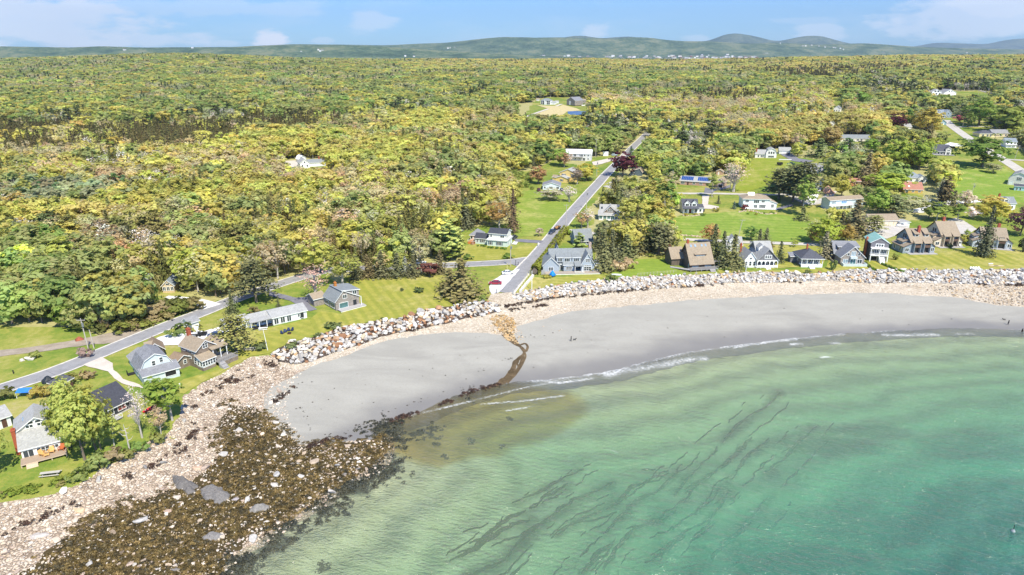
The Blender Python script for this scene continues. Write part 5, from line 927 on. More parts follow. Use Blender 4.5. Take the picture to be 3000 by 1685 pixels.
def condo(name, label, p1, p2, wall, chim, wl=True, wr=True, tall=1.0, cy=4.0):
    b = Bld(name, label, 'house', p1, p2); w = b.W; a = w*.24 if wl else 0; c = w*.86 if wr else w
    m = b.body(a, c, .8, 11.5, 4.9*tall, 'x', 4.2*tall, wall, RF['tan'], trim=DKT, ov=.5)
    for x_ in (a+(c-a)*.27, a+(c-a)*.76):
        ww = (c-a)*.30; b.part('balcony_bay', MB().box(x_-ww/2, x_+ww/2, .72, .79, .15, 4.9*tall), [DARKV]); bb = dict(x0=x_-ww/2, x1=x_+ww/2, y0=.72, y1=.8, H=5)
        b.win(bb, 'F', ww/2, 3.0, ww*.7, 1.8, 3, 1, fm=DKT, gm=GLASSB, name='balcony_door'); b.win(bb, 'F', ww/2, .3, ww*.7, 1.9, 3, 1, fm=DKT, gm=GLASS, name='patio_door'); b.part('balcony', MB().box(x_-ww/2, x_+ww/2, -.5, .7, 2.6, 2.8).box(x_-ww/2, x_+ww/2, -.5, -.42, 2.8, 3.6), [DKT])
        for e in (x_-ww/2-.15, x_+ww/2): b.part('bay_wall', MB().box(e, e+.2, -.6, .8, -1, 4.6*tall), [wall])
        b.part('bay_roof', MB().add([(x_-ww/2-.4, -.8, 4.35*tall), (x_+ww/2+.4, -.8, 4.35*tall), (x_+ww/2+.4, 2.4, 6.0*tall), (x_-ww/2-.4, 2.4, 6.0*tall), (x_-ww/2-.4, -.8, 4.55*tall), (x_+ww/2+.4, -.8, 4.55*tall), (x_+ww/2+.4, 2.4, 6.2*tall), (x_-ww/2-.4, 2.4, 6.2*tall)], [(0, 3, 2, 1), (4, 5, 6, 7), (0, 1, 5, 4), (1, 2, 6, 5), (2, 3, 7, 6), (3, 0, 4, 7)]), [RF['tan']])
    if wl:
        l = b.body(0, a, .3, 8.5, 2.8, 'L', 1.5, wall, RF['tan'], trim=DKT); b.win(l, 'F', a*.5, .9, 1.5, 1.3, 2); l2 = b.body(a*.25, a+.3, 2.6, 6.5, 4.4, 'L', 1.0, wall, RF['tan'], trim=DKT); b.skylights([a*.7], 3.5, 5.5, 0, SKYL, .8, 1.2); b.wins(l, 'L', 2, .6, 1.0, 1.7)
    if wr: r = b.body(c, w, .5, 8, 2.7, 'R', 1.6, wall, RF['tan'], trim=DKT); b.win(r, 'F', (w-c)*.5, .8, 1.3, 1.4, 2)
    gb = dict(x0=a, x1=c, y0=.8, y1=11.5, H=5); b.wins(gb, 'L', [4.8, 6.2], 5.6, .6, 1.3, fm=DKT); b.deck(a*.5, w*1.0, -2.2, .3, .25, DECKG); b.chimney(a+(c-a)*chim, cy, 6, 10.6*tall, 1.0, 1.0, plain('condo_brick', 'a85c48', .9, .2, 5)); return b, m, a, c
b, m, a, c = condo('blue_condominium', 'blue-grey condominium house with two small roof dormers and brick chimney', (2645, 743), (2738, 742), BG, .5)
for f_ in (.35, .85): b.dormer(a+(c-a)*f_, 2.6, 1.8, 3, 6.4, 1.2, 'F', 1.2, BG, RF['tan'], 1, trim=DKT)
condo('cream_condominium', 'cream condominium house with white terrace chairs and a central brick chimney', (2735, 724), (2818, 723), CG, .45, True, True, 1.08, 6.5); condo('spruce_condominium', 'pale grey condominium house partly hidden behind the lone tall spruce', (2848, 724), (2964, 732), siding('condo_pale_siding', 'c3ccd2'), .80, True, True, .85, 8)
# ---- second row
b = Bld('dormer_house', 'white cape house with dark roof and two gabled dormers', 'house', (2002, 627), (2046, 627)); w = b.W; m = b.body(0, w, 1.8, 9.5, 3.0, 'x', 3.6, WHITES, RF['dark']); b.part('porch_roof', MB().box(-.3, w+.3, -.3, 1.8, 2.6, 2.85), [RF['dark']]); b.posts([.2, w*.3, w*.7, w-.2], 0, -.5, 2.6)
for x_ in (w*.28, w*.74): b.dormer(x_, 2.2, 2.6, 3.5, 3.4, 1.7, 'y', 1.2, WHITES, RF['dark'], 2)
b.wins(m, 'F', [w*.15, w*.85], .7, 1.5, 1.4, 2); b.door(m, 'F', w*.5, .1, 1.1, 2.1, plain('red_door', '7c3b35', .6)); e = b.body(w, w+2.8, 2, 8, 2.8, 'x', 1.2, WHITES, RF['dark']); b.win(e, 'F', 1.4, .8, 1, 1.3)
b = Bld('solar_house', 'white two-storey house with a solar panel standing on its brown hip roof', 'house', (2175, 611), (2253, 612)); w = b.W; m = b.body(0, w, 0, 9.5, 5.3, 'hip', 1.7, siding('white_mint_siding', 'e2e9e7'), RF['tan'], ov=.6); e = b.body(w, w+4.2, 1.5, 9, 2.8, 'R', 1.5, siding('white_mint_siding', 'e2e9e7'), RF['tan'])
b.win(m, 'F', w*.15, 3.5, 1.7, 1.2, 3); b.win(m, 'F', w*.5, 3.1, 2.6, 1.5, 3); b.win(m, 'F', w*.75, 3.5, 1.4, 1.0, 2); b.win(m, 'F', w*.14, .8, 2.0, 1.5, 2); b.win(m, 'F', w*.48, .3, 1.8, 1.8, 3); b.win(m, 'F', w*.74, .2, 3.2, 2, 5, name='patio_door'); b.win(e, 'F', 2, .6, 1.2, 1.6, 2); b.deck(w*.05, w+3.5, -2.4, 0, .4, WHITE)
pn = MB(); pn.add([(w*.22, 3, 6.3), (w*.46, 3, 6.3), (w*.46, 4.2, 8.0), (w*.22, 4.2, 8.0), (w*.22, 3.1, 6.2), (w*.46, 3.1, 6.2), (w*.46, 4.3, 7.9), (w*.22, 4.3, 7.9)], [(0, 1, 2, 3), (7, 6, 5, 4), (0, 4, 5, 1), (2, 6, 7, 3)]); SOLAR = plain('solar_panel', '2c4f92', .2, .2, 2, spec=.7); b.part('solar_panel', pn, [SOLAR])
b = Bld('balcony_house', 'white and blue house with a raised white balcony and side stairs among trees', 'house', (2434, 617), (2532, 609)); w = b.W; m = b.body(0, w, 1.5, 8, 5.0, 'x', 1.1, siding('aqua_siding', 'c9dbe4'), RF['tan'], ov=.5); b.deck(-.5, w*.68, -.6, 1.5, 2.4, WHITE, 1, WHITE); b.win(m, 'F', w*.12, 2.8, 2.6, 1.7, 4, gm=GLASSB); b.win(m, 'F', w*.42, 2.8, 3.2, 1.7, 3, gm=plain('blue_blind', '6f98c4', .5)); b.wins(m, 'F', [w*.8, w*.92], 2.9, 1.4, 1.5, 2, gm=GLASSB); b.wins(m, 'F', 4, .4, 1.6, 1.6, 2)
s_ = MB()
for i in range(9): s_.box(-.6+.45*i, -.1+.45*i, -1.8, -.7, -1, 2.3-.27*(i+1))
b.part('stairs', s_, [WHITE])
b = Bld('long_garage', 'long low cream garage with a brown roof behind the paved lot', 'garage', (2548, 662), (2630, 661)); w = b.W; m = b.body(0, w, 0, 8, 2.6, 'x', 2.2, plain('cream_wall', 'd9cdb4', .8), RF['tan']); b.garage(m, 'F', [w*(i+.5)/6 for i in range(6)], w/6*.75, 2.0, plain('cream_door', 'e2d7c0', .6)); b.body(w, w+4.5, -2, 4, 2.0, 'flat', .1, WHITES, RF['palegrey'], name='lean_to_wall')
b = Bld('white_house', 'white house with grey roof behind a yellow-green tree near the right edge', 'house', (2934, 615), (2972, 616)); w = b.W; m = b.body(0, w, 0, 8, 3.6, 'x', 2.6, WHITES, RF['slate']); b.wins(m, 'F', 2, .9, 1, 1.3); b.dormer(w*.3, 1, 2.2, 3, 4, 1.3, 'y', .9, WHITES, RF['slate'], 1); b.chimney(-.4, 4, 0, 7.6)
b = Bld('brick_ranch', 'brick ranch house with rows of blue solar panels along its roof', 'house', (1991, 541), (2080, 546)); w = b.W; BR = plain('pink_brick', 'b79484', .9, .2, 5); m = b.body(0, w, 0, 8, 2.6, 'x', 2.4, BR, RF['palegrey'])
for a_, c_ in ((.04, .44), (.58, .98)):
    n_ = 7
    for i in range(n_):
        for j in range(2): x_ = w*(a_+(c_-a_)*i/n_); y_ = .4+j*1.5; sl = 2.4/4; b.part('solar_panel', MB().add([(x_, y_, 2.95+y_*sl), (x_+w*(c_-a_)/n_*.9, y_, 2.95+y_*sl), (x_+w*(c_-a_)/n_*.9, y_+1.38, 2.95+(y_+1.38)*sl), (x_, y_+1.38, 2.95+(y_+1.38)*sl)]+[(x_, y_, 2.85+y_*sl), (x_+w*(c_-a_)/n_*.9, y_, 2.85+y_*sl), (x_+w*(c_-a_)/n_*.9, y_+1.38, 2.85+(y_+1.38)*sl), (x_, y_+1.38, 2.85+(y_+1.38)*sl)], [(0, 1, 2, 3), (7, 6, 5, 4), (0, 4, 5, 1), (2, 6, 7, 3), (1, 5, 6, 2), (0, 3, 7, 4)]), [SOLAR])
b.win(m, 'F', w*.1, .7, 2.2, 1.3, 3); b.door(m, 'F', w*.27); b.win(m, 'F', w*.47, .8, 1.4, 1.2, 2); b.win(m, 'F', w*.7, .9, 1.8, 1.1, 3); b.wins(m, 'L', 2, .8, 1, 1.2)
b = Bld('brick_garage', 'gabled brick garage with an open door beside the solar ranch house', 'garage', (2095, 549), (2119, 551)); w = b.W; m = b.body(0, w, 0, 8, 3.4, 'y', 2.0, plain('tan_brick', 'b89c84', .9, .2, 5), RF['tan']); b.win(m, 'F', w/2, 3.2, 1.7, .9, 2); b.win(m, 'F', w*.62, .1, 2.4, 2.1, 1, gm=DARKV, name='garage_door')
b = Bld('garden_shed', 'small tan garden shed behind the brick garage', 'shed', (2098, 512), (2118, 513)); m = b.body(0, b.W, 0, 3, 2.4, 'y', 1.2, plain('tan_brick', 'b89c84', .9, .2, 5), RF['tan']); b.door(m, 'F', b.W*.35, .1, .8, 1.8, WHITE)
b = Bld('farmhouse', 'white farmhouse with a tall central gambrel gable above a wide lawn', 'house', (2212, 463), (2274, 463)); w = b.W; m = b.body(w*.5, w, 0, 9, 4.0, 'gy', 3.4, WHITES, RF['palegrey']) ; l = b.body(0, w*.5, 1.2, 8.5, 3.0, 'x', 2.6, WHITES, RF['palegrey']); b.wins(m, 'F', [w*.14, w*.25, w*.36], 3.6, .7, 1.3, 1, fm=plain('black_frame', '22262a', .6)); b.win(m, 'F', w*.25, .8, 4, 1.3, 5); b.wins(l, 'F', [w*.16, w*.3, w*.38], .7, .9, 1.4); b.chimney(w*.06, 3, 0, 6.8)
b = Bld('farm_garage', 'white two-car garage right of the gambrel farmhouse', 'garage', (2282, 451), (2315, 451)); w = b.W; m = b.body(0, w, 0, 7, 2.7, 'x', 2.0, WHITES, RF['palegrey']); b.garage(m, 'F', [w/2], w*.6, 2.1)
b = Bld('cape_house', 'white cape house with a wide shed dormer above a row of porch windows', 'house', (2356, 511), (2409, 512)); w = b.W; m = b.body(0, w, 0, 8.5, 2.7, 'x', 4.0, WHITES, RF['grey']); b.dormer(w*.52, .5, w*.62, 4, 3.0, 2.0, 'F', .5, WHITES, RF['grey'], 4, 1.1); b.wins(m, 'F', 4, 1.0, 1.9, 1.1, 3)
b = Bld('long_ranch', 'long cream ranch house with a pale grey roof far up the slope', 'house', (2462, 415), (2552, 414)); w = b.W; m = b.body(0, w, 0, 9, 2.9, 'x', 2.4, plain('pale_cream_wall', 'e3ddd0', .8), RF['slate']); b.wins(m, 'F', [w*.2, w*.56, w*.88], .9, 1.8, 1.2, 2); b.win(m, 'F', w*.38, .3, 1.8, 2, 2, name='patio_door'); b.win(m, 'F', w*.68, .3, 1.4, 2, 2); b.deck(w*.26, w*.64, -2, 0, .4, DECKG)
b = Bld('dark_roof_house', 'grey house with a big dark roof and white upper dormer behind round green trees', 'house', (2714, 453), (2782, 455)); w = b.W; m = b.body(0, w, 0, 10, 2.9, 'x', 4.2, MIDSH, RF['dark']); b.wins(m, 'F', 7, .6, 1.2, 1.7, 1); g = b.body(w*.78, w*1.02, -.8, 6, 4.6, 'y', 1.3, plain('pale_wall', 'd8d6d2', .8), RF['dark']); b.win(g, 'F', w*.12, 3.2, 1.8, .9, 3); b.win(g, 'F', w*.12, .4, 2.0, 1.9, 2); b.deck(w*.2, w*1.15, -3.0, 0, .4, DECKG)
b = Bld('hip_cottage', 'white cottage with a blue-grey hip roof among bright green trees', 'house', (2656, 534), (2712, 536)); w = b.W; m = b.body(0, w*.8, 0, 9, 3.0, 'hip', 2.6, WHITES, RF['bluegrey']); g = b.body(w*.55, w*.95, -1.2, 5, 3.0, 'y', 1.6, WHITES, RF['bluegrey']); b.wins(m, 'F', [w*.2], .8, 1.4, 1.3, 2); b.win(g, 'F', w*.2, .8, 1.2, 1.3, 2)
b = Bld('brown_roof_cabin', 'cabin with one plain reddish brown roof below the hip-roofed cottage', 'house', (2646, 565), (2702, 567)); w = b.W; m = b.body(0, w, 0, 9, 2.2, 'x', 3.4, plain('ochre_wall', 'c9a95e', .8), RF['rust']); b.skylights([w*.3], 1.2, 3.3, .75, WHITE, 1, 1.1); b.wins(m, 'F', 3, .7, 1.2, 1.1, 2)
b = Bld('brick_playhouse', 'small red brick shed with a side ramp in the trees behind the balcony house', 'shed', (2487, 546), (2519, 547)); w = b.W; m = b.body(0, w*.55, 0, 6, 2.8, 'x', 1.6, plain('red_brick', 'b0705a', .9, .2, 5), RF['rust']); g = b.body(w*.5, w, -.5, 3.5, 3.2, 'F', 1.0, plain('tan_brick', 'b89c84', .9, .2, 5), RF['rust']); b.door(g, 'F', w*.15, .5, .9, 2, DARKV)
b = Bld('gambrel_barn', 'large cream gambrel barn with blue-grey sides at the right edge', 'barn', (2951, 541), (3012, 548)); w = b.W; m = b.body(0, w, 0, 13, 3.6, 'gy', 4.4, plain('barn_cream', 'dcd9d0', .8), RF['grey']); b.win(m, 'F', w*.5, 3.4, 2.4, 1.8, 3, 3); b.win(m, 'F', w*.15, .1, 1.8, 2.3, 1, gm=WHITE, name='barn_door'); b.wins(m, 'F', [w*.6, w*.7, w*.8], .9, .6, .5)
b = Bld('aqua_shed', 'pale aqua shed with a flat dark roof beside the cream gambrel barn', 'shed', (2970, 558), (3010, 562)); m = b.body(0, b.W, 0, 5, 2.6, 'F', .5, plain('aqua_wall', 'a9cfd2', .8), RF['dark']); b.wins(m, 'F', [b.W*.2, b.W*.45], .5, .7, 1.4)
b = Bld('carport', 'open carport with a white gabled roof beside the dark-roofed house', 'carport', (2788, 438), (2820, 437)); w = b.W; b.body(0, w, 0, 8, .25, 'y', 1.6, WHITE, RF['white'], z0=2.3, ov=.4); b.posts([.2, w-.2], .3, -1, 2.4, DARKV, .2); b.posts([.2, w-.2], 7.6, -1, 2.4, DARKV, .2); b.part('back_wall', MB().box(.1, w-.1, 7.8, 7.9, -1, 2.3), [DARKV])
# ---- far up the right-hand slope
b = Bld('steel_blue_house', 'steel blue gabled house with white porch beside a purple tree on the slope', 'house', (2746, 347), (2786, 345)); w = b.W; SB = siding('steel_blue_siding', '93a3b0'); m = b.body(0, w, 2, 11, 5.2, 'x', 3.0, SB, RF['bluegrey']); g = b.body(w*.5, w, 0, 8, 5.2, 'y', 3.2, SB, RF['bluegrey']); b.wins(g, 'F', 3, 1, 1, 1.6); b.wins(g, 'F', [w*.25], 4, 1.1, 1.5); b.part('porch', MB().box(-.5, w*.5, -.5, 2, -1, .6).box(-.5, w*.5, -.5, 2, 2.8, 3.1), [WHITE]); b.dormer(w*.25, 2.6, 2.2, 3, 5.4, 1.4, 'y', 1, SB, RF['bluegrey'], 1)
b = Bld('teal_garage', 'teal gabled garage just below the steel blue house', 'garage', (2749, 366), (2772, 366)); m = b.body(0, b.W, 0, 8, 2.6, 'y', 2.4, siding('teal_siding', '7fa3b0'), RF['tan']); b.garage(m, 'F', [b.W*.5], 3, 2)
b = Bld('hill_lodge', 'white lodge with big gable windows on the far right hillside', 'house', (2728, 283), (2756, 283)); w = b.W; m = b.body(0, w, 0, 11, 6.5, 'y', 3.4, WHITES, RF['palegrey']); b.wins(m, 'F', [w*.35, w*.65], 6.2, 2.4, 1.8, 1, fm=WHITE); b.wins(m, 'F', 3, 2.6, 2.2, 2.2); b.deck(0, w, -3, 0, 2.4, WHITE, 1)
b = Bld('hill_barn', 'white barn with long grey roof right of the hillside lodge', 'barn', (2764, 282), (2800, 281)); w = b.W; m = b.body(0, w, 0, 14, 4.5, 'y', 4.6, WHITES, RF['grey']); b.wins(m, 'F', [w*.4, w*.6], 5.5, 1.3, 1.6)
b = Bld('lone_white_house', 'small white gabled house alone in a clearing up the slope', 'house', (2441, 328), (2461, 328)); w = b.W; m = b.body(0, w, 0, 9, 4.2, 'y', 2.8, WHITES, RF['midgrey']); b.wins(m, 'F', 3, 1.0, .9, 1.4)
b = Bld('grove_house', 'small white house with dark porch hidden below the lone white house', 'house', (2427, 370), (2444, 370)); m = b.body(0, b.W, 0, 9, 3.2, 'y', 2.2, WHITES, RF['midgrey']); b.win(m, 'F', b.W/2, .5, 2, 1.6, 2)
b = Bld('white_roof_shed', 'white-roofed shed in the trees left of the big golden tree', 'shed', (2650, 380), (2670, 380)); m = b.body(0, b.W, 0, 8, 2.6, 'x', 2.4, WHITES, RF['palegrey']); b.garage(m, 'F', [b.W/2], 3)
b = Bld('cream_arch_house', 'cream yellow house with dark roof and arched windows by the hill road', 'house', (2868, 402), (2912, 402)); w = b.W; m = b.body(0, w, 0, 10, 3.2, 'hip', 2.2, plain('cream_yellow_wall', 'e6d7a4', .8), RF['dark']); b.wins(m, 'F', [w*.25, w*.55, w*.75], .6, 1.6, 1.8, 2); e = b.body(w, w+14, 3, 12, 3.2, 'x', 2.6, plain('cream_wall', 'd9cdb4', .8), RF['grey']); b.wins(e, 'F', 3, .8, 1.2, 1.4)
b = Bld('edge_house', 'white house with porch half hidden in dark trees at the right edge', 'house', (2944, 432), (2976, 433)); w = b.W; m = b.body(0, w, 0, 9, 4.5, 'x', 2.4, WHITES, RF['bluegrey']); b.wins(m, 'F', 3, 2.8, 1, 1.3); b.part('porch', MB().box(0, w, -2, 0, 2.3, 2.6).box(0, w, -2, 0, -.5, .3), [WHITE]); b.posts([.2, w/2, w-.2], -1.8, .2, 2.3)
for b in ALLHOUSES:
    M = Matrix.Translation(b.o.location) @ Matrix.Rotation(b.yaw, 4, 'Z'); us, vs = [], []
    for q in b.bodies:
        for x, y in ((q['x0'], q['y0']), (q['x1'], q['y0'])): w_ = M @ Vector((x, y, 0)); u_, v_, d_ = px(*w_); us.append(u_); vs.append(v_)
    if b.o.name in ('low_brown_house', 'red_cottage'): continue
    NOTREE.append((min(us)-3, max(us)+3, max(vs)-b.top*FPX/d_*.95, max(vs), 1))
NOTREE += [(846, 958, 466, 494, 1), (1515, 1650, 300, 345, 1), (1655, 1725, 318, 340, 1), (2790, 2900, 268, 284, 1), (2205, 2340, 466, 480, 1)]
# nothing grows inside a house
FOOT = []
for b in ALLHOUSES:
    M = Matrix.Translation(b.o.location) @ Matrix.Rotation(b.yaw, 4, 'Z')
    for q in b.bodies: FOOT.append(np.array([[*(M @ Vector((x, y, 0))).xy] for x, y in ((q['x0']-2.6, q['y0']-2.6), (q['x1']+2.6, q['y0']-2.6), (q['x1']+2.6, q['y1']+2.6), (q['x0']-2.6, q['y1']+2.6))]))
# ------------------------------------------------------------------ stones and boulders
def rockmat(name, var=.18):
    t = NT(name); c = t.attr('tint', 'INSTANCER').outputs['Color']; p = t.objc(); f = t.noise(2.2, 5, p, .65); f2 = t.noise(7, 3, p)
    k = t.mapr(f, .3, .7, 1-var*1.6, 1+var); cc = t.mix(1, c, t.n('CombineColor', {0: k, 1: k, 2: k}).outputs[0], 'MULTIPLY')
    return t.done(t.bsdf(cc, .9, t.bump(t.math('ADD', f, t.math('MULTIPLY', f2, .4)), .5, .12), spec=.15))
MSTONE = rockmat('stone')
def hull(rg, n, ax, flat=1.0, jag=.25):
    P = rg.normal(size=(n, 3)); P /= np.linalg.norm(P, axis=1)[:, None]; P = np.sign(P)*np.abs(P)**.7; P *= rg.uniform(1-jag, 1.05, (n, 1))*np.array(ax); P[:, 2] *= flat
    bm = bmesh.new()
    for p in P: bm.verts.new(p)
    r = bmesh.ops.convex_hull(bm, input=bm.verts); bmesh.ops.delete(bm, geom=[v for v in bm.verts if not v.link_faces], context='VERTS')
    bmesh.ops.bevel(bm, geom=list(bm.edges), offset=.07, segments=1, affect='EDGES', clamp_overlap=True); bmesh.ops.recalc_face_normals(bm, faces=bm.faces)
    me = bpy.data.meshes.new('boulder'); bm.to_mesh(me); bm.free(); me.materials.append(MSTONE); return me
rg = np.random.default_rng(41)
ROCKS = [hull(rg, 15, (rg.uniform(.9, 1.25), rg.uniform(.75, 1), rg.uniform(.6, .8))) for _ in range(8)]
RC = bpy.data.collections.new('stone_kit')
for i, m in enumerate(ROCKS): RC.objects.link(bpy.data.objects.new('stone_%02d' % i, m))
PALE = np.array([(.60, .58, .54), (.68, .66, .62), (.50, .48, .44), (.62, .55, .45), (.42, .40, .37), (.72, .70, .66)])
RUST = np.array([(.36, .19, .10), (.46, .27, .15), (.50, .34, .21), (.30, .16, .09)]); TANS = np.array([(.60, .46, .30), (.56, .40, .22), (.66, .54, .38), (.44, .36, .26)])
PINK = np.array([(.62, .51, .40), (.69, .60, .50), (.52, .42, .32), (.74, .68, .58), (.44, .35, .28), (.56, .52, .46), (.66, .57, .45)])
DARKS = np.array([(.22, .17, .12), (.36, .28, .2), (.50, .40, .29), (.26, .24, .22), (.58, .5, .38)])
def fill(G, sp, rg, jit=.45):
    x0, y0 = G.min(0); x1, y1 = G.max(0); X, Y = np.meshgrid(np.arange(x0, x1, sp), np.arange(y0, y1, sp)); Q = np.stack([X.ravel(), Y.ravel()], 1)+rg.uniform(-jit, jit, (X.size, 2))*sp
    return Q[inpoly(Q, G)]
RL_up = [(790,1038),(816,1022),(874,1000),(932,984),(1000,961),(1097,943),(1155,938),(1217,922),(1252,907),(1330,898),(1377,883),(1440,884)]
RL_lo = [(1475,912),(1388,929),(1272,956),(1194,972),(1116,988),(1058,1010),(1000,1028),(932,1053),(870,1068),(820,1060)]
RR_up = [(1509,860),(1563,852),(1660,833),(1816,815),(2000,809),(2233,798),(2388,804),(2505,790),(2777,794),(3000,790),(3120,790)]
RR_lo = [(3120,836),(3000,835),(2854,834),(2660,828),(2505,829),(2311,826),(2117,830),(2000,842),(1777,855),(1621,873),(1540,882),(1506,876)]
GL, GR = poly_px(RL_up+RL_lo), poly_px(RR_up+RR_lo)
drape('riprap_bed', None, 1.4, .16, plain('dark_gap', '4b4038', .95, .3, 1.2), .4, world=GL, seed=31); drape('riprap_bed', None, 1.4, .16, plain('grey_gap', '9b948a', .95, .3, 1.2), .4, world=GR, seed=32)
A = fill(GL, 1.22, rg); B = fill(GR, 1.15, rg); A2 = fill(GL, 1.9, rg); B2 = fill(GR, 1.9, rg)
PT = np.vstack([A, A2, B, B2]); left = np.arange(len(PT)) < len(A)+len(A2); up2 = np.concatenate([np.zeros(len(A)), np.ones(len(A2)), np.zeros(len(B)), np.ones(len(B2))])
n = len(PT); sz = rg.lognormal(-.28, .26, n); sz = np.clip(sz*.98, .42, 1.4)*np.where(left, 1, .92); zz = height(PT[:, 0], PT[:, 1])+.18+up2*.55
tint = PALE[rg.integers(0, len(PALE), n)]*rg.uniform(.88, 1.08, (n, 1)); ru, rv, rd = px(PT[:, 0], PT[:, 1], zz)
rp = np.where(left, np.where((ru > 930) & (ru < 1330), .20, .06), .035); isr = rg.random(n) < rp; tint[isr] = RUST[rg.integers(0, len(RUST), isr.sum())]*rg.uniform(.85, 1.2, (isr.sum(), 1))
ist = (~isr) & (rg.random(n) < .13); tint[ist] = TANS[rg.integers(0, len(TANS), ist.sum())]
rot = np.stack([rg.normal(0, .35, n), rg.normal(0, .35, n), rg.uniform(0, 6.28, n)], 1); sc3 = sz[:, None]*rg.uniform(.85, 1.15, (n, 3)); ri = rg.integers(0, 8, n)
def nearest300(ok, score, lim=300):
    q = [i for i in np.argsort(-score) if ok[i]][:lim]; m = np.zeros(len(score), bool); m[q] = True; return m
ind = nearest300((ru > 0) & (ru < 3000), sz/rd*np.where(left, 1.25, 1))
for i in np.where(ind)[0]:
    side = 'left of the ramp' if left[i] else 'right of the ramp'; col = 'rusty brown' if isr[i] else ('tan' if ist[i] else 'pale grey')
    o = obj('boulder', ROCKS[ri[i]], loc=(*PT[i], zz[i])); o.rotation_euler = rot[i]; o.scale = sc3[i]; o['tint'] = [float(c) for c in tint[i]]
    tag(o, f'{col} boulder in the rock seawall {side}', 'boulder', f'{col} boulders of the seawall {side}')
k = ~ind; scatter('riprap', np.column_stack([PT, zz])[k], rot[k], sc3[k], ri[k], tint[k], RC, label='pale angular rocks heaped along the top of the beach', cat='riprap')
# loose stones of the shores
STP = []
def stones(G, sp, s0, s1, pal, dens=None, seed=0, lift=.05):
    rg = np.random.default_rng(900+seed); Q = fill(G, sp, rg)
    if dens is not None: Q = Q[rg.random(len(Q)) < dens(Q)]
    n = len(Q); s = np.exp(rg.uniform(math.log(s0), math.log(s1), n)); STP.append((Q, s, pal[rg.integers(0, len(pal), n)]*rg.uniform(.82, 1.12, (n, 1)), lift, rg.integers(0, 8, n), np.stack([rg.normal(0, .3, n), rg.normal(0, .3, n), rg.uniform(0, 6.28, n)], 1)))
WEEDp = [(683,1186),(738,1194),(796,1240),(866,1291),(905,1318),(960,1312),(1000,1296),(1060,1282),(1117,1282),(1128,1306),(1109,1352),(1078,1384),(1000,1399),(951,1457),(854,1507),(757,1573),(660,1628),(635,1700),(560,1800),(-40,1800),(20,1700),(78,1667),(136,1629),(194,1582),(272,1539),(349,1512),(446,1473),(505,1434),(560,1410),(600,1380),(621,1357),(660,1299),(641,1240)]
WG = poly_px(WEEDp); LEl = LE[:LEp.index((788,1040))+1]
def wdens(Q):
    d = dline(Q, np.vstack([WG, WG[:1]]))*np.where(inpoly(Q, WG), 1, -1); return np.clip(.55+d/5+(fbm(Q[:, 0]/6, Q[:, 1]/6, 4)-.5)*3.4, 0, 1)
dl = lambda Q: np.clip(1-wdens(Q)*.72, 0, 1)*(.4+.6*fbm(Q[:, 0]/5, Q[:, 1]/5, 3))
stones(ROW, .55, .1, .28, PINK, dl, 1); stones(ROW, 1.8, .24, .52, PINK, lambda Q: .75-.3*wdens(Q), 2); stones(ROW, 6.5, .6, 1.15, np.vstack([PINK, PALE[:3]*.8]), lambda Q: Q[:, 0]*0+.6, 3)
stones(WG, .8, .12, .30, np.vstack([DARKS, PINK, PINK]), lambda Q: .05+.5*(fbm(Q[:, 0]/4+5, Q[:, 1]/4, 3) > .58), 4); stones(WG, 2.2, .3, .65, DARKS, lambda Q: .06+.4*(fbm(Q[:, 0]/6+5, Q[:, 1]/6, 3) > .57), 5)
drape('weed_mat', None, 1.4, .10, plain('weed_mat', '4a3f24', .8, .4, 1.3), 2.2, world=poly_px([(u_, v_) for u_, v_ in WEEDp if v_ <= 1800]), seed=44, kind='stuff', label='dark wet weed carpet over the low stones', cat='seaweed')
NECK = poly_px([(905,1322),(1000,1300),(1117,1284),(1128,1306),(1109,1355),(1000,1400),(960,1440),(930,1420),(940,1360)]); stones(NECK, .75, .16, .36, PINK*1.05, lambda Q: (fbm(Q[:, 0]/3, Q[:, 1]/3+9, 3) > .5)*.9, 6)
SHING = np.vstack([LE[LEp.index((788,1040)):-2], poly_px(SANDp)[SANDp.index((893,1086)):-2][::-1]]); stones(SHING, 1.25, .1, .26, np.vstack([PINK*1.05, PALE]), None, 7)
stones(poly_px([(2640,835),(2800,838),(3000,838),(3080,842),(3080,902),(3000,898),(2932,893),(2854,882),(2780,868)]), .8, .16, .5, np.vstack([TANS, DARKS]), lambda Q: .35+.65*np.clip((Q[:, 0]-150)/60, 0, 1), 8)
stones(poly_px([(1430,930),(1470,922),(1500,930),(1512,950),(1505,985),(1520,1010),(1490,1000),(1460,965)]), .75, .25, .75, TANS*np.array([.82, .74, .58]), None, 9); stones(poly_px([(1440,925),(1500,935),(1530,975),(1540,1010),(1500,1010),(1440,975),(1400,960)]), .7, .1, .3, TANS, lambda Q: Q[:, 0]*0+.5, 10)
stones(poly_px([(1580,955),(1640,950),(1660,965),(1600,985)]), 1.6, .15, .4, DARKS, lambda Q: Q[:, 0]*0+.3, 11)
Q = np.vstack([s[0] for s in STP]); s_ = np.concatenate([s[1] for s in STP]); z = height(Q[:, 0], Q[:, 1])+.1+s_*.12
u_, v_, d_ = px(Q[:, 0], Q[:, 1], z); k = (u_ > -60) & (u_ < 3060) & (v_ < 1760) & (z > -.25)
scatter('beach_stones', np.column_stack([Q, z])[k], np.vstack([s[5] for s in STP])[k], (s_[:, None]*np.array([1.15, 1, .75]))[k], np.concatenate([s[4] for s in STP])[k], np.vstack([s[2] for s in STP])[k], RC, label='loose pink and tan stones strewn over the shore', cat='stones')
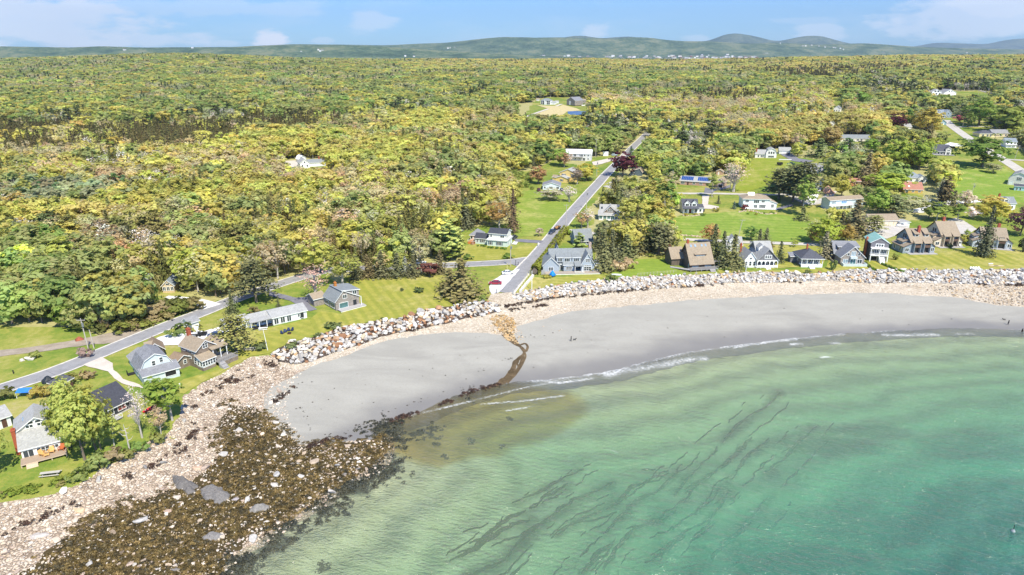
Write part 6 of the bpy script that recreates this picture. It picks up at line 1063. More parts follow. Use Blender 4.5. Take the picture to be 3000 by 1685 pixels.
# bedrock and single big stones
def ledge(seed, L, Wd, H):
    rg = np.random.default_rng(seed)
    if L < 3: return hull(rg, 20, (L*.5, Wd*.5, H*.5), 1, .3)
    nx, ny = int(L*5), int(Wd*5); V = []; F = []
    for i in range(nx+1):
        for j in range(ny+1):
            x = (i/nx-.5)*L*1.15; y = (j/ny-.5)*Wd*1.25; r = math.hypot(x/(L*.5), y/(Wd*.5))+(float(fbm(np.array([x*.6+seed]), np.array([y*.6]), 4)[0])-.5)*1.0
            st = float(fbm(np.array([x*.5+y*.9+seed]), np.array([y*.25-x*.12]), 5)[0]); z = H*(1.05*min(1, max(-.6, 1.0-r)*1.7)*(.45+1.0*round(st*7)/7))-.12; V.append((x, y, z))
    for i in range(nx):
        for j in range(ny): q = i*(ny+1)+j; F.append((q, q+ny+1, q+ny+2, q+1))
    return mesh('bedrock', V, F, MSTONE)
for (u, v, L, Wd, H, yaw, c, lab) in ((528,1412,9,3.0,1.1,-38,(.17,.16,.15),'long dark grey bedrock slab running down through the stones'), (622,1448,7.5,4.2,1.3,-25,(.20,.19,.18),'broad grey bedrock hump at the lower end of the slab'), (760,1492,5,2.6,1.1,20,(.25,.24,.22),'grey ledge among the weed near the water'), (626,1574,4.2,2.8,.9,10,(.24,.23,.22),'small grey ledge alone in the lower weed bed'), (229,1497,2.6,1.7,1.0,5,(.60,.44,.28),'big tan boulder alone on the pale stones'), (578,1372,2.4,1.6,.8,-10,(.58,.42,.30),'big reddish tan boulder above the weed'), (688,1465,1.8,1.3,.8,0,(.42,.38,.38),'grey boulder just right of the bedrock hump'), (491,1499,1.9,1.2,.7,0,(.46,.34,.26),'brown flat boulder left of the lower weed'), (108,1570,3.6,2.2,.5,15,(.48,.44,.40),'flat grey ledge in the pale stones at far left')):
    p = gp(u, v); o = obj('bedrock' if L > 3 else 'boulder', ledge(int(u), L, Wd, H), loc=(p.x, p.y, p.z+H*.02)); o.rotation_euler.z = R(yaw); o['tint'] = c; tag(o, lab, 'rock')
for (u, v, s, lab) in ((66,1057,1.0,'small pale boulder on the meadow left of the pair'), (88,1053,1.5,'larger pale boulder of the pair on the meadow'), (97,1046,1.2,'white boulder behind the larger meadow boulder'), (133,1186,.6,'little pale rock in the yard left of the leafy trees')):
    p = gp(u, v); o = obj('boulder', ROCKS[int(u) % 8], loc=(p.x, p.y, p.z+s*.2)); o.scale = (s*.9, s*.8, s*.7); o['tint'] = (.62, .58, .52); tag(o, lab, 'boulder')
# ------------------------------------------------------------------ rockweed, wrack and scraps
def clump(rg, n, r, sz, h=.12):
    a = rg.uniform(0, 6.28, n); q = rg.random(n)**.5*r; P = np.stack([np.cos(a)*q, np.sin(a)*q, rg.uniform(0, h, n)*(1.3-q/r)], 1); N = np.stack([np.cos(a)*.5, np.sin(a)*.5, np.full(n, .8)], 1)+rg.normal(0, .35, (n, 3)); V, F = quads(P, N, rg.uniform(.6, 1.4, n)*sz, .45, rg); return mesh('weed', V, F, MWEED)
t = NT('rockweed'); c = t.attr('tint', 'INSTANCER').outputs['Color']; isl = t.n('NewGeometry').outputs['Random Per Island']
MWEED = t.done(t.bsdf(t.n('HueSaturation', {'Value': t.mapr(isl, 0, 1, .6, 1.45), 'Color': c}).outputs[0], .55, spec=.3))
WC = bpy.data.collections.new('weed_kit'); rg = np.random.default_rng(8)
for i in range(5): WC.objects.link(bpy.data.objects.new('weed_%02d' % i, clump(rg, 26, .75, .42, .28)))
def weeds(name, Q, s0, s1, pal, lab, cat, lift=.12, flat=1.0):
    n = len(Q); z = height(Q[:, 0], Q[:, 1])+lift; s = rg.uniform(s0, s1, n)
    return scatter(name, np.column_stack([Q, z]), np.column_stack([np.zeros((n, 2)), rg.uniform(0, 6.28, n)]), s[:, None]*np.array([1, 1, flat]), rg.integers(0, 5, n), pal[rg.integers(0, len(pal), n)]*rg.uniform(.75, 1.2, (n, 1)), WC, label=lab, cat=cat)
OLV = np.array([(.075, .055, .018), (.10, .075, .024), (.14, .10, .032), (.05, .042, .02), (.18, .125, .045)])
big = np.vstack([WG, WG[:1]]); Q = fill(poly_px([(600,1150),(760,1180),(900,1290),(1140,1270),(1145,1330),(1010,1420),(680,1640),(560,1800),(-60,1800),(-60,1700),(200,1540),(480,1400),(600,1250)]), .62, rg); Q = Q[rg.random(len(Q)) < wdens(Q)*.92]; zq = height(Q[:, 0], Q[:, 1]); Q = Q[zq > -.15]
weeds('rockweed', Q, .5, 1.0, OLV, 'olive brown rockweed covering the low stones of the point', 'seaweed')
def along(lines, per, spread, rg):
    out = []
    for pl in lines:
        w = 1.0
        if isinstance(pl[0], (int, float)): w, pl = pl[0], pl[1]
        C = spl(poly_px(pl), 14); L = np.linalg.norm(np.diff(C, axis=0), axis=1).sum(); k = int(L*per*w)
        t_ = rg.random(k)*(len(C)-1); i = t_.astype(int); q = C[i]+(C[np.minimum(i+1, len(C)-1)]-C[i])*(t_-i)[:, None]; q = q+rg.normal(0, spread*w, (k, 2))
        g = fbm(q[:, 0]/4+3, q[:, 1]/4, 3); out.append(q[g > .44])
    return np.vstack(out)
WR = [[(1478,900),(1520,893),(1560,885),(1621,874),(1700,867),(1777,859),(1850,852),(1920,847),(2000,843)], [(1430,905),(1470,898),(1500,897)], [(1470,915),(1540,905),(1600,895)], [(2040,839),(2120,832)], [(2290,827),(2350,827)], (1.6, [(2590,827),(2640,823),(2700,826)]), (1.5, [(2850,833),(2930,835),(3010,838)]), [(2010,842),(2060,836)],
 (1.5, [(1150,978),(1200,966),(1260,950)]), [(1370,930),(1400,924)], (2.2, [(690,1112),(740,1092),(775,1075),(806,1064)]), (1.6, [(640,1136),(675,1120),(700,1105)]), [(590,1160),(620,1150)], (1.3, [(588,1178),(566,1195)]), [(560,1240),(556,1285),(570,1260)], (2.0, [(512,1326),(540,1320)]), (1.3, [(436,1371),(465,1362),(495,1353)]), [(362,1398),(390,1392),(420,1388)], [(248,1462),(275,1452)], [(120,1522),(148,1508),(175,1496)], [(0,1568),(54,1545),(100,1530)], [(215,1480),(235,1474)], [(805,1180),(830,1160),(866,1130)], (1.3, [(1150,1236),(1200,1216),(1270,1192),(1340,1165),(1420,1138),(1472,1122)]), (.8, [(1180,1224),(1260,1197),(1330,1172)]), (1.2, [(905,1310),(960,1292),(1010,1285)])]
weeds('seaweed_wrack', along(WR, 5.5, .45, rg), .3, .75, np.array([(.05, .028, .018), (.075, .04, .024), (.035, .022, .016)]), 'dark brown wrack lying in broken lines along the beach', 'seaweed', .28)
SCR = [[(1005,1275),(1060,1245),(1130,1212),(1200,1187),(1310,1152),(1400,1128),(1440,1112)], [(1490,1000),(1515,990),(1560,985)], [(1290,990),(1340,985),(1400,990)], [(880,1190),(900,1230),(905,1275)], [(930,1262),(960,1280),(980,1270)], [(830,1150),(880,1120)], [(1540,990),(1600,985)], [(1400,1090),(1470,1060),(1500,1050)]]
sq = np.vstack([along(SCR, 1.3, .5, rg), fill(poly_px([(830,1140),(1400,1000),(1440,1100),(1000,1280),(870,1290)]), 6.5, rg), fill(poly_px([(1560,970),(2300,880),(2900,900),(2900,945),(1800,1060),(1560,1090)]), 12, rg)])
weeds('seaweed_scraps', sq, .1, .38, np.array([(.045, .035, .02), (.07, .05, .03), (.03, .026, .02)]), 'small dark scraps of weed dotted over the grey sand', 'seaweed', .16, .7)
edge = seaward(WL, 1.2)[2:WLp.index((1060,1268))]; C = spl(edge, 14); q = np.repeat(C, 9, 0); q = q+rg.normal(0, 1.5, q.shape)+(seaward(C, 1)-C).repeat(9, 0)*rg.uniform(-1, 3.5, (len(q), 1)); q = q[(fbm(q[:, 0]/3, q[:, 1]/3, 3) > .48)]
wq = [pz(u, v, 0) for u, v in ((949,1654),(952,1656),(1300,1336),(1272,1298),(1466,1300),(1380,1286),(1165,1308),(1146,1340),(1186,1312),(880,1545),(840,1580),(790,1610),(860,1530),(1380,1172),(1497,1224))]
extra = np.vstack([q, np.repeat(np.array(wq), 4, 0)+rg.normal(0, .5, (len(wq)*4, 2)), along([(1.5, [(1070,1262),(1120,1248),(1170,1252),(1220,1262),(1270,1268)])], 8, 1.2, rg), along([(1.0, [(1110,1256),(1160,1240),(1190,1245)])], 8, .8, rg)])
weeds('sunken_weed', extra, .5, 1.0, np.array([(.03, .035, .028), (.05, .05, .03)]), 'dark weed on stones just under the shallow water', 'seaweed', .1)
# ------------------------------------------------------------------ individual trees, shrubs and hedges
HI = {}
def himesh(kind, seed, det):
    k = (kind, seed, det)
    if k not in HI:
        p = make_proto(kind, seed, det); V = p['crown'][0] if p['crown'][0] is not None else None
        HI[k] = (mesh('crown', p['crown'][0], p['crown'][1], p['ml']) if V is not None else None, mesh('trunk', p['trunk'][0], p['trunk'][1], p['mb']), p['h'], (float(np.percentile(np.hypot(V[:, 0], V[:, 1]), 78 if kind in ('spruce', 'spire') else 90))*{'pine': .78, 'spruce': 1.2, 'spire': 1.1}.get(kind, .95) if V is not None else 1.8))
    return HI[k]
TN = dict(broad='leafy_tree', slim='slender_tree', bud='budding_tree', bare='bare_tree', spruce='spruce_tree', spire='spruce_tree', pine='pine_tree', shrub='shrub', cypress='cypress_tree', snag='dead_tree')
def tree(kind, u, v, vtop, w, tint, label, group=None, trunk=None):
    if v-vtop > 28 and kind != 'shrub': NOTREE.append((u-w*.34, u+w*.34, vtop+.25*(v-vtop), v, 0))
    p = gp(u, v); d = px(p.x, p.y, p.z)[2]; dep = math.atan2(CH-p.z, math.hypot(p.x, p.y)); h = max(.5, (v-vtop)*d/FPX/math.cos(dep)); hp = h*FPX/d
    det = 5.5 if hp > 150 else (3.2 if hp > 80 else (2.0 if hp > 40 else 1.3)); c, tr, ph, pr = himesh(kind, 300+int(u) % 3*11, det)
    e = empty(TN[kind], (p.x, p.y, p.z), (u*7 % 63)/10, label, {'shrub': 'shrub', 'spruce': 'spruce', 'spire': 'spruce', 'pine': 'pine'}.get(kind, 'tree'), group); r = w*.5*d/FPX; e.scale = (r/pr, r/pr, h/ph)
    tc = np.array(TINT[tint] if isinstance(tint, str) else tint); tc = tc*np.array([1.14, 1.02, 1.1])*.95+tc.mean()*.14+.012
    if c: o = obj('crown' if kind != 'shrub' else 'foliage', c, e); o['tint'] = [float(x) for x in tc]
    o = obj('trunk' if kind != 'shrub' else 'stems', tr, e); return e
LT = [
 ('broad',-38,1405,1232,110,'bright','leafy tree cut off by the left edge beside the cream house'), ('broad',250,1348,1150,118,'bright','tall leafy tree nearest the rocky shore beside the cream house'),('broad',282,1318,1128,100,(.42,.46,.06),'leafy tree with forked pale trunk in front of the dark cottage'),('broad',222,1292,1108,105,'bright','big leafy tree left of the dark cottage'),('broad',190,1300,1165,80,(.34,.42,.05),'leafy tree crowding the right wall of the cream house'),('slim',335,1308,1215,46,'bright','slender young tree with pale trunk on the shady lawn'),('broad',296,1317,1170,66,'bright','leafy tree with a kinked pale trunk at the bank'),
 ('bare',417,1283,1128,52,'grey','tall bare grey tree on the lawn by the red kayak'),('snag',382,1328,1243,44,'grey','broken dead tree with stub branches at the bank'),('slim',470,1226,1100,62,(.27,.42,.05),'fresh green tree left of the pair before the gambrel house'),('slim',505,1232,1108,70,(.30,.44,.05),'fresh green tree right of the pair before the gambrel house'),('bud',472,1272,1190,44,(.55,.47,.26),'tan budding thicket tree above the stones'),('bare',500,1228,1120,34,'grey','bare pale tree inside the pair of green trees'),
 ('pine',692,1028,928,84,(.24,.26,.055),'olive pine beside the shingle house and picnic tables'),('spruce',681,919,853,42,(.11,.14,.045),'small dark conical spruce beside the road above the ranch house'),('pine',752,886,768,88,(.14,.16,.05),'large dark conifer overhanging the shore road'),('spruce',816,900,868,16,'dark','tiny dark spruce at the back of the ranch house'),('broad',928,802,696,96,(.50,.56,.09),'bright yellow-green willow by the road bend'),('bare',926,884,776,74,(.48,.31,.21),'reddish budding tree by the grey shingle house drive'),('bud',1003,836,728,96,(.36,.42,.07),'green tree with a dark forked trunk behind the grey shingle house'),
 ('spruce',1352,868,762,122,(.20,.19,.055),'big dense spruce beside the gravel parking lot'),('spruce',1318,850,790,70,(.18,.18,.05),'smaller spruce leaning on the big parking-lot spruce'),('broad',1258,806,768,58,(.24,.10,.07),'maroon-leaved shrub tree by the road'),
 ('cypress',1322,760,634,62,(.38,.48,.09),'tall bright green poplar on the mint house lawn'),('cypress',1340,752,668,44,(.40,.50,.10),'shorter bright green poplar right of the tall one'),('spruce',1366,669,582,56,(.12,.14,.06),'dark spruce behind the mint house'),('bud',1462,668,588,72,(.50,.36,.10),'orange budding tree with heavy forked trunk behind the mint house'),('spire',1503,682,558,36,(.15,.11,.05),'thin tall brown conifer at the corner of the mint house'),('broad',1580,692,667,22,(.55,.50,.36),'tiny pale blossom tree by the drive mouth'),
 ('spruce',1766,793,672,62,(.17,.19,.06),'tall spruce with bare lower trunk right of the large blue house'),('spruce',1792,768,676,56,(.14,.16,.06),'dark spruce behind the tall one beside the blue house'),('spruce',1752,735,668,46,'dark','dark spruce between blue cottage and grove'),('spruce',1834,758,690,62,(.15,.18,.055),'wide spruce over the blue tarps'),('spruce',1870,742,672,56,(.14,.15,.05),'spruce at the back of the side lawn'),('pine',1930,744,662,72,(.15,.17,.06),'broad conifer left of the brown bell-roofed house'),('cypress',1697,739,684,34,(.28,.40,.08),'small green conical tree in front of the blue cottage'),('broad',1962,752,720,26,(.34,.12,.05),'rust-red small tree at the corner of the brown house'),
 ('spruce',2088,768,660,62,(.15,.18,.055),'large spruce behind the pergola of the brown house'),('spruce',2114,780,681,50,(.12,.15,.05),'dark spruce in the middle of the row'),('spruce',2146,787,690,64,(.18,.20,.06),'broad spruce nearest the arched-porch house'),('broad',2082,715,656,50,'orange','round orange-tinted tree peeking over the spruces'),('spruce',2283,769,708,34,(.12,.15,.045),'dark conical spruce right of the arched-porch house'),('spruce',2224,714,672,32,(.13,.16,.06),'left one of two small spruces by the lane'),('spruce',2243,714,670,34,(.13,.16,.06),'right one of two small spruces by the lane'),('broad',2197,704,662,40,(.18,.34,.06),'green round tree by the lane behind the arched-porch house'),('broad',2253,738,711,26,(.26,.22,.07),'brown-green bush tree behind the arched-porch house'),('broad',2327,724,701,18,'bright','tiny lawn tree above the dark-roofed bungalow'),
 ('broad',2412,716,637,86,(.40,.52,.05),'big bright green tree behind the bungalow'),('spruce',2413,757,680,42,(.22,.22,.11),'grey-green spruce between bungalow and grey gabled house'),('broad',2378,712,668,30,(.34,.27,.08),'brownish tree left of the big bright green one'),('spruce',2500,693,588,84,(.17,.16,.06),'tall dark conifer mass behind the grey gabled house'),('spruce',2462,690,622,48,(.16,.17,.06),'smaller conifer left of the tall dark mass'),('broad',2481,708,658,44,(.42,.34,.07),'yellow-brown round tree behind the grey gabled house'),('pine',2556,684,633,52,(.24,.28,.07),'thin white pine in front of the long garage'),
 ('spruce',2880,751,606,54,(.10,.12,.05),'tall lone spruce on the striped lawn'),('broad',2848,642,606,36,'blossom','white blossoming tree behind the condominiums'),('broad',2913,648,588,86,(.50,.50,.06),'wide yellow-green tree near the white house'),('broad',2988,690,604,66,'plum','dark purple-leaved tree at the right edge'),('slim',2742,650,592,48,(.30,.42,.07),'pale-trunked birch behind the cream condominium'),('slim',2770,645,600,36,(.30,.42,.07),'leaning birch behind the cream condominium'),('slim',2806,648,596,42,(.26,.40,.06),'birch right of the gravel track'),('broad',2720,640,590,50,(.28,.34,.06),'green tree left of the birches'),('broad',2832,690,672,16,(.30,.44,.05),'small clipped round tree by the gravel lot'),
 ('pine',2281,584,498,66,(.16,.19,.06),'left pine of the clump beside the solar house'),('pine',2322,592,490,72,(.15,.18,.06),'middle pine of the clump beside the solar house'),('pine',2352,604,482,78,(.14,.17,.05),'tallest dark pine of the clump beside the solar house'),('slim',2352,632,520,56,(.30,.44,.07),'birch with white trunk in front of the dark pines'),('spruce',2350,646,608,44,(.20,.25,.07),'bushy young pine at the foot of the clump'),
 ('broad',2600,568,505,100,(.40,.54,.05),'broad bright green maple near the hip-roofed cottage'),('broad',2571,628,550,66,(.33,.50,.07),'vivid green maple right of the balcony house'),('pine',2614,632,574,64,(.18,.23,.08),'layered pine right of the vivid green maple'),('broad',2672,620,574,66,(.46,.52,.26),'pale blossoming thicket tree near the lane'),('broad',2490,527,476,40,(.30,.46,.07),'green maple above the brick playhouse'),('spruce',2535,542,452,66,(.20,.18,.07),'dark brownish conifer among the maples'),('broad',2563,525,448,54,'gold','tall yellow-green tree among the maples'),('broad',2465,578,511,58,(.44,.46,.06),'yellow-green birch left of the brick playhouse'),
 ('broad',2550,447,407,50,(.26,.46,.05),'round green tree below the long ranch house'),('broad',2620,494,403,76,(.34,.46,.05),'tall rounded green tree in the middle of the slope'),('broad',2693,498,409,64,(.32,.46,.05),'tall green tree left of the dark-roofed house'),('broad',2735,440,404,44,(.42,.52,.05),'flat-topped yellow-green tree over the dark roof'),('broad',2432,428,370,60,(.38,.32,.10),'brownish round tree left of the long ranch house'),('broad',2380,424,382,48,'gold','golden round tree near the farmhouse garage'),('spruce',2398,460,408,64,(.14,.20,.05),'dark green conifer bank below the golden tree'),
 ('broad',2876,490,397,122,(.17,.29,.04),'huge spreading green tree on the open slope'),('broad',2909,507,479,46,(.38,.42,.18),'grey-green apple tree near the hill road'),('broad',2826,603,558,54,(.62,.60,.40),'pale blossoming apple tree by the lane'),('cypress',2767,604,513,34,(.20,.17,.06),'tall narrow brown cypress'),('cypress',2753,596,520,18,(.14,.14,.06),'thin dark cypress beside the taller one'),('spruce',2790,612,560,46,(.20,.20,.07),'bushy conifer at the foot of the cypresses'),('broad',2905,614,572,66,'gold','yellow willow left of the white house'),
 ('broad',2712,398,316,78,(.46,.42,.06),'big golden dome-shaped tree on the slope'),('spruce',2720,414,366,40,(.13,.12,.04),'dark conifer in front of the golden dome tree'),('broad',2626,378,334,48,'maroon','dark maroon beech among green trees'),('broad',2655,367,318,46,(.16,.30,.05),'deep green tree right of the maroon beech'),('broad',2524,303,268,40,(.24,.42,.05),'round green tree in the upper clearing'),('broad',2868,368,288,84,(.24,.38,.05),'large green tree by the hill road'),('broad',2945,388,306,110,(.30,.40,.06),'wide green tree crown at the right edge of the slope'),('broad',2835,372,330,40,(.20,.30,.05),'dark round tree beside the steel blue house'),('broad',2812,358,338,30,'magenta','small magenta flowering tree by the steel blue house'),('broad',2605,318,305,26,(.44,.20,.32),'pale purple flowering tree up the slope'),
 ('broad',1825,517,444,72,'maroon','dark purple beech beside the straight road'),('broad',1872,496,441,48,'bright','bright green tree behind the purple beech'),('spruce',1848,458,430,24,(.09,.14,.09),'small blue-green spruce between beech and road'),('broad',1718,530,478,56,(.54,.54,.06),'yellow-green street tree with thin trunk in front of the long white building'),('broad',1576,540,486,46,(.46,.30,.11),'rusty brown round tree left of the yellow house'),('broad',1640,485,435,46,(.30,.48,.05),'bright green tree left of the long white building'),('bud',1652,490,446,44,(.48,.32,.16),'brown budding tree at the corner of the white building'),('spire',1563,495,454,14,'dark','thin dark spruce above the rusty round tree'),
 ('bud',1690,540,492,40,(.30,.26,.18),'grey twiggy tree right of the yellow house'),('broad',1612,588,552,64,(.50,.52,.32),'pale flowering thicket in front of the low blue house'),('bare',1668,592,545,44,'grey','bare spreading tree at the field corner'),('bud',1705,668,618,40,(.50,.38,.16),'tan budding tree by the lane mouth'),('bare',1722,668,610,36,'grey','pale bare birch by the lane mouth'),
 ('bare',2148,562,475,72,(.52,.42,.30),'tall bare spreading tree by the brick garage'),('slim',2086,578,505,34,(.36,.46,.10),'thin pale birch by the dormer house drive'),('spruce',2104,597,573,14,'dark','small cone-shaped spruce on the wide lawn'),('spruce',2150,612,592,16,(.10,.16,.10),'stubby blue-green spruce on the wide lawn'),
 ('spruce',1118,812,738,54,(.12,.13,.05),'dark spruce at the left of the roadside row'),('spruce',1165,812,744,50,(.12,.14,.05),'second dark spruce in the roadside row'),('spruce',1212,810,748,52,(.13,.14,.05),'dark spruce near the white pickup'),('spire',1078,814,748,44,(.16,.14,.05),'thin spruce left of the roadside row'),('spruce',1290,800,735,48,(.15,.14,.05),'dark spruce right of the white pickup'),('spruce',1042,818,752,44,(.13,.14,.05),'dark spruce behind the grey shingle house lawn'),('spruce',1188,806,752,34,(.22,.26,.20),'silvery blue-green spruce in the roadside row'),
]
for a in LT: tree(*a)
# distant tree clumps of note are part of the woods; shrubs near the camera
SHR = [(1487,757,744,34,(.20,.34,.04),'flattened round hedge bush on the mint house lawn'),(1370,760,746,32,(.18,.30,.05),'low dark bush at the left end of the mint house lawn'),(1227,858,840,26,(.13,.20,.06),'larger dark round bush alone on the big lawn'),(1178,854,844,11,(.13,.20,.06),'small dark round bush alone on the big lawn'),(535,980,948,64,(.18,.28,.06),'big green bush beside the white tool shed'),(578,975,958,42,(.36,.40,.07),'lighter bush in front of the white tool shed'),(746,918,900,34,(.30,.27,.10),'brownish bush behind the ranch house'),(975,962,944,44,(.18,.25,.07),'dark bush at the edge of the boulder bank'),(932,990,976,22,(.18,.25,.07),'small bush at the edge of the boulder bank'),(855,1020,1000,34,(.20,.27,.08),'bush above the left end of the boulder bank'),(765,1024,1000,34,(.16,.22,.07),'dark bush beside the picnic tables'),(1120,942,930,14,(.14,.22,.07),'tiny bush at the lawn edge'),(1410,880,862,34,(.24,.34,.06),'bush at the foot of the parking-lot spruce'),(20,1168,1138,52,(.22,.26,.06),'dark low bush by the road at far left'),(250,1045,1015,40,(.40,.32,.24),'tan scrub bush under the double poles'),(100,1050,1030,36,(.36,.44,.09),'small yellow-green tree-like bush on the meadow'),(215,1120,1095,44,(.30,.32,.06),'rough bush by the road above the dark cottage'),(110,1165,1135,44,(.46,.42,.07),'yellow bush beside the blue-tarped frame'),(255,1110,1085,40,(.42,.36,.16),'tan bush behind the leafy trees'),(150,1160,1120,50,(.44,.40,.08),'yellowish bush in the junk yard'),(1790,825,806,36,(.20,.30,.06),'green bush beside the white rowing boat'),(1812,795,762,44,(.58,.50,.26),'tall tan grass clump right of the blue house'),(1838,788,758,46,(.54,.46,.22),'second tall tan grass clump right of the blue house'),(1600,815,803,24,(.40,.42,.05),'clipped yellow-green bush at the deck corner'),(2130,795,782,18,(.24,.32,.06),'low bush left of the arched-porch house'),(2366,802,791,18,(.18,.26,.08),'small dark bush on the edge of the stone bank'),(2440,792,760,20,(.2,.3,.07),'low bush beside the grey gabled house'),(2622,762,742,16,(.30,.36,.06),'yellow-green bush between teal house and condominiums'),(2781,726,713,18,(.10,.15,.05),'dark round bush in front of the cream condominium'),(2822,712,688,34,(.38,.42,.06),'clipped golden bush beside the cream condominium'),(2996,738,700,30,(.08,.10,.04),'dark evergreen bush cut by the right edge'),(2180,616,600,20,(.26,.08,.07),'red-leaved bush left of the solar house'),(2330,452,438,32,(.22,.36,.06),'big round bush right of the farmhouse garage'),(1726,530,518,18,(.16,.22,.07),'low dark bush by the yellow-green street tree'),(2098,620,608,20,(.40,.40,.06),'yellow bush in the dormer house garden'),(290,1372,1330,66,(.30,.40,.10),'pale green bush at the top of the stones'),(335,1352,1318,60,(.38,.34,.16),'tan bush under the slender young tree'),(372,1345,1312,40,(.30,.34,.08),'green bush at the foot of the dead tree'),(412,1318,1290,46,(.22,.38,.07),'fresh green bush right of the dead tree'),(462,1300,1265,40,(.30,.36,.08),'low bush under the tan thicket'),(238,1405,1372,52,(.30,.40,.09),'green bush at the corner of the picnic lawn')]
for a in SHR: tree('shrub', *a)
rg = np.random.default_rng(66)
def bushes(pts, h0, h1, tints, lab, grp):
    for (x, y) in pts:
        k = rg.integers(0, 3); c, tr, ph, pr = himesh('shrub', 300+k*11, 2.0); h = rg.uniform(h0, h1); r = h*rg.uniform(.7, 1.1); e = empty('shrub', (x, y, h1_(x, y)), rg.uniform(0, 6.28), lab, 'shrub', grp); e.scale = (r/pr, r/pr, h/ph)
        o = obj('foliage', c, e); o['tint'] = [float(q) for q in np.array(tints[rg.integers(0, len(tints))])*rg.uniform(.85, 1.15)]; obj('stems', tr, e)
h1_ = h1
bushes(fill(poly_px([(240,962),(330,930),(470,905),(560,885),(600,905),(500,932),(400,977),(310,982)]), 3.6, rg), 2.0, 4.6, [(.36,.31,.13),(.30,.32,.08),(.24,.27,.07),(.46,.37,.2),(.22,.24,.08)], 'scrubby bush in the thicket between wood and shore road', 'thicket by the shore road')
bushes(fill(poly_px([(-20,1476),(97,1448),(175,1428),(240,1398),(235,1380),(120,1425),(-20,1445)]), 2.0, rg), .7, 1.5, [(.34,.40,.08),(.26,.34,.06),(.40,.36,.14)], 'low scrub bush along the bank at lower left', 'scrub on the lower left bank')
bushes(fill(poly_px([(1560,560),(1460,520),(1470,505),(1510,500),(1560,520)]), 5, rg), 1.6, 3.2, [(.36,.40,.10),(.30,.36,.09)], 'rough bush in the field left of the low blue house', 'bushes of the upper field')
bushes(np.vstack([poly_px([(u, v)]) for u, v in ((1850,752),(1880,748),(1905,752),(1930,756),(1860,745),(1895,742),(1945,752))]), .9, 1.6, [(.50,.44,.16),(.34,.38,.10)], 'tan grass tuft at the back of the side lawn', 'grass tufts behind the side lawn')
bushes(np.vstack([poly_px([(u, v)]) for u, v in ((1400,722),(1412,722),(1420,723),(1440,728),(1455,729),(1470,730),(1432,727),(1480,731))]), .7, 1.1, [(.2,.32,.06),(.26,.36,.08)], 'clipped foundation bush in front of the mint house', 'foundation bushes of the mint house')
bushes(np.vstack([poly_px([(u, v)]) for u, v in ((2240,626),(2262,626),(2200,622),(2190,628),(2215,630),(2010,632),(2035,631),(2060,632))]), .7, 1.4, [(.2,.32,.06),(.50,.44,.08)], 'garden bush in the rockeries of the second row', 'garden bushes of the second row')
bushes(poly_px([(2385+k*8.5, 436+1.2*math.sin(k)) for k in range(1)]+[(2428+k*7.5, 437+math.sin(k*2)) for k in range(9)]), 2.0, 2.8, [(.42,.54,.04)], 'bright green hedge bush below the long ranch house', 'bright hedge below the ranch house')
def hedge(pix, w, h, label, tint, seed):
    C = spl(poly_px(pix), 16); rg = np.random.default_rng(seed); L = np.linalg.norm(np.diff(C, axis=0), axis=1).sum(); n = int(L*w*20); i = rg.random(n)*(len(C)-1); k = i.astype(int); q = C[k]+(C[np.minimum(k+1, len(C)-1)]-C[k])*(i-k)[:, None]
    d = np.gradient(C, axis=0)[k]; d /= np.linalg.norm(d, axis=1)[:, None]; nn = np.stack([-d[:, 1], d[:, 0]], 1); a = rg.uniform(0, np.pi, n); ca, sa = np.cos(a), np.sin(a); hh = h*(.9+.25*fbm(q[:, 0]/2.5, q[:, 1]/2.5, 3))
    rad = rg.uniform(.82, 1.05, n); P = np.column_stack([q+nn*(np.sign(ca)*np.abs(ca)**.6*w*.5*rad)[:, None], height(q[:, 0], q[:, 1])+hh*np.abs(sa)**.5*rad]); N = np.column_stack([nn*ca[:, None], sa*.9])+rg.normal(0, .3, (n, 3)); V, F = quads(P, N, rg.uniform(.3, .65, n), 1, rg)
    o = obj('hedge', mesh('hedge', V, F, MNEED)); o['tint'] = tint; tag(o, label, 'hedge'); b = MB(); zc = height(C[:, 0], C[:, 1])
    b.tube([(C[j, 0], C[j, 1], zc[j]+h*.42) for j in range(len(C))], w*.36, 6); f = b.obj('branches', [MBARK], o)
hedge([(1566,806),(1578,790),(1598,766),(1612,745),(1634,713),(1658,680)], 3.2, 3.6, 'long tall olive hedge running beside the straight road', (.23, .25, .04), 1); hedge([(1660,684),(1675,690),(1688,694)], 2.2, 2.0, 'short hedge joining the long hedge to the blue cottage', (.26, .34, .05), 2); hedge([(2583,775),(2620,790),(2650,800)], 1.0, .9, 'thin low hedge between teal house lawn and striped lawn', (.15, .24, .04), 3); hedge([(2536,770),(2550,786),(2566,795)], .9, .8, 'thin low hedge beside the grey gabled house lawn', (.16, .25, .04), 4); hedge([(2410,539),(2430,537)], 1.5, 2.6, 'row of dark clipped evergreens by the paved yard', (.16, .22, .05), 5); hedge([(2371,516),(2390,516),(2408,517)], 1.2, 1.1, 'clipped hedge along the cape house porch', (.16, .28, .05), 6); hedge([(1698,722),(1720,724),(1738,722)], 1, .8, 'clipped yellow-green hedge in front of the blue cottage', (.36, .42, .05), 7)
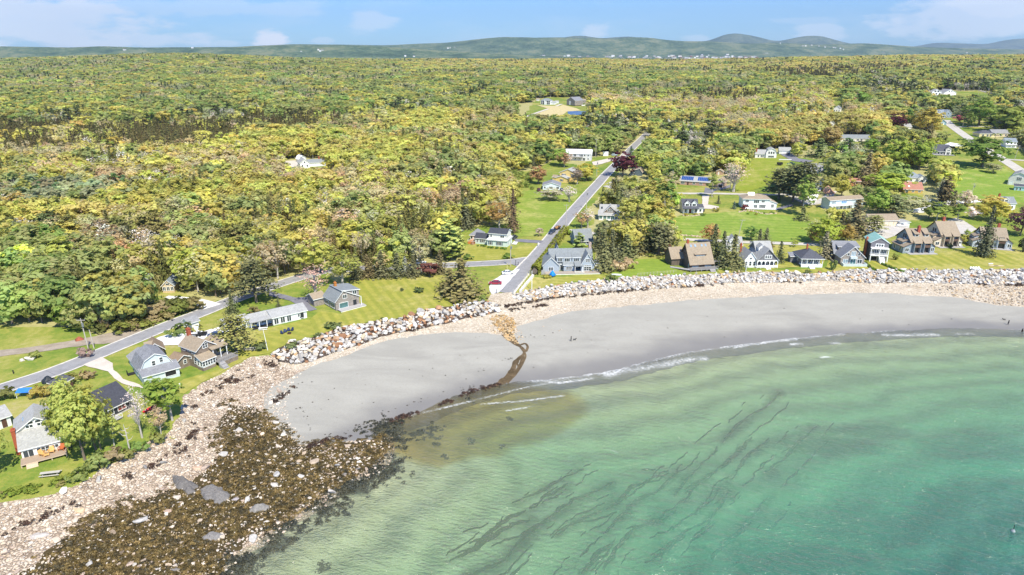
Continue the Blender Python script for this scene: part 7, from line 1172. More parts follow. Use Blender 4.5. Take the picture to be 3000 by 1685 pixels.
# ------------------------------------------------------------------ poles, posts, walls
WOODP = barkm('pole_wood', (.42, .38, .33), (.62, .57, .5)); METAL = plain('metal', '9fa3a6', .45, .1, 2, .6)
def pole(u, v, vtop, label, arm=True, tr=True, lean=0, m=None, name='utility_pole', r=.16, cat='pole'):
    p = gp(u, v); d = px(p.x, p.y, p.z)[2]; h = (v-vtop)*d/FPX*1.04; e = empty(name, p, 0, label, cat); k = Vector((lean*h, 0, h))
    MB().tube([(0, 0, -1), tuple(k*.5), tuple(k)], [r, r*.85, r*.65], 8).obj('pole', [m or WOODP], e)
    if arm:
        a = MB().bar(tuple(k-Vector((1.2, .1, .5))), tuple(k+Vector((1.2, -.1, -.5))), .12); a.obj('crossarm', [m or WOODP], e)
        for x in (-1.1, 0, 1.1): MB().tube([tuple(k+Vector((x, -.1, -.45))), tuple(k+Vector((x, -.1, -.15)))], .06, 6).obj('insulator', [METAL], e)
    if tr: MB().tube([tuple(k+Vector((.35, -.2, -2.4))), tuple(k+Vector((.35, -.2, -1.3)))], .28, 10).obj('transformer', [METAL], e)
    return e
for a in ((260,1026,930,'utility pole with crossarm and transformer beside the dirt track',True,True,-.04),(276,1021,964,'shorter bare pole right of the pole with the transformer',False,False,-.05),(1496,781,712,'pale utility pole at the road junction',True,True),(1658,673,600,'utility pole at the mouth of the lane',True,False),(1718,613,560,'utility pole beside the porch cottage on the straight road',True,True),(1748,517,472,'utility pole near the street tree on the straight road',True,True),(2162,697,643,'leaning utility pole by the lane on the right',True,False,.14),(2138,561,520,'pale utility pole by the brick garage',True,True),(2412,480,446,'utility pole behind the white cape house',False,False,.08),(2772,514,479,'utility pole in the middle of the open slope',True,True,.09),(2846,569,538,'utility pole above the blossoming apple tree',True,True,.08),(2971,469,428,'utility pole at the fork of the hill road',True,True,.13),(2820,372,342,'utility pole by the magenta tree',True,False),(2865,281,255,'utility pole in the topmost field',True,True),(2922,286,264,'thin pole at the topmost track',True,False),(1745,462,410,'tall pole behind the yellow-green street tree',True,False),(1190,775,715,'slim pole behind the roadside spruces',True,False)): pole(*a)
pole(785, 1027, 964, 'white flagpole in front of the ranch house', False, False, -.1, WHITE, 'flagpole', .09, 'flagpole'); pole(1558, 849, 793, 'tall white pole beside the concrete wall by the ramp', False, False, 0, WHITE, 'flagpole', .13, 'flagpole'); pole(2184, 798, 747, 'white flagpole in front of the arched-porch house', False, False, .06, WHITE, 'flagpole', .1, 'flagpole')
for k in range(7):
    u = 1527+k*4.7; v = 853-k*8.0; p = gp(u, v); o = MB().tube([(0, 0, -.6), (0, 0, 2.6)], .10, 6).obj('fence_post', [plain('yellow_post', 'cfc98a', .7)], loc=p); tag(o, 'pale yellow post in the row between ramp and concrete wall', 'post', 'row of posts beside the ramp')
p0, p1 = gp(1524, 857), gp(1562, 812); b = MB(); d = (p1-p0); nrm = Vector((-d.y, d.x, 0)).normalized()*.35
b.add([p0-nrm+Vector((0, 0, -1)), p0+nrm+Vector((0, 0, -1)), p1+nrm+Vector((0, 0, -1)), p1-nrm+Vector((0, 0, -1)), p0-nrm+Vector((0, 0, .9)), p0+nrm+Vector((0, 0, .9)), p1+nrm+Vector((0, 0, 1.1)), p1-nrm+Vector((0, 0, 1.1))], [(0, 3, 2, 1), (4, 5, 6, 7), (0, 1, 5, 4), (1, 2, 6, 5), (2, 3, 7, 6), (3, 0, 4, 7)]); tag(b.obj('retaining_wall', [plain('pale_concrete', 'dcd9d1', .85)]), 'pale concrete wall running down beside the boat ramp', 'wall')
for (u, v, h, m, lab) in ((1455,861,1.6,DARKV,'dark post at the left foot of the boat ramp'),(1505,866,2.2,CONC,'grey post at the right foot of the boat ramp'),(1391,873,1.2,WHITE,'white stake below the parking-lot spruce'),(1511,777,2.0,DARKV,'dark sign post left of the pair at the junction'),(1518,778,1.4,DARKV,'short dark post right of the pair at the junction'),(1486,789,2.2,plain('yellow_post', 'cfc98a', .7),'yellow marker post in front of the junction pole'),(40,1095,.9,DARKV,'dark marker post beside the shore road at left'),(817,842,1.0,DARKV,'dark mailbox post at the grey shingle house drive'),(528,1135,1.0,WHITE,'white stake on the lawn right of the gambrel house')):
    p = gp(u, v); o = MB().box(-.1, .1, -.1, .1, -.5, h).box(-.14, .14, -.14, .14, h, h+.1).obj('post', [m], loc=p); tag(o, lab, 'post')
p = gp(1577, 722); e = empty('mailbox', p, 0, 'white mailbox on a post at the mint house drive', 'mailbox'); MB().box(-.08, .08, -.08, .08, -.5, 1.1).obj('post', [WHITE], e); MB().prism([(-.25, 1.1), (.25, 1.1), (.25, 1.4), (.1, 1.6), (-.1, 1.6), (-.25, 1.4)], 'y', -.45, .45).obj('box', [WHITE], e)
b = MB(); C = [gp(1868, 809), gp(1905, 806), gp(1945, 803), gp(1982, 800)]
for i in range(3):
    for k in range(4): q = C[i].lerp(C[i+1], k/4); b.box(q.x-.05, q.x+.05, q.y-.05, q.y+.05, q.z-.3, q.z+1.2)
    b.bar(C[i]+Vector((0, 0, 1.1)), C[i+1]+Vector((0, 0, 1.1)), .04); b.bar(C[i]+Vector((0, 0, .6)), C[i+1]+Vector((0, 0, .6)), .03)
tag(b.obj('wire_fence', [WOODP]), 'thin wire fence on posts along the seaward side lawn', 'fence')
rg = np.random.default_rng(3); b = MB()
def stonewall(pix, label, h=.7):
    C = spl(poly_px(pix), 10); mb = MB()
    for i in range(len(C)*2):
        q = C[rg.integers(0, len(C))]+rg.normal(0, .35, 2); s = rg.uniform(.25, .5); z = h1(*q); mb.add([(q[0]+s*a*rg.uniform(.7, 1), q[1]+s*c*rg.uniform(.7, 1), z+s*e+.1) for a, c, e in ((-1, -1, -.6), (1, -1, -.6), (1, 1, -.6), (-1, 1, -.6), (-.8, -.8, .8), (.8, -.8, .8), (.8, .8, .8), (-.8, .8, .8))], [(0, 3, 2, 1), (4, 5, 6, 7), (0, 1, 5, 4), (1, 2, 6, 5), (2, 3, 7, 6), (3, 0, 4, 7)])
    tag(mb.obj('stone_wall', [plain('field_stone', 'c2b09a', .9, .3, 2)]), label, 'wall')
stonewall([(1995,690),(2030,692),(2062,696)], 'low field-stone wall above the lane on the right'); stonewall([(2165,622),(2200,618),(2240,628),(2270,626)], 'rockery of pale stones below the solar house'); stonewall([(2003,632),(2030,634),(2056,630)], 'rockery of flat stones below the dormer house')
# ------------------------------------------------------------------ vehicles
TYRE = plain('tyre', '1d1d1e', .8); RIM = plain('rim', 'b9bcc0', .35, .05, 2, .7); CGL = glassm('car_glass', (.04, .055, .065), .08); LAMP = plain('headlamp', 'e6ebee', .2, .02, 2); RED = plain('tail_lamp', '8d2420', .3)
def paint(c): return plain('paint_'+c, c, .25, .04, 1, 0, .6)
def car(u, v, yaw, kind, col, label, name='parked_car', cat='car'):
    p = gp(u, v); e = empty(name, (p.x, p.y, p.z+.14), R(yaw), label, cat); m = paint(col); w = .9
    if kind == 'sedan': L = 2.35; prof = [(-L, .32), (-L, .78), (-L+.1, .92), (-1.35, .97), (.75, .98), (1.9, .82), (2.28, .62), (L, .34)]; cab = [(-1.75, .95), (-1.0, 1.40), (.35, 1.42), (1.25, .96)]; wx = 1.42
    elif kind == 'suv': L = 2.3; prof = [(-L, .38), (-L, 1.02), (-L+.1, 1.1), (1.1, 1.1), (2.1, .98), (L, .7), (L, .4)]; cab = [(-2.2, 1.08), (-2.0, 1.68), (.4, 1.7), (1.25, 1.1)]; wx = 1.4
    else: L = 2.85; prof = [(-L, .5), (-L, 1.15), (.2, 1.15), (1.5, 1.15), (2.6, 1.08), (L, .8), (L, .45)]; cab = [(-.75, 1.12), (-.62, 1.85), (.85, 1.86), (1.55, 1.12)]; wx = 1.8
    b = MB().prism(prof, 'y', -w, w)
    if kind == 'pickup': b = MB().prism([(-.8, .5), (-.8, 1.15), (1.5, 1.15), (2.6, 1.08), (L, .8), (L, .45)], 'y', -w, w).box(-L, -.8, -w, -w+.12, .5, 1.2).box(-L, -.8, w-.12, w, .5, 1.2).box(-L, -L+.12, -w, w, .5, 1.2).box(-L, -.8, -w, w, .5, .68)
    body = b.obj('body', [m], e); mod = body.modifiers.new('bevel', 'BEVEL'); mod.width = .07; mod.segments = 2
    (x0, z0), (x1, z1), (x2, z2), (x3, z3) = cab; ti = .2; g = MB(); V = [(x0, -w+.06, z0), (x3, -w+.06, z3), (x3, w-.06, z3), (x0, w-.06, z0), (x1, -w+ti, z1), (x2, -w+ti, z2), (x2, w-ti, z2), (x1, w-ti, z1)]; g.add(V, [(0, 3, 2, 1), (4, 5, 6, 7), (0, 1, 5, 4), (1, 2, 6, 5), (2, 3, 7, 6), (3, 0, 4, 7)]); g.obj('windows', [CGL], e)
    r = MB().box(x1-.06, x2+.06, -w+ti-.04, w-ti+.04, z1-.02, z1+.06)
    for s in (-1, 1):
        for a, c in ((V[0], V[4]), (V[1], V[5])): r.bar((a[0], s*(w-.07), a[2]), (c[0], s*(w-ti-.01), c[2]), .09)
        xm = (x1+x2)/2; r.bar((xm, s*(w-.06), z0), (xm, s*(w-ti), z1), .1)
    r.obj('roof', [m], e)
    for x in (-wx, wx):
        for s in (-1, 1):
            q = MB().tube([(x, s*(w-.2), .33), (x, s*(w+.02), .33)], .34, 14).obj('wheel', [TYRE], e); MB().tube([(x, s*(w+.021), .33), (x, s*(w+.04), .33)], .2, 10).obj('rim', [RIM], q)
    for s in (-1, 1): MB().box(L-.12, L+.02, s*.62-.2, s*.62+.2, .62, .78).obj('headlight', [LAMP], e); MB().box(-L-.02, -L+.08, s*.65-.18, s*.65+.18, .7, .86).obj('tail_light', [RED], e)
    return e
car(1451, 834, 178, 'sedan', '9a1f33', 'dark red sedan parked across the gravel lot'); car(1488, 804, 12, 'sedan', 'dfe3e6', 'silver white sedan parked on the gravel lot near the grass'); car(1617, 684, 246, 'pickup', '33415a', 'dark blue pickup driving down the straight road with a trailer', 'pickup_truck', 'truck'); car(1228, 776, 178, 'pickup', 'eef0f0', 'white pickup among the roadside spruces', 'pickup_truck', 'truck'); car(1800, 457, 20, 'suv', 'b9cad3', 'silver blue car on the drive of the long white building'); car(1506, 700, 62, 'suv', '39414b', 'dark car tucked behind the mint house'); car(1342, 680, 200, 'sedan', '7d8387', 'grey car in the shade behind the mint house wing'); car(2308, 453, 80, 'suv', '59626e', 'grey car in front of the farmhouse garage'); car(2424, 514, 80, 'pickup', '1f2328', 'black pickup on the paved yard by the cape house', 'pickup_truck', 'truck'); car(2318, 484, 175, 'pickup', '2c4a48', 'dark green pickup beside the dump trailer', 'pickup_truck', 'truck'); car(632, 987, 200, 'sedan', '3a4d6e', 'blue car behind the brown shingle house'); car(1578, 560, 95, 'suv', '5f2f3f', 'maroon car at the left wall of the low blue house'); car(1645, 560, 80, 'suv', '3b4150', 'dark car at the right wall of the low blue house'); car(2055, 620, 95, 'suv', '2e3138', 'dark car beside the dormer house')
def trailer(u, v, yaw, label, load, h=.5, L=4.2):
    p = gp(u, v); e = empty('utility_trailer', (p.x, p.y, p.z+.14), R(yaw), label, 'trailer'); b = MB().box(-L/2, L/2, -.95, .95, .55, .66).box(-L/2, L/2, -.95, -.88, .66, .66+h).box(-L/2, L/2, .88, .95, .66, .66+h).box(-L/2, -L/2+.07, -.95, .95, .66, .66+h).bar((L/2, 0, .6), (L/2+1.4, 0, .5), .1); b.obj('bed', [DARKV], e)
    for x in (-.45, .45):
        for s in (-1, 1): MB().tube([(x, s*.98, .33), (x, s*1.2, .33)], .33, 12).obj('wheel', [TYRE], e)
    mb = MB(); rg = np.random.default_rng(int(u))
    for _ in range(14): x, y, s = rg.uniform(-L*.42, L*.42), rg.uniform(-.6, .6), rg.uniform(.18, .4); mb.box(x-s, x+s, y-s*.7, y+s*.7, .67, .75+h*.8+rg.uniform(0, .35))
    mb.obj('load', [load], e)
trailer(1633, 672, 246, 'flat trailer with tan load behind the dark blue pickup', plain('lumber', 'c99a63', .8, .25, 3)); trailer(2284, 485, 175, 'black dump trailer at the end of the farmhouse lawn', DARKV, 1.4, 3.6); trailer(585, 984, 186, 'boat trailer on the gravel behind the shingle house', DARKV, .2)
def boat(u, v, yaw, L, Wd, H, m, label, name='boat', cat='boat', seat=True, roll=0):
    p = gp(u, v); n = 13; V = []; F = []; k = 7
    for i in range(n):
        f = i/(n-1); x = (f-.5)*L; w = Wd*.5*(math.sin(math.pi*min(.999, max(.001, f)))**.55); 
        for j in range(k): a = math.pi*j/(k-1); V.append((x, -w*math.cos(a), H*(1-math.sin(a)**.7*(.96 if w > .02 else .2))+.12*H*abs(2*f-1)**3))
    for i in range(n-1):
        for j in range(k-1): q = i*k+j; F.append((q, q+1, q+k+1, q+k))
    for i in range(n-1): q = i*k; F.append((q, q+k, q+k+k-1, q+k-1))
    e = empty(name, (p.x, p.y, p.z+.02), R(yaw), label, cat); e.rotation_euler = (R(roll), 0, R(yaw)); b = MB(); b.add(V, F); b.obj('hull', [m], e)
    if seat: MB().box(-L*.12, L*.12, -Wd*.22, Wd*.22, H*.9, H*1.12).obj('cockpit', [DARKV], e)
boat(442, 1200, 62, 4.4, .95, .42, plain('red_plastic', 'd8323a', .35, .05), 'bright red kayak lying on the grass under the trees', 'kayak', 'kayak', True, 12); boat(1806, 808, -8, 3.8, 1.4, .55, plain('white_hull', 'eef1f2', .4, .03), 'white rowing boat on the grass by the beach path', seat=False); boat(2918, 781, -6, 6.2, .9, .4, plain('tan_hull', 'd8c4a2', .5), 'tan canoe on the striped lawn', 'canoe', 'canoe'); boat(2902, 775, 10, 2.2, .9, .4, WHITE, 'small white dinghy behind the tan canoe', 'dinghy', 'dinghy', False); boat(2643, 665, 4, 6, 2.2, 1.2, WHITE, 'white motorboat under the lean-to of the long garage'); boat(560, 984, 186, 7, 2.3, 1.2, plain('white_hull', 'eef1f2', .4, .03), 'white motorboat parked on the gravel behind the shingle house'); boat(1709, 312, 30, 6, 2.4, 2.0, WHITE, 'white shrink-wrapped boat by the grey barn', 'covered_boat', 'boat', False); boat(2300, 470, -4, 9, 1.0, .8, plain('white_hull', 'eef1f2', .4, .03), 'long white upturned hull beside the farmhouse drive', seat=False)
p = gp(578, 979); b = MB().box(-.7, .7, -.6, .6, .9, 1.5).box(-.5, .5, -.5, .5, 1.5, 2.4); o = b.obj('wheelhouse', [WHITE, CGL], loc=(p.x, p.y, p.z)); tag(o, 'white console and windscreen standing on the motorboat behind the shingle house', 'console')
# ------------------------------------------------------------------ garden and beach furniture
def picnic(u, v, yaw, label, m, L=2.0):
    p = gp(u, v); e = empty('picnic_table', p, R(yaw), label, 'picnic table'); MB().box(-L/2, L/2, -.38, .38, .70, .76).obj('table_top', [m], e)
    for s in (-1, 1): MB().box(-L/2, L/2, s*.75-.14, s*.75+.14, .42, .47).obj('bench', [m], e); MB().bar((s*L*.36, -.7, 0), (s*L*.36, .25, .7), .09).bar((s*L*.36, .7, 0), (s*L*.36, -.25, .7), .09).bar((s*L*.36, -.85, .4), (s*L*.36, .85, .4), .08).obj('leg_frame', [m], e)
GW = plain('grey_wood', 'b6b3ac', .8); picnic(149, 1393, 12, 'grey picnic table on the grass below the sun deck', GW, 3.6); picnic(727, 1026, 6, 'left grey picnic table beside the olive pine', GW); picnic(751, 1026, 4, 'right grey picnic table beside the olive pine', GW, 2.4); picnic(771, 967, 14, 'white picnic table in front of the ranch house porch', WHITE, 2.6)
def chair(u, v, yaw, m, label, group, z=0, lounge=False):
    p = gp(u, v); e = empty('garden_chair', (p.x, p.y, p.z+z), R(yaw), label, 'chair', group); L = 1.5 if lounge else .62
    MB().add([(-.36, -L+.3, .38), (.36, -L+.3, .38), (.36, .3, .28), (-.36, .3, .28), (-.36, -L+.3, .32), (.36, -L+.3, .32), (.36, .3, .22), (-.36, .3, .22)], [(0, 1, 2, 3), (7, 6, 5, 4), (0, 4, 5, 1), (1, 5, 6, 2), (2, 6, 7, 3), (3, 7, 4, 0)]).obj('seat', [m], e); MB().add([(-.36, .28, .28), (.36, .28, .28), (.34, .62, 1.0), (-.34, .62, 1.0), (-.36, .35, .28), (.36, .35, .28), (.34, .69, 1.0), (-.34, .69, 1.0)], [(0, 1, 2, 3), (7, 6, 5, 4), (0, 4, 5, 1), (1, 5, 6, 2), (2, 6, 7, 3), (3, 7, 4, 0)]).obj('backrest', [m], e)
    for s in (-1, 1): MB().box(s*.42-.08, s*.42+.08, -L+.28, .42, .55, .6).obj('armrest', [m], e); MB().box(s*.4-.04, s*.4+.04, -L+.3, -L+.38, 0, .55).obj('leg', [m], e); MB().box(s*.4-.04, s*.4+.04, .32, .4, 0, .55).obj('leg', [m], e)
NAVY = plain('navy_paint', '2c3a5e', .5)
for (u, v, y, l) in ((828,979,60,'leftmost navy chair by the fire pit'),(836,975,30,'second navy chair from the left by the fire pit'),(845,971,5,'third navy chair from the left by the fire pit'),(855,970,-20,'rightmost navy chair by the fire pit')): chair(u, v, y, NAVY, l, 'navy lawn chairs by the ranch house')
p = gp(848, 979); e = empty('fire_pit', p, 0, 'brown box fire pit in front of the navy chairs', 'fire pit'); MB().box(-.45, .45, -.45, .45, 0, .4).obj('box', [plain('rusty_metal', '6e4a38', .8)], e); MB().box(-.5, .5, -.5, .5, .4, .47).obj('rim', [DARKV], e)
for k in range(4): chair(2846+k*7.5, 790, 0, WHITE, 'white lounge chair in the row of four above the stone bank', 'four white lounge chairs', 0, True)
for (u, v) in ((2749,720),(2756,720),(2763,719),(2790,721),(2797,721),(2814,724)): chair(u, v, 10, WHITE, 'white chair on the cream condominium terrace', 'white terrace chairs', .3)
WICK = plain('wicker', 'd3a76a', .8, .2, 6); CH_ = [b for b in ALLHOUSES if b.o.name == 'cream_house'][0]
def onhouse(B, x, y, z): return B.o.matrix_basis @ Vector((x, y, z))
def deckchair(x, y, yaw, m, label):
    q = onhouse(CH_, x, y, .76); u, v, _ = px(q.x, q.y, q.z); e0 = len(bpy.data.objects); chair(900, 900, math.degrees(CH_.yaw)+yaw, m, label, None); e = [o for o in bpy.data.objects if o.get('label') == label][0]; e.location = q; e.scale = (1.25, 1.25, 1.15)
deckchair(3.6, -1.1, 40, WICK, 'tan wicker chair left on the sun deck'); deckchair(5.1, -.9, -10, WICK, 'tan wicker chair in the middle of the sun deck'); deckchair(6.9, -.9, -25, plain('red_wood', 'b0643a', .7), 'reddish wooden armchair on the sun deck')
q = onhouse(CH_, 8.3, -.6, .76); e = empty('grill', q, CH_.yaw, 'black covered grill at the right end of the sun deck', 'grill'); MB().box(-.45, .45, -.3, .3, 0, .8).obj('cabinet', [DARKV], e); MB().prism([(-.3, .8), (.3, .8), (.22, 1.15), (-.22, 1.15)], 'x', -.45, .45).obj('lid', [DARKV], e)
q = onhouse(CH_, 4.2, -1.9, .76); e = empty('side_table', q, CH_.yaw, 'low tan wicker table between the deck chairs', 'table'); MB().box(-.5, .5, -.35, .35, .32, .4).obj('top', [WICK], e)
for sx in (-.42, .42):
    for sy in (-.28, .28): MB().box(sx-.05, sx+.05, sy-.05, sy+.05, 0, .32).obj('leg', [WICK], e)
def tarp(u, v, r, h, m, label, name='tarp', z=0):
    p = gp(u, v); rg = np.random.default_rng(int(u)); n = 16; V = [(0, 0, h)]; F = []
    for j, (f, hz_) in enumerate(((.25, .86), (.6, .45), (1.0, .02))):
        for i in range(n): a = 2*math.pi*i/n; rr = r*f*(1+.16*math.sin(a*4+j)+rg.uniform(-.07, .07)); V.append((rr*math.cos(a), rr*math.sin(a), h*hz_+rg.uniform(-.05, .05)))
    F += [(0, 1+i, 1+(i+1) % n) for i in range(n)]
    for j in range(2): F += [(1+j*n+i, 1+(j+1)*n+i, 1+(j+1)*n+(i+1) % n, 1+j*n+(i+1) % n) for i in range(n)]
    o = obj(name, mesh(name, V, F, m, None, True), loc=(p.x, p.y, p.z+z)); sm = o.modifiers.new('thick', 'SOLIDIFY'); sm.thickness = .04; return tag(o, label, name.replace('_', ' '))
BLUE = plain('blue_tarp', '1f86e0', .5, .1, 2); tarp(1618, 810, 1.25, 1.9, BLUE, 'bright blue covered umbrella on the large blue house deck', 'umbrella_cover', .45); tarp(1823, 728, 2.0, 1.2, plain('blue_tarp_dark', '2b58c8', .5, .1, 2), 'dark blue tarp heaped under the spruces'); tarp(1815, 716, 2.2, 1.2, plain('blue_tarp_pale', '5fa3e6', .5, .1, 2), 'pale blue tarp behind the dark blue one'); tarp(1833, 712, 1.7, .9, plain('blue_tarp_mid', '3f78d6', .5, .1, 2), 'mid blue tarp right of the pale one')
p = gp(74, 1162); e = empty('tarp_shelter', p, R(8), 'small wooden frame with a blue tarp roof by the road', 'shelter'); MB().add([(-1.6, -.8, 1.5), (1.6, -.8, 1.5), (1.6, .8, 2.0), (-1.6, .8, 2.0), (-1.6, -.8, 1.42), (1.6, -.8, 1.42), (1.6, .8, 1.92), (-1.6, .8, 1.92)], [(0, 1, 2, 3), (7, 6, 5, 4), (0, 4, 5, 1), (1, 5, 6, 2), (2, 6, 7, 3), (3, 7, 4, 0)]).obj('roof', [plain('blue_tarp_roof', '3a7fe0', .5)], e)
for x in (-1.5, 1.5):
    for y, z in ((-.7, 1.45), (.7, 1.95)): MB().box(x-.06, x+.06, y-.06, y+.06, -.3, z).obj('post', [WHITE], e)
b = Bld('junk_shed', 'long low brown shed with white door behind the leafy trees by the road', 'shed', (175, 1152), (216, 1130)); m = b.body(0, b.W, 0, 2.6, 2.0, 'F', .4, plain('brown_board', '5e463c', .85), RF['dark']); b.win(m, 'F', b.W*.3, .5, 1.1, 1.1, 1, gm=GLASSB); b.door(m, 'F', b.W*.12, .1, .9, 1.8, WHITE)
tarp(141, 1117, 1.6, 1.6, plain('dark_cover', '2a3138', .5, .2, 2), 'dark covered machine by the junk yard road'); tarp(163, 1124, 1.1, 1.1, plain('dark_cover2', '3a4046', .5, .2, 2), 'smaller dark cover right of the covered machine'); tarp(130, 1150, 1.0, .7, plain('grey_cover', '55595c', .5, .2, 2), 'grey round cover in the junk yard')
tarp(2423, 566, 4.0, 4.4, plain('stone_pile', 'd3a48c', .95, .3, 1.2), 'heap of pinkish split wood in the paved yard', 'wood_pile'); tarp(233, 996, 1.3, 1.1, plain('rust_pile', '9a5a44', .9, .3, 2), 'small rusty brown heap in the meadow', 'heap'); tarp(1385, 716, 1.0, 1.2, plain('clutter', '8a6a58', .8, .4, 3), 'clutter heaped beside the mint house deck stairs', 'heap')
p = gp(2958, 1590); p.z = 0; e = empty('buoy', p, 0, 'small grey marker buoy floating in the water at lower right', 'buoy'); MB().tube([(0, 0, -.4), (0, 0, .1), (0, 0, .5)], [.35, .4, .12], 12).obj('float', [plain('buoy_grey', '8f9698', .5)], e); MB().tube([(0, 0, .5), (0, 0, 1.5)], .06, 8).obj('mast', [DARKV], e)
# ------------------------------------------------------------------ people and dogs on the beach
def skin(name, V, E, Rd, m, parent=None, sub=1):
    me = bpy.data.meshes.new(name); me.from_pydata(V, E, []); me.materials.append(m); o = obj(name, me, parent); md = o.modifiers.new('skin', 'SKIN'); md.use_smooth_shade = True
    for i, r in enumerate(Rd): me.skin_vertices[0].data[i].radius = (r, r); 
    me.skin_vertices[0].data[0].use_root = True; s = o.modifiers.new('sub', 'SUBSURF'); s.levels = s.render_levels = sub; return o
SKINM = plain('skin', 'c99a80', .6, .05)
def person(u, v, yaw, label, top, legs, hair):
    p = gp(u, v); e = empty('person', p, R(yaw), label, 'person'); T = [plain('cloth_'+c, c, .85) for c in (top, legs)]
    V = [(0, 0, .95), (0, 0, 1.2), (0, .01, 1.42), (0, .02, 1.52), (0, .03, 1.66), (0, .03, 1.76)]; E = [(0, 1), (1, 2), (2, 3), (3, 4), (4, 5)]; Rd = [.15, .14, .15, .06, .105, .07]
    for s in (-1, 1):
        b = len(V); V += [(s*.19, .01, 1.40), (s*.25, -.02, 1.12), (s*.24, .10, .88), (s*.24, .13, .80)]; E += [(2, b), (b, b+1), (b+1, b+2), (b+2, b+3)]; Rd += [.065, .048, .036, .035]
        for k, (dx, L) in enumerate(((-.02, .075), (-.007, .085), (.007, .08), (.02, .065))): V.append((s*.24+dx, .15, .80-L)); E.append((b+3, len(V)-1)); Rd.append(.009)
        V.append((s*.24, .19, .77)); E.append((b+3, len(V)-1)); Rd.append(.01)
        b = len(V); st = .18*s; V += [(s*.10, 0, .88), (s*.11, st*.5+.05, .5), (s*.11, st, .09), (s*.11, st+.16, .045)]; E += [(0, b), (b, b+1), (b+1, b+2), (b+2, b+3)]; Rd += [.10, .07, .045, .04]
    skin('body', V, E, Rd, T[1], e)
    jk = [(0, 0, .92), (0, 0, 1.2), (0, .01, 1.44)]; je = [(0, 1), (1, 2)]; jr = [.17, .165, .165]
    for s in (-1, 1): b = len(jk); jk += [(s*.19, .01, 1.41), (s*.25, -.02, 1.12), (s*.24, .10, .90)]; je += [(2, b), (b, b+1), (b+1, b+2)]; jr += [.08, .063, .05]
    skin('jacket', jk, je, jr, T[0], e); skin('hair', [(0, 0, 1.66), (0, 0, 1.745), (0, -.03, 1.6)], [(0, 1), (0, 2)], [.115, .09, .07], plain('hair_'+hair, hair, .8), e)
    return e
def dog(u, v, yaw, label, c):
    p = gp(u, v); e = empty('dog', p, R(yaw), label, 'dog'); V = [(0, 0, .48), (.28, 0, .50), (.44, 0, .62), (.56, 0, .72), (.70, 0, .68), (-.28, 0, .50), (-.42, 0, .58), (-.55, 0, .70)]; E = [(0, 1), (1, 2), (2, 3), (3, 4), (0, 5), (5, 6), (6, 7)]; Rd = [.12, .145, .09, .085, .04, .115, .035, .02]
    for s in (-1, 1):
        b = len(V); V += [(.28, s*.09, .34), (.27, s*.09, .18), (.29, s*.09, .03), (-.26, s*.09, .36), (-.20, s*.09, .26), (-.36, s*.09, .17), (-.33, s*.09, .03), (.52, s*.07, .82)]; E += [(1, b), (b, b+1), (b+1, b+2), (5, b+3), (b+3, b+4), (b+4, b+5), (b+5, b+6), (3, b+7)]; Rd += [.055, .035, .035, .07, .05, .032, .035, .03]
    skin('body', V, E, Rd, plain('fur', c, .9), e)
person(1673, 1001, 95, 'person in dark clothes walking a dog across the grey sand', '24262b', '1d1f26', '2b221c'); dog(1683, 998, 10, 'dark dog beside the walker in the middle of the beach', '1c1a19'); person(2953, 953, 80, 'person in dark clothes standing at the edge of the water', '2a2a2e', '24242a', '3a2c22'); dog(2941, 939, 160, 'small dark dog on the wet sand near the right edge', '201c1a'); person(2993, 978, 100, 'person in brown wading in the shallows at the right edge', '3c2a22', '2a2424', '2b221c')
# ------------------------------------------------------------------ plant the woods
P, Z, rg = tree_field()
u, v, dep = px(P[:, 0], P[:, 1], Z)
zi = zone_pick(u, v, rg); n = len(P)
kinds = np.empty(n, object); tn = np.empty(n, object)
names = [b[4] for b in BLOBS]; un = rg.random(n)
for zn in SPEC:
    m = np.isin(zi, [i for i, q in enumerate(names) if q == zn]); ws = np.cumsum([w for w, _, _ in SPEC[zn]]); ws /= ws[-1]; q_ = .62*np.argsort(np.argsort(fbm(P[m, 0]/46+zn.__len__()*7, P[m, 1]/60, 3)))/max(1, m.sum())+.38*un[m]; un[m] = np.argsort(np.argsort(q_))/max(1, m.sum())
    ch = np.searchsorted(ws, un[m]); kinds[m] = [SPEC[zn][c][1] for c in ch]; tn[m] = [SPEC[zn][c][2] for c in ch]
hh = np.where(np.isin(kinds.astype(str), ['spruce', 'pine']), rg.uniform(9.5, 15.5, n), np.where(kinds.astype(str) == 'spire', rg.uniform(7, 11.5, n), rg.uniform(8, 15.5, n)))
hh *= np.interp(P[:, 1], [250, 700, 1500, 3000], [1, 1.05, 1.2, 1.35]); wide = np.interp(P[:, 1], [250, 700, 1500, 3000], [1.25, 1.38, 1.65, 2.1])
dark = (zi < 3); hh[dark] *= .82
kl = np.array([KH[k] for k in kinds]); sc = hh/kl
hpx = hh*FPX/dep*.95; keep = np.ones(n, bool)
for (u0, u1, vt, vb, hs) in NOTREE:
    w = 3.2*wide*FPX/dep
    keep &= ~((u > u0-w) & (u < u1+w) & (v > vb-1.5) & (v-hpx*.95 < vb-.25*(vb-vt))) & ~((u > u0-2) & (u < u1+2) & (v > (vt+2 if hs else vb-4)) & (v < vb+2))
for (C, hw) in ROADS[1:2]:                      # keep the straight road in view
    cu, cv, cd = px(C[:, 0], C[:, 1], height(C[:, 0], C[:, 1]))
    for a, b, d in zip(cu[::2], cv[::2], cd[::2]):
        if d < 800: w = hw*FPX/d+2.6*FPX/dep; keep &= ~((np.abs(u-a) < w) & (v > b) & (v-hpx*.9 < b) & (v < b+60))
keep &= (u > -120) & (u < 3120)
P, Z, u, v, dep, kinds, tn, hh, wide, sc, zi = [q[keep] for q in (P, Z, u, v, dep, kinds, tn, hh, wide, sc, zi)]
n = len(P)
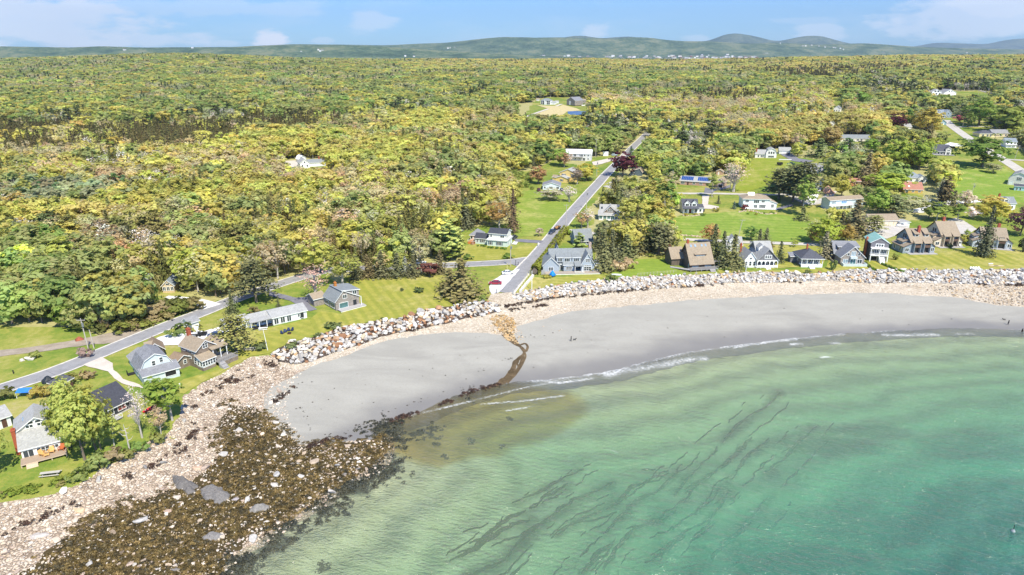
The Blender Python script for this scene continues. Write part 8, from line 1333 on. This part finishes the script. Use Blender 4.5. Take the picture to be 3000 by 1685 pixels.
tint = np.array([TINT[k] for k in tn])*np.exp(rg.normal(0, 1, n)*np.interp(P[:, 1], [300, 1500], [.15, .09]))[:, None]*(1+rg.normal(0, .05, (n, 3)))
big = fbm(P[:, 0]/120, P[:, 1]/120, 3); tint *= (.82+.36*big)[:, None]
vi = np.array([rg.integers(0, NV[k]) for k in kinds]); ki = np.array([KIDX[k][i] for k, i in zip(kinds, vi)])
asp = rg.uniform(.85, 1.15, n)*wide
ang = rg.uniform(0, 6.28, n); S3 = np.stack([sc*asp, sc*asp, sc], 1)
# the nearest trees are individuals
KIND_LAB = {('broad', 'lime'): 'bright yellow-green leafy tree', ('broad', 'yellow'): 'golden yellow-green leafy tree', ('broad', 'mid'): 'mid green leafy tree', ('broad', 'green'): 'fresh green leafy tree', ('broad', 'sage'): 'pale sage green leafy tree', ('broad', 'olive'): 'dull olive leafy tree', ('bud', 'tan'): 'tan budding tree', ('bud', 'rust'): 'rusty orange budding tree', ('bud', 'yellow'): 'yellow budding tree with thin leaves', ('bud', 'lime'): 'lime budding tree with thin leaves', ('bud', 'sage'): 'pale budding tree', ('bare', 'grey'): 'grey bare tree with fine twigs', ('spruce', 'olive'): 'dark olive spruce', ('spruce', 'dark'): 'dark green spruce', ('spire', 'brown'): 'thin brownish spruce', ('pine', 'olive'): 'olive pine with layered branches', ('pine', 'dark'): 'dark pine with layered branches', ('slim', 'green'): 'slim green tree with pale trunk', ('slim', 'teal'): 'slim blue-green tree with pale trunk', ('shrub', 'mid'): 'shrub'}
def region(u, v):
    if u < 1560 or (u < 1700 and v < 480): return 'in the wood beyond the shore road' if v > 560 else 'in the wood behind the clearing house'
    if u < 2000: return 'in the grove right of the road'
    return 'among the right-hand houses'
leafy = np.isin(kinds.astype(str), ['broad', 'bud', 'bare', 'slim']); con = ~leafy
order = np.argsort(-hh/dep); ind = np.zeros(n, bool)
for msk, lim in ((leafy, 290), (con, 240)):
    q = [i for i in order if msk[i] and -20 < u[i] < 3020][:lim]; ind[q] = True
meshc = {}
for kind, nv in NV.items():
    for i in range(nv):
        o = FC.objects['kit_%03d' % KIDX[kind][i]]
        p = make_proto(kind, 100+KIDX[kind][i]*7, 1.6)
        meshc[(kind, i)] = (mesh('crown', p['crown'][0], p['crown'][1], p['ml']), mesh('trunk', p['trunk'][0], p['trunk'][1], p['mb']))
TNAME = dict(broad='leafy_tree', bud='budding_tree', bare='bare_tree', slim='slender_tree', spruce='spruce_tree', spire='spruce_tree', pine='pine_tree')
TCAT = dict(broad='tree', bud='tree', bare='tree', slim='tree', spruce='spruce', spire='spruce', pine='pine')
for i in np.where(ind)[0]:
    k = kinds[i]; lab = KIND_LAB.get((k, tn[i]), 'tree')+' '+region(u[i], v[i])
    e = empty(TNAME[k], (P[i, 0], P[i, 1], Z[i]), ang[i], lab, TCAT[k], lab.replace('tree', 'trees', 1).replace('spruce', 'spruces').replace('pine', 'pines', 1)); e.scale = S3[i]
    c, tr = meshc[(k, vi[i])]; a = obj('crown', c, e); a['tint'] = [float(x) for x in tint[i]]; obj('trunk', tr, e)
st = ~ind
scatter('woodland', np.column_stack([P[st, :2], Z[st]-.1]), np.column_stack([np.zeros((st.sum(), 2)), ang[st]]), S3[st], ki[st], tint[st], FC, label='mixed spring woodland of budding trees and dark spruces reaching to the hills', cat='woodland')
print('TREES', n, ind.sum())
# ------------------------------------------------------------------ far hills across the bay
def hillmat(name, a, b, c, sc):
    t = NT(name); p = t.pos(); f = t.noise(sc, 6, p, .65); f2 = t.noise(sc*7, 4, p, .7)
    cc = t.ramp(t.math('ADD', t.math('MULTIPLY', f, .6), t.math('MULTIPLY', f2, .4)), [(.40, a), (.5, b), (.58, c)])
    return t.done(t.bsdf(cc, .95, t.bump(f2, .9, 14), spec=.05))
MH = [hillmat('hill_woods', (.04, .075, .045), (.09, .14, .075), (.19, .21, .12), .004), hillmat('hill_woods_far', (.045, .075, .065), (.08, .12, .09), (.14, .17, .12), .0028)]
HILLS = []
def ridge(D, prof, depth, m, seed, rough=18):
    U = np.array([p[0] for p in prof], float); Vp = np.array([p[1] for p in prof], float)
    us = np.arange(U[0], U[-1]+1, 9.0); vs = np.interp(us, U, Vp)
    # smooth the skyline
    k = np.ones(5)/5; vs = np.convolve(np.pad(vs, 2, 'edge'), k, 'valid')
    a = (us-1500)/FPX; b = (842.5-vs)/FPX; tt = D/(cT+b*sT); H = CH-tt*(sT-b*cT)
    X0 = a*tt
    ss = np.linspace(-1, 1, 41); V = np.zeros((len(ss), len(us), 3))
    for i, s in enumerate(ss):
        w = (1-abs(s))**1.25 if s < 0 else (1-s*s)
        y = D+s*depth; x = X0*(y/D); n = fbm(x/700+seed, y/700+seed*2, 5)-.5; n2 = fbm(x/2200+seed, y/1500, 3)-.5
        V[i, :, 0] = x; V[i, :, 1] = y
        V[i, :, 2] = np.maximum(-6+(H+6)*np.clip(w+n2*.5*(1-abs(s)) * (abs(s) > .08), 0, 1.0)+n*rough*2*min(1, abs(s)*4+.12)*w, -6)
    nr, nc = V.shape[:2]; i = np.arange((nr-1)*(nc-1)); r, c = i//(nc-1), i % (nc-1); q = r*nc+c
    tag(obj('hills', mesh('hills', V.reshape(-1, 3), np.stack([q, q+1, q+nc+1, q+nc], 1), m, None, True)), kind='structure'); HILLS.append(V)
ridge(6200, [(-500,140),(0,136),(110,138),(200,140),(300,136),(420,140),(560,139),(690,138),(800,134),(900,133),(1000,133),(1100,136),(1200,142),(1330,150),(1500,160),(1700,168),(2000,172),(2200,176)], 900, MH[0], 3, 7)
ridge(9600, [(600,142),(760,134),(860,130),(1000,131),(1130,133),(1230,128),(1300,126),(1340,122),(1400,115),(1470,109),(1560,111),(1640,110),(1740,112),(1800,114),(1850,109),(1900,110),(1960,118),(2010,121),(2080,121),(2200,128),(2270,125),(2330,127),(2400,131),(2480,128),(2540,127),(2600,131),(2680,137),(2800,141),(2950,144),(3100,146),(3500,148)], 1500, MH[0], 8, 14)
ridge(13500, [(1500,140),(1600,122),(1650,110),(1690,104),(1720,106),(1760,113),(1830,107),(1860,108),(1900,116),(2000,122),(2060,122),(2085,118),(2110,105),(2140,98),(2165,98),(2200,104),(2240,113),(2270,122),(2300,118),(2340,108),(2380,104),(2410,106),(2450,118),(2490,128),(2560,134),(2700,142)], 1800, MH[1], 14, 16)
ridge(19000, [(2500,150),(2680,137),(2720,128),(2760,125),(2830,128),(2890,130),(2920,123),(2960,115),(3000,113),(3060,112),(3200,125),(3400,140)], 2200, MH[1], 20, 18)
t = NT('bay'); MB_ = t.done(t.bsdf((.10, .17, .22), .25, t.bump(t.noise(.05, 3), .3, 1), spec=.5))
b = MB(); b.add([(-14000, 3560, -3), (16000, 3560, -3), (16000, 22000, -3), (-14000, 22000, -3)], [(0, 1, 2, 3)]); tag(b.obj('bay', MB_), kind='structure')
# the town on the far shore, and scattered hillside houses: one small gabled building each
rg = np.random.default_rng(77)
TW = [plain('town_white', 'f2efe9', .6), plain('town_red', '8f6354', .7), plain('town_grey', 'b4b2ae', .6), plain('town_cream', 'dccfb4', .6)]; TR = [plain('town_roof', '77757a', .8), plain('town_roof_pale', 'c9c9cb', .8), plain('town_roof_brown', '6e5a50', .8)]
def tiny(name, x, y, z, w, d, h, rise, wm, rm, label, cat, group, flat=False):
    b = MB(); b.box(0, w, 0, d, -3, h, 0)
    if flat: b.box(-.4, w+.4, -.4, d+.4, h, h+.9, 1); b.box(w*.3, w*.5, d*.3, d*.6, h+.9, h+2.6, 1)
    else: b.prism([(-.8, h), (d/2, h+rise), (d+.8, h)], 'x', -.6, w+.6, 1); b.box(w*.2, w*.2+1, d*.45, d*.45+1, h, h+rise+1.5, 0)
    o = b.obj(name, [wm, rm], loc=(x, y, z)); o.rotation_euler.z = rg.uniform(-.25, .25); tag(o, label, cat, group)
def hz(x, y):
    best = -3
    for V in HILLS:
        Y = V[:, 0, 1]
        if y < Y[0] or y > Y[-1]: continue
        i = int(np.clip(np.searchsorted(Y, y), 1, len(Y)-1)); best = max(best, float(np.interp(x, V[i, :, 0], V[i, :, 2])))
    return best
for k in range(210):
    uu = rg.uniform(1485, 2000) if k < 150 else rg.uniform(2000, 2140); y = 8050+rg.uniform(0, 330); x = (uu-1500)/FPX*y*1.057; fl = rg.random() < .3
    wm = TW[rg.choice(4, p=[.5, .16, .2, .14])]; w = rg.uniform(16, 44); tiny('town_building', x, y, max(hz(x, y), -1)+rg.uniform(0, 3), w, rg.uniform(10, 18), rg.uniform(7, 15), rg.uniform(3, 7), wm, TR[rg.integers(0, 3)], 'small pale building in the far town along the bay', 'building', 'buildings of the far town', fl)
for uu in (1507, 1516, 1777, 2085, 1830):
    y = 8150; x = (uu-1500)/FPX*y*1.057; b = MB(); b.box(0, 13, 0, 13, -3, 20, 0); b.prism([(-1, 20), (6.5, 40), (14, 20)], 'y', -1, 14, 1); tag(b.obj('church_tower', [TW[0], TR[0]], loc=(x, y, 2)), 'tiny white tower rising above the far town by the bay', 'tower', 'towers of the far town')
for (uu, vv) in ((1310,142),(1318,141),(1330,140),(1350,138),(1395,143),(1255,148),(1095,152),(1050,155),(1020,149),(1372,125),(1728,116),(1732,117),(1850,116),(1862,117),(1880,117),(1900,116),(1905,112),(2350,134),(2358,135),(2376,133),(2398,135),(2440,140),(2446,141),(2460,142),(2470,146),(2415,138),(2285,127),(2236,158),(2242,158),(2128,160),(2090,143),(2105,144),(2055,161),(2075,163),(2830,155),(2586,156),(2590,157),(930,146),(935,150),(880,153),(360,147),(560,141),(940,148),(1185,165),(1210,166),(1080,176),(1045,177),(920,172)):
    if vv < 160 and not (uu < 1000):
        y = 8700+ (160-vv)*22; 
    else: y = 5600 if uu < 1300 else 8500
    z = CH-(y*(sT-(842.5-vv)/FPX*cT)/(cT+(842.5-vv)/FPX*sT)); x = (uu-1500)/FPX*y/(cT+(842.5-vv)/FPX*sT)
    # slide down the sight line until it meets the hill
    for _ in range(60):
        g = hz(x, y)
        if g >= z-2: break
        y += 60; f = y/(y-60); x *= f; z = CH+(z-CH)*f
    big_ = (uu in (2236, 2242, 2090, 2105, 2128)); tiny('hillside_house', x, y, z-2, 34 if big_ else rg.uniform(10, 22), 14, rg.uniform(5, 9), 4, TW[0], TR[rg.integers(0, 3)], 'tiny white house on the wooded hills across the bay', 'house', 'white houses on the far hills')
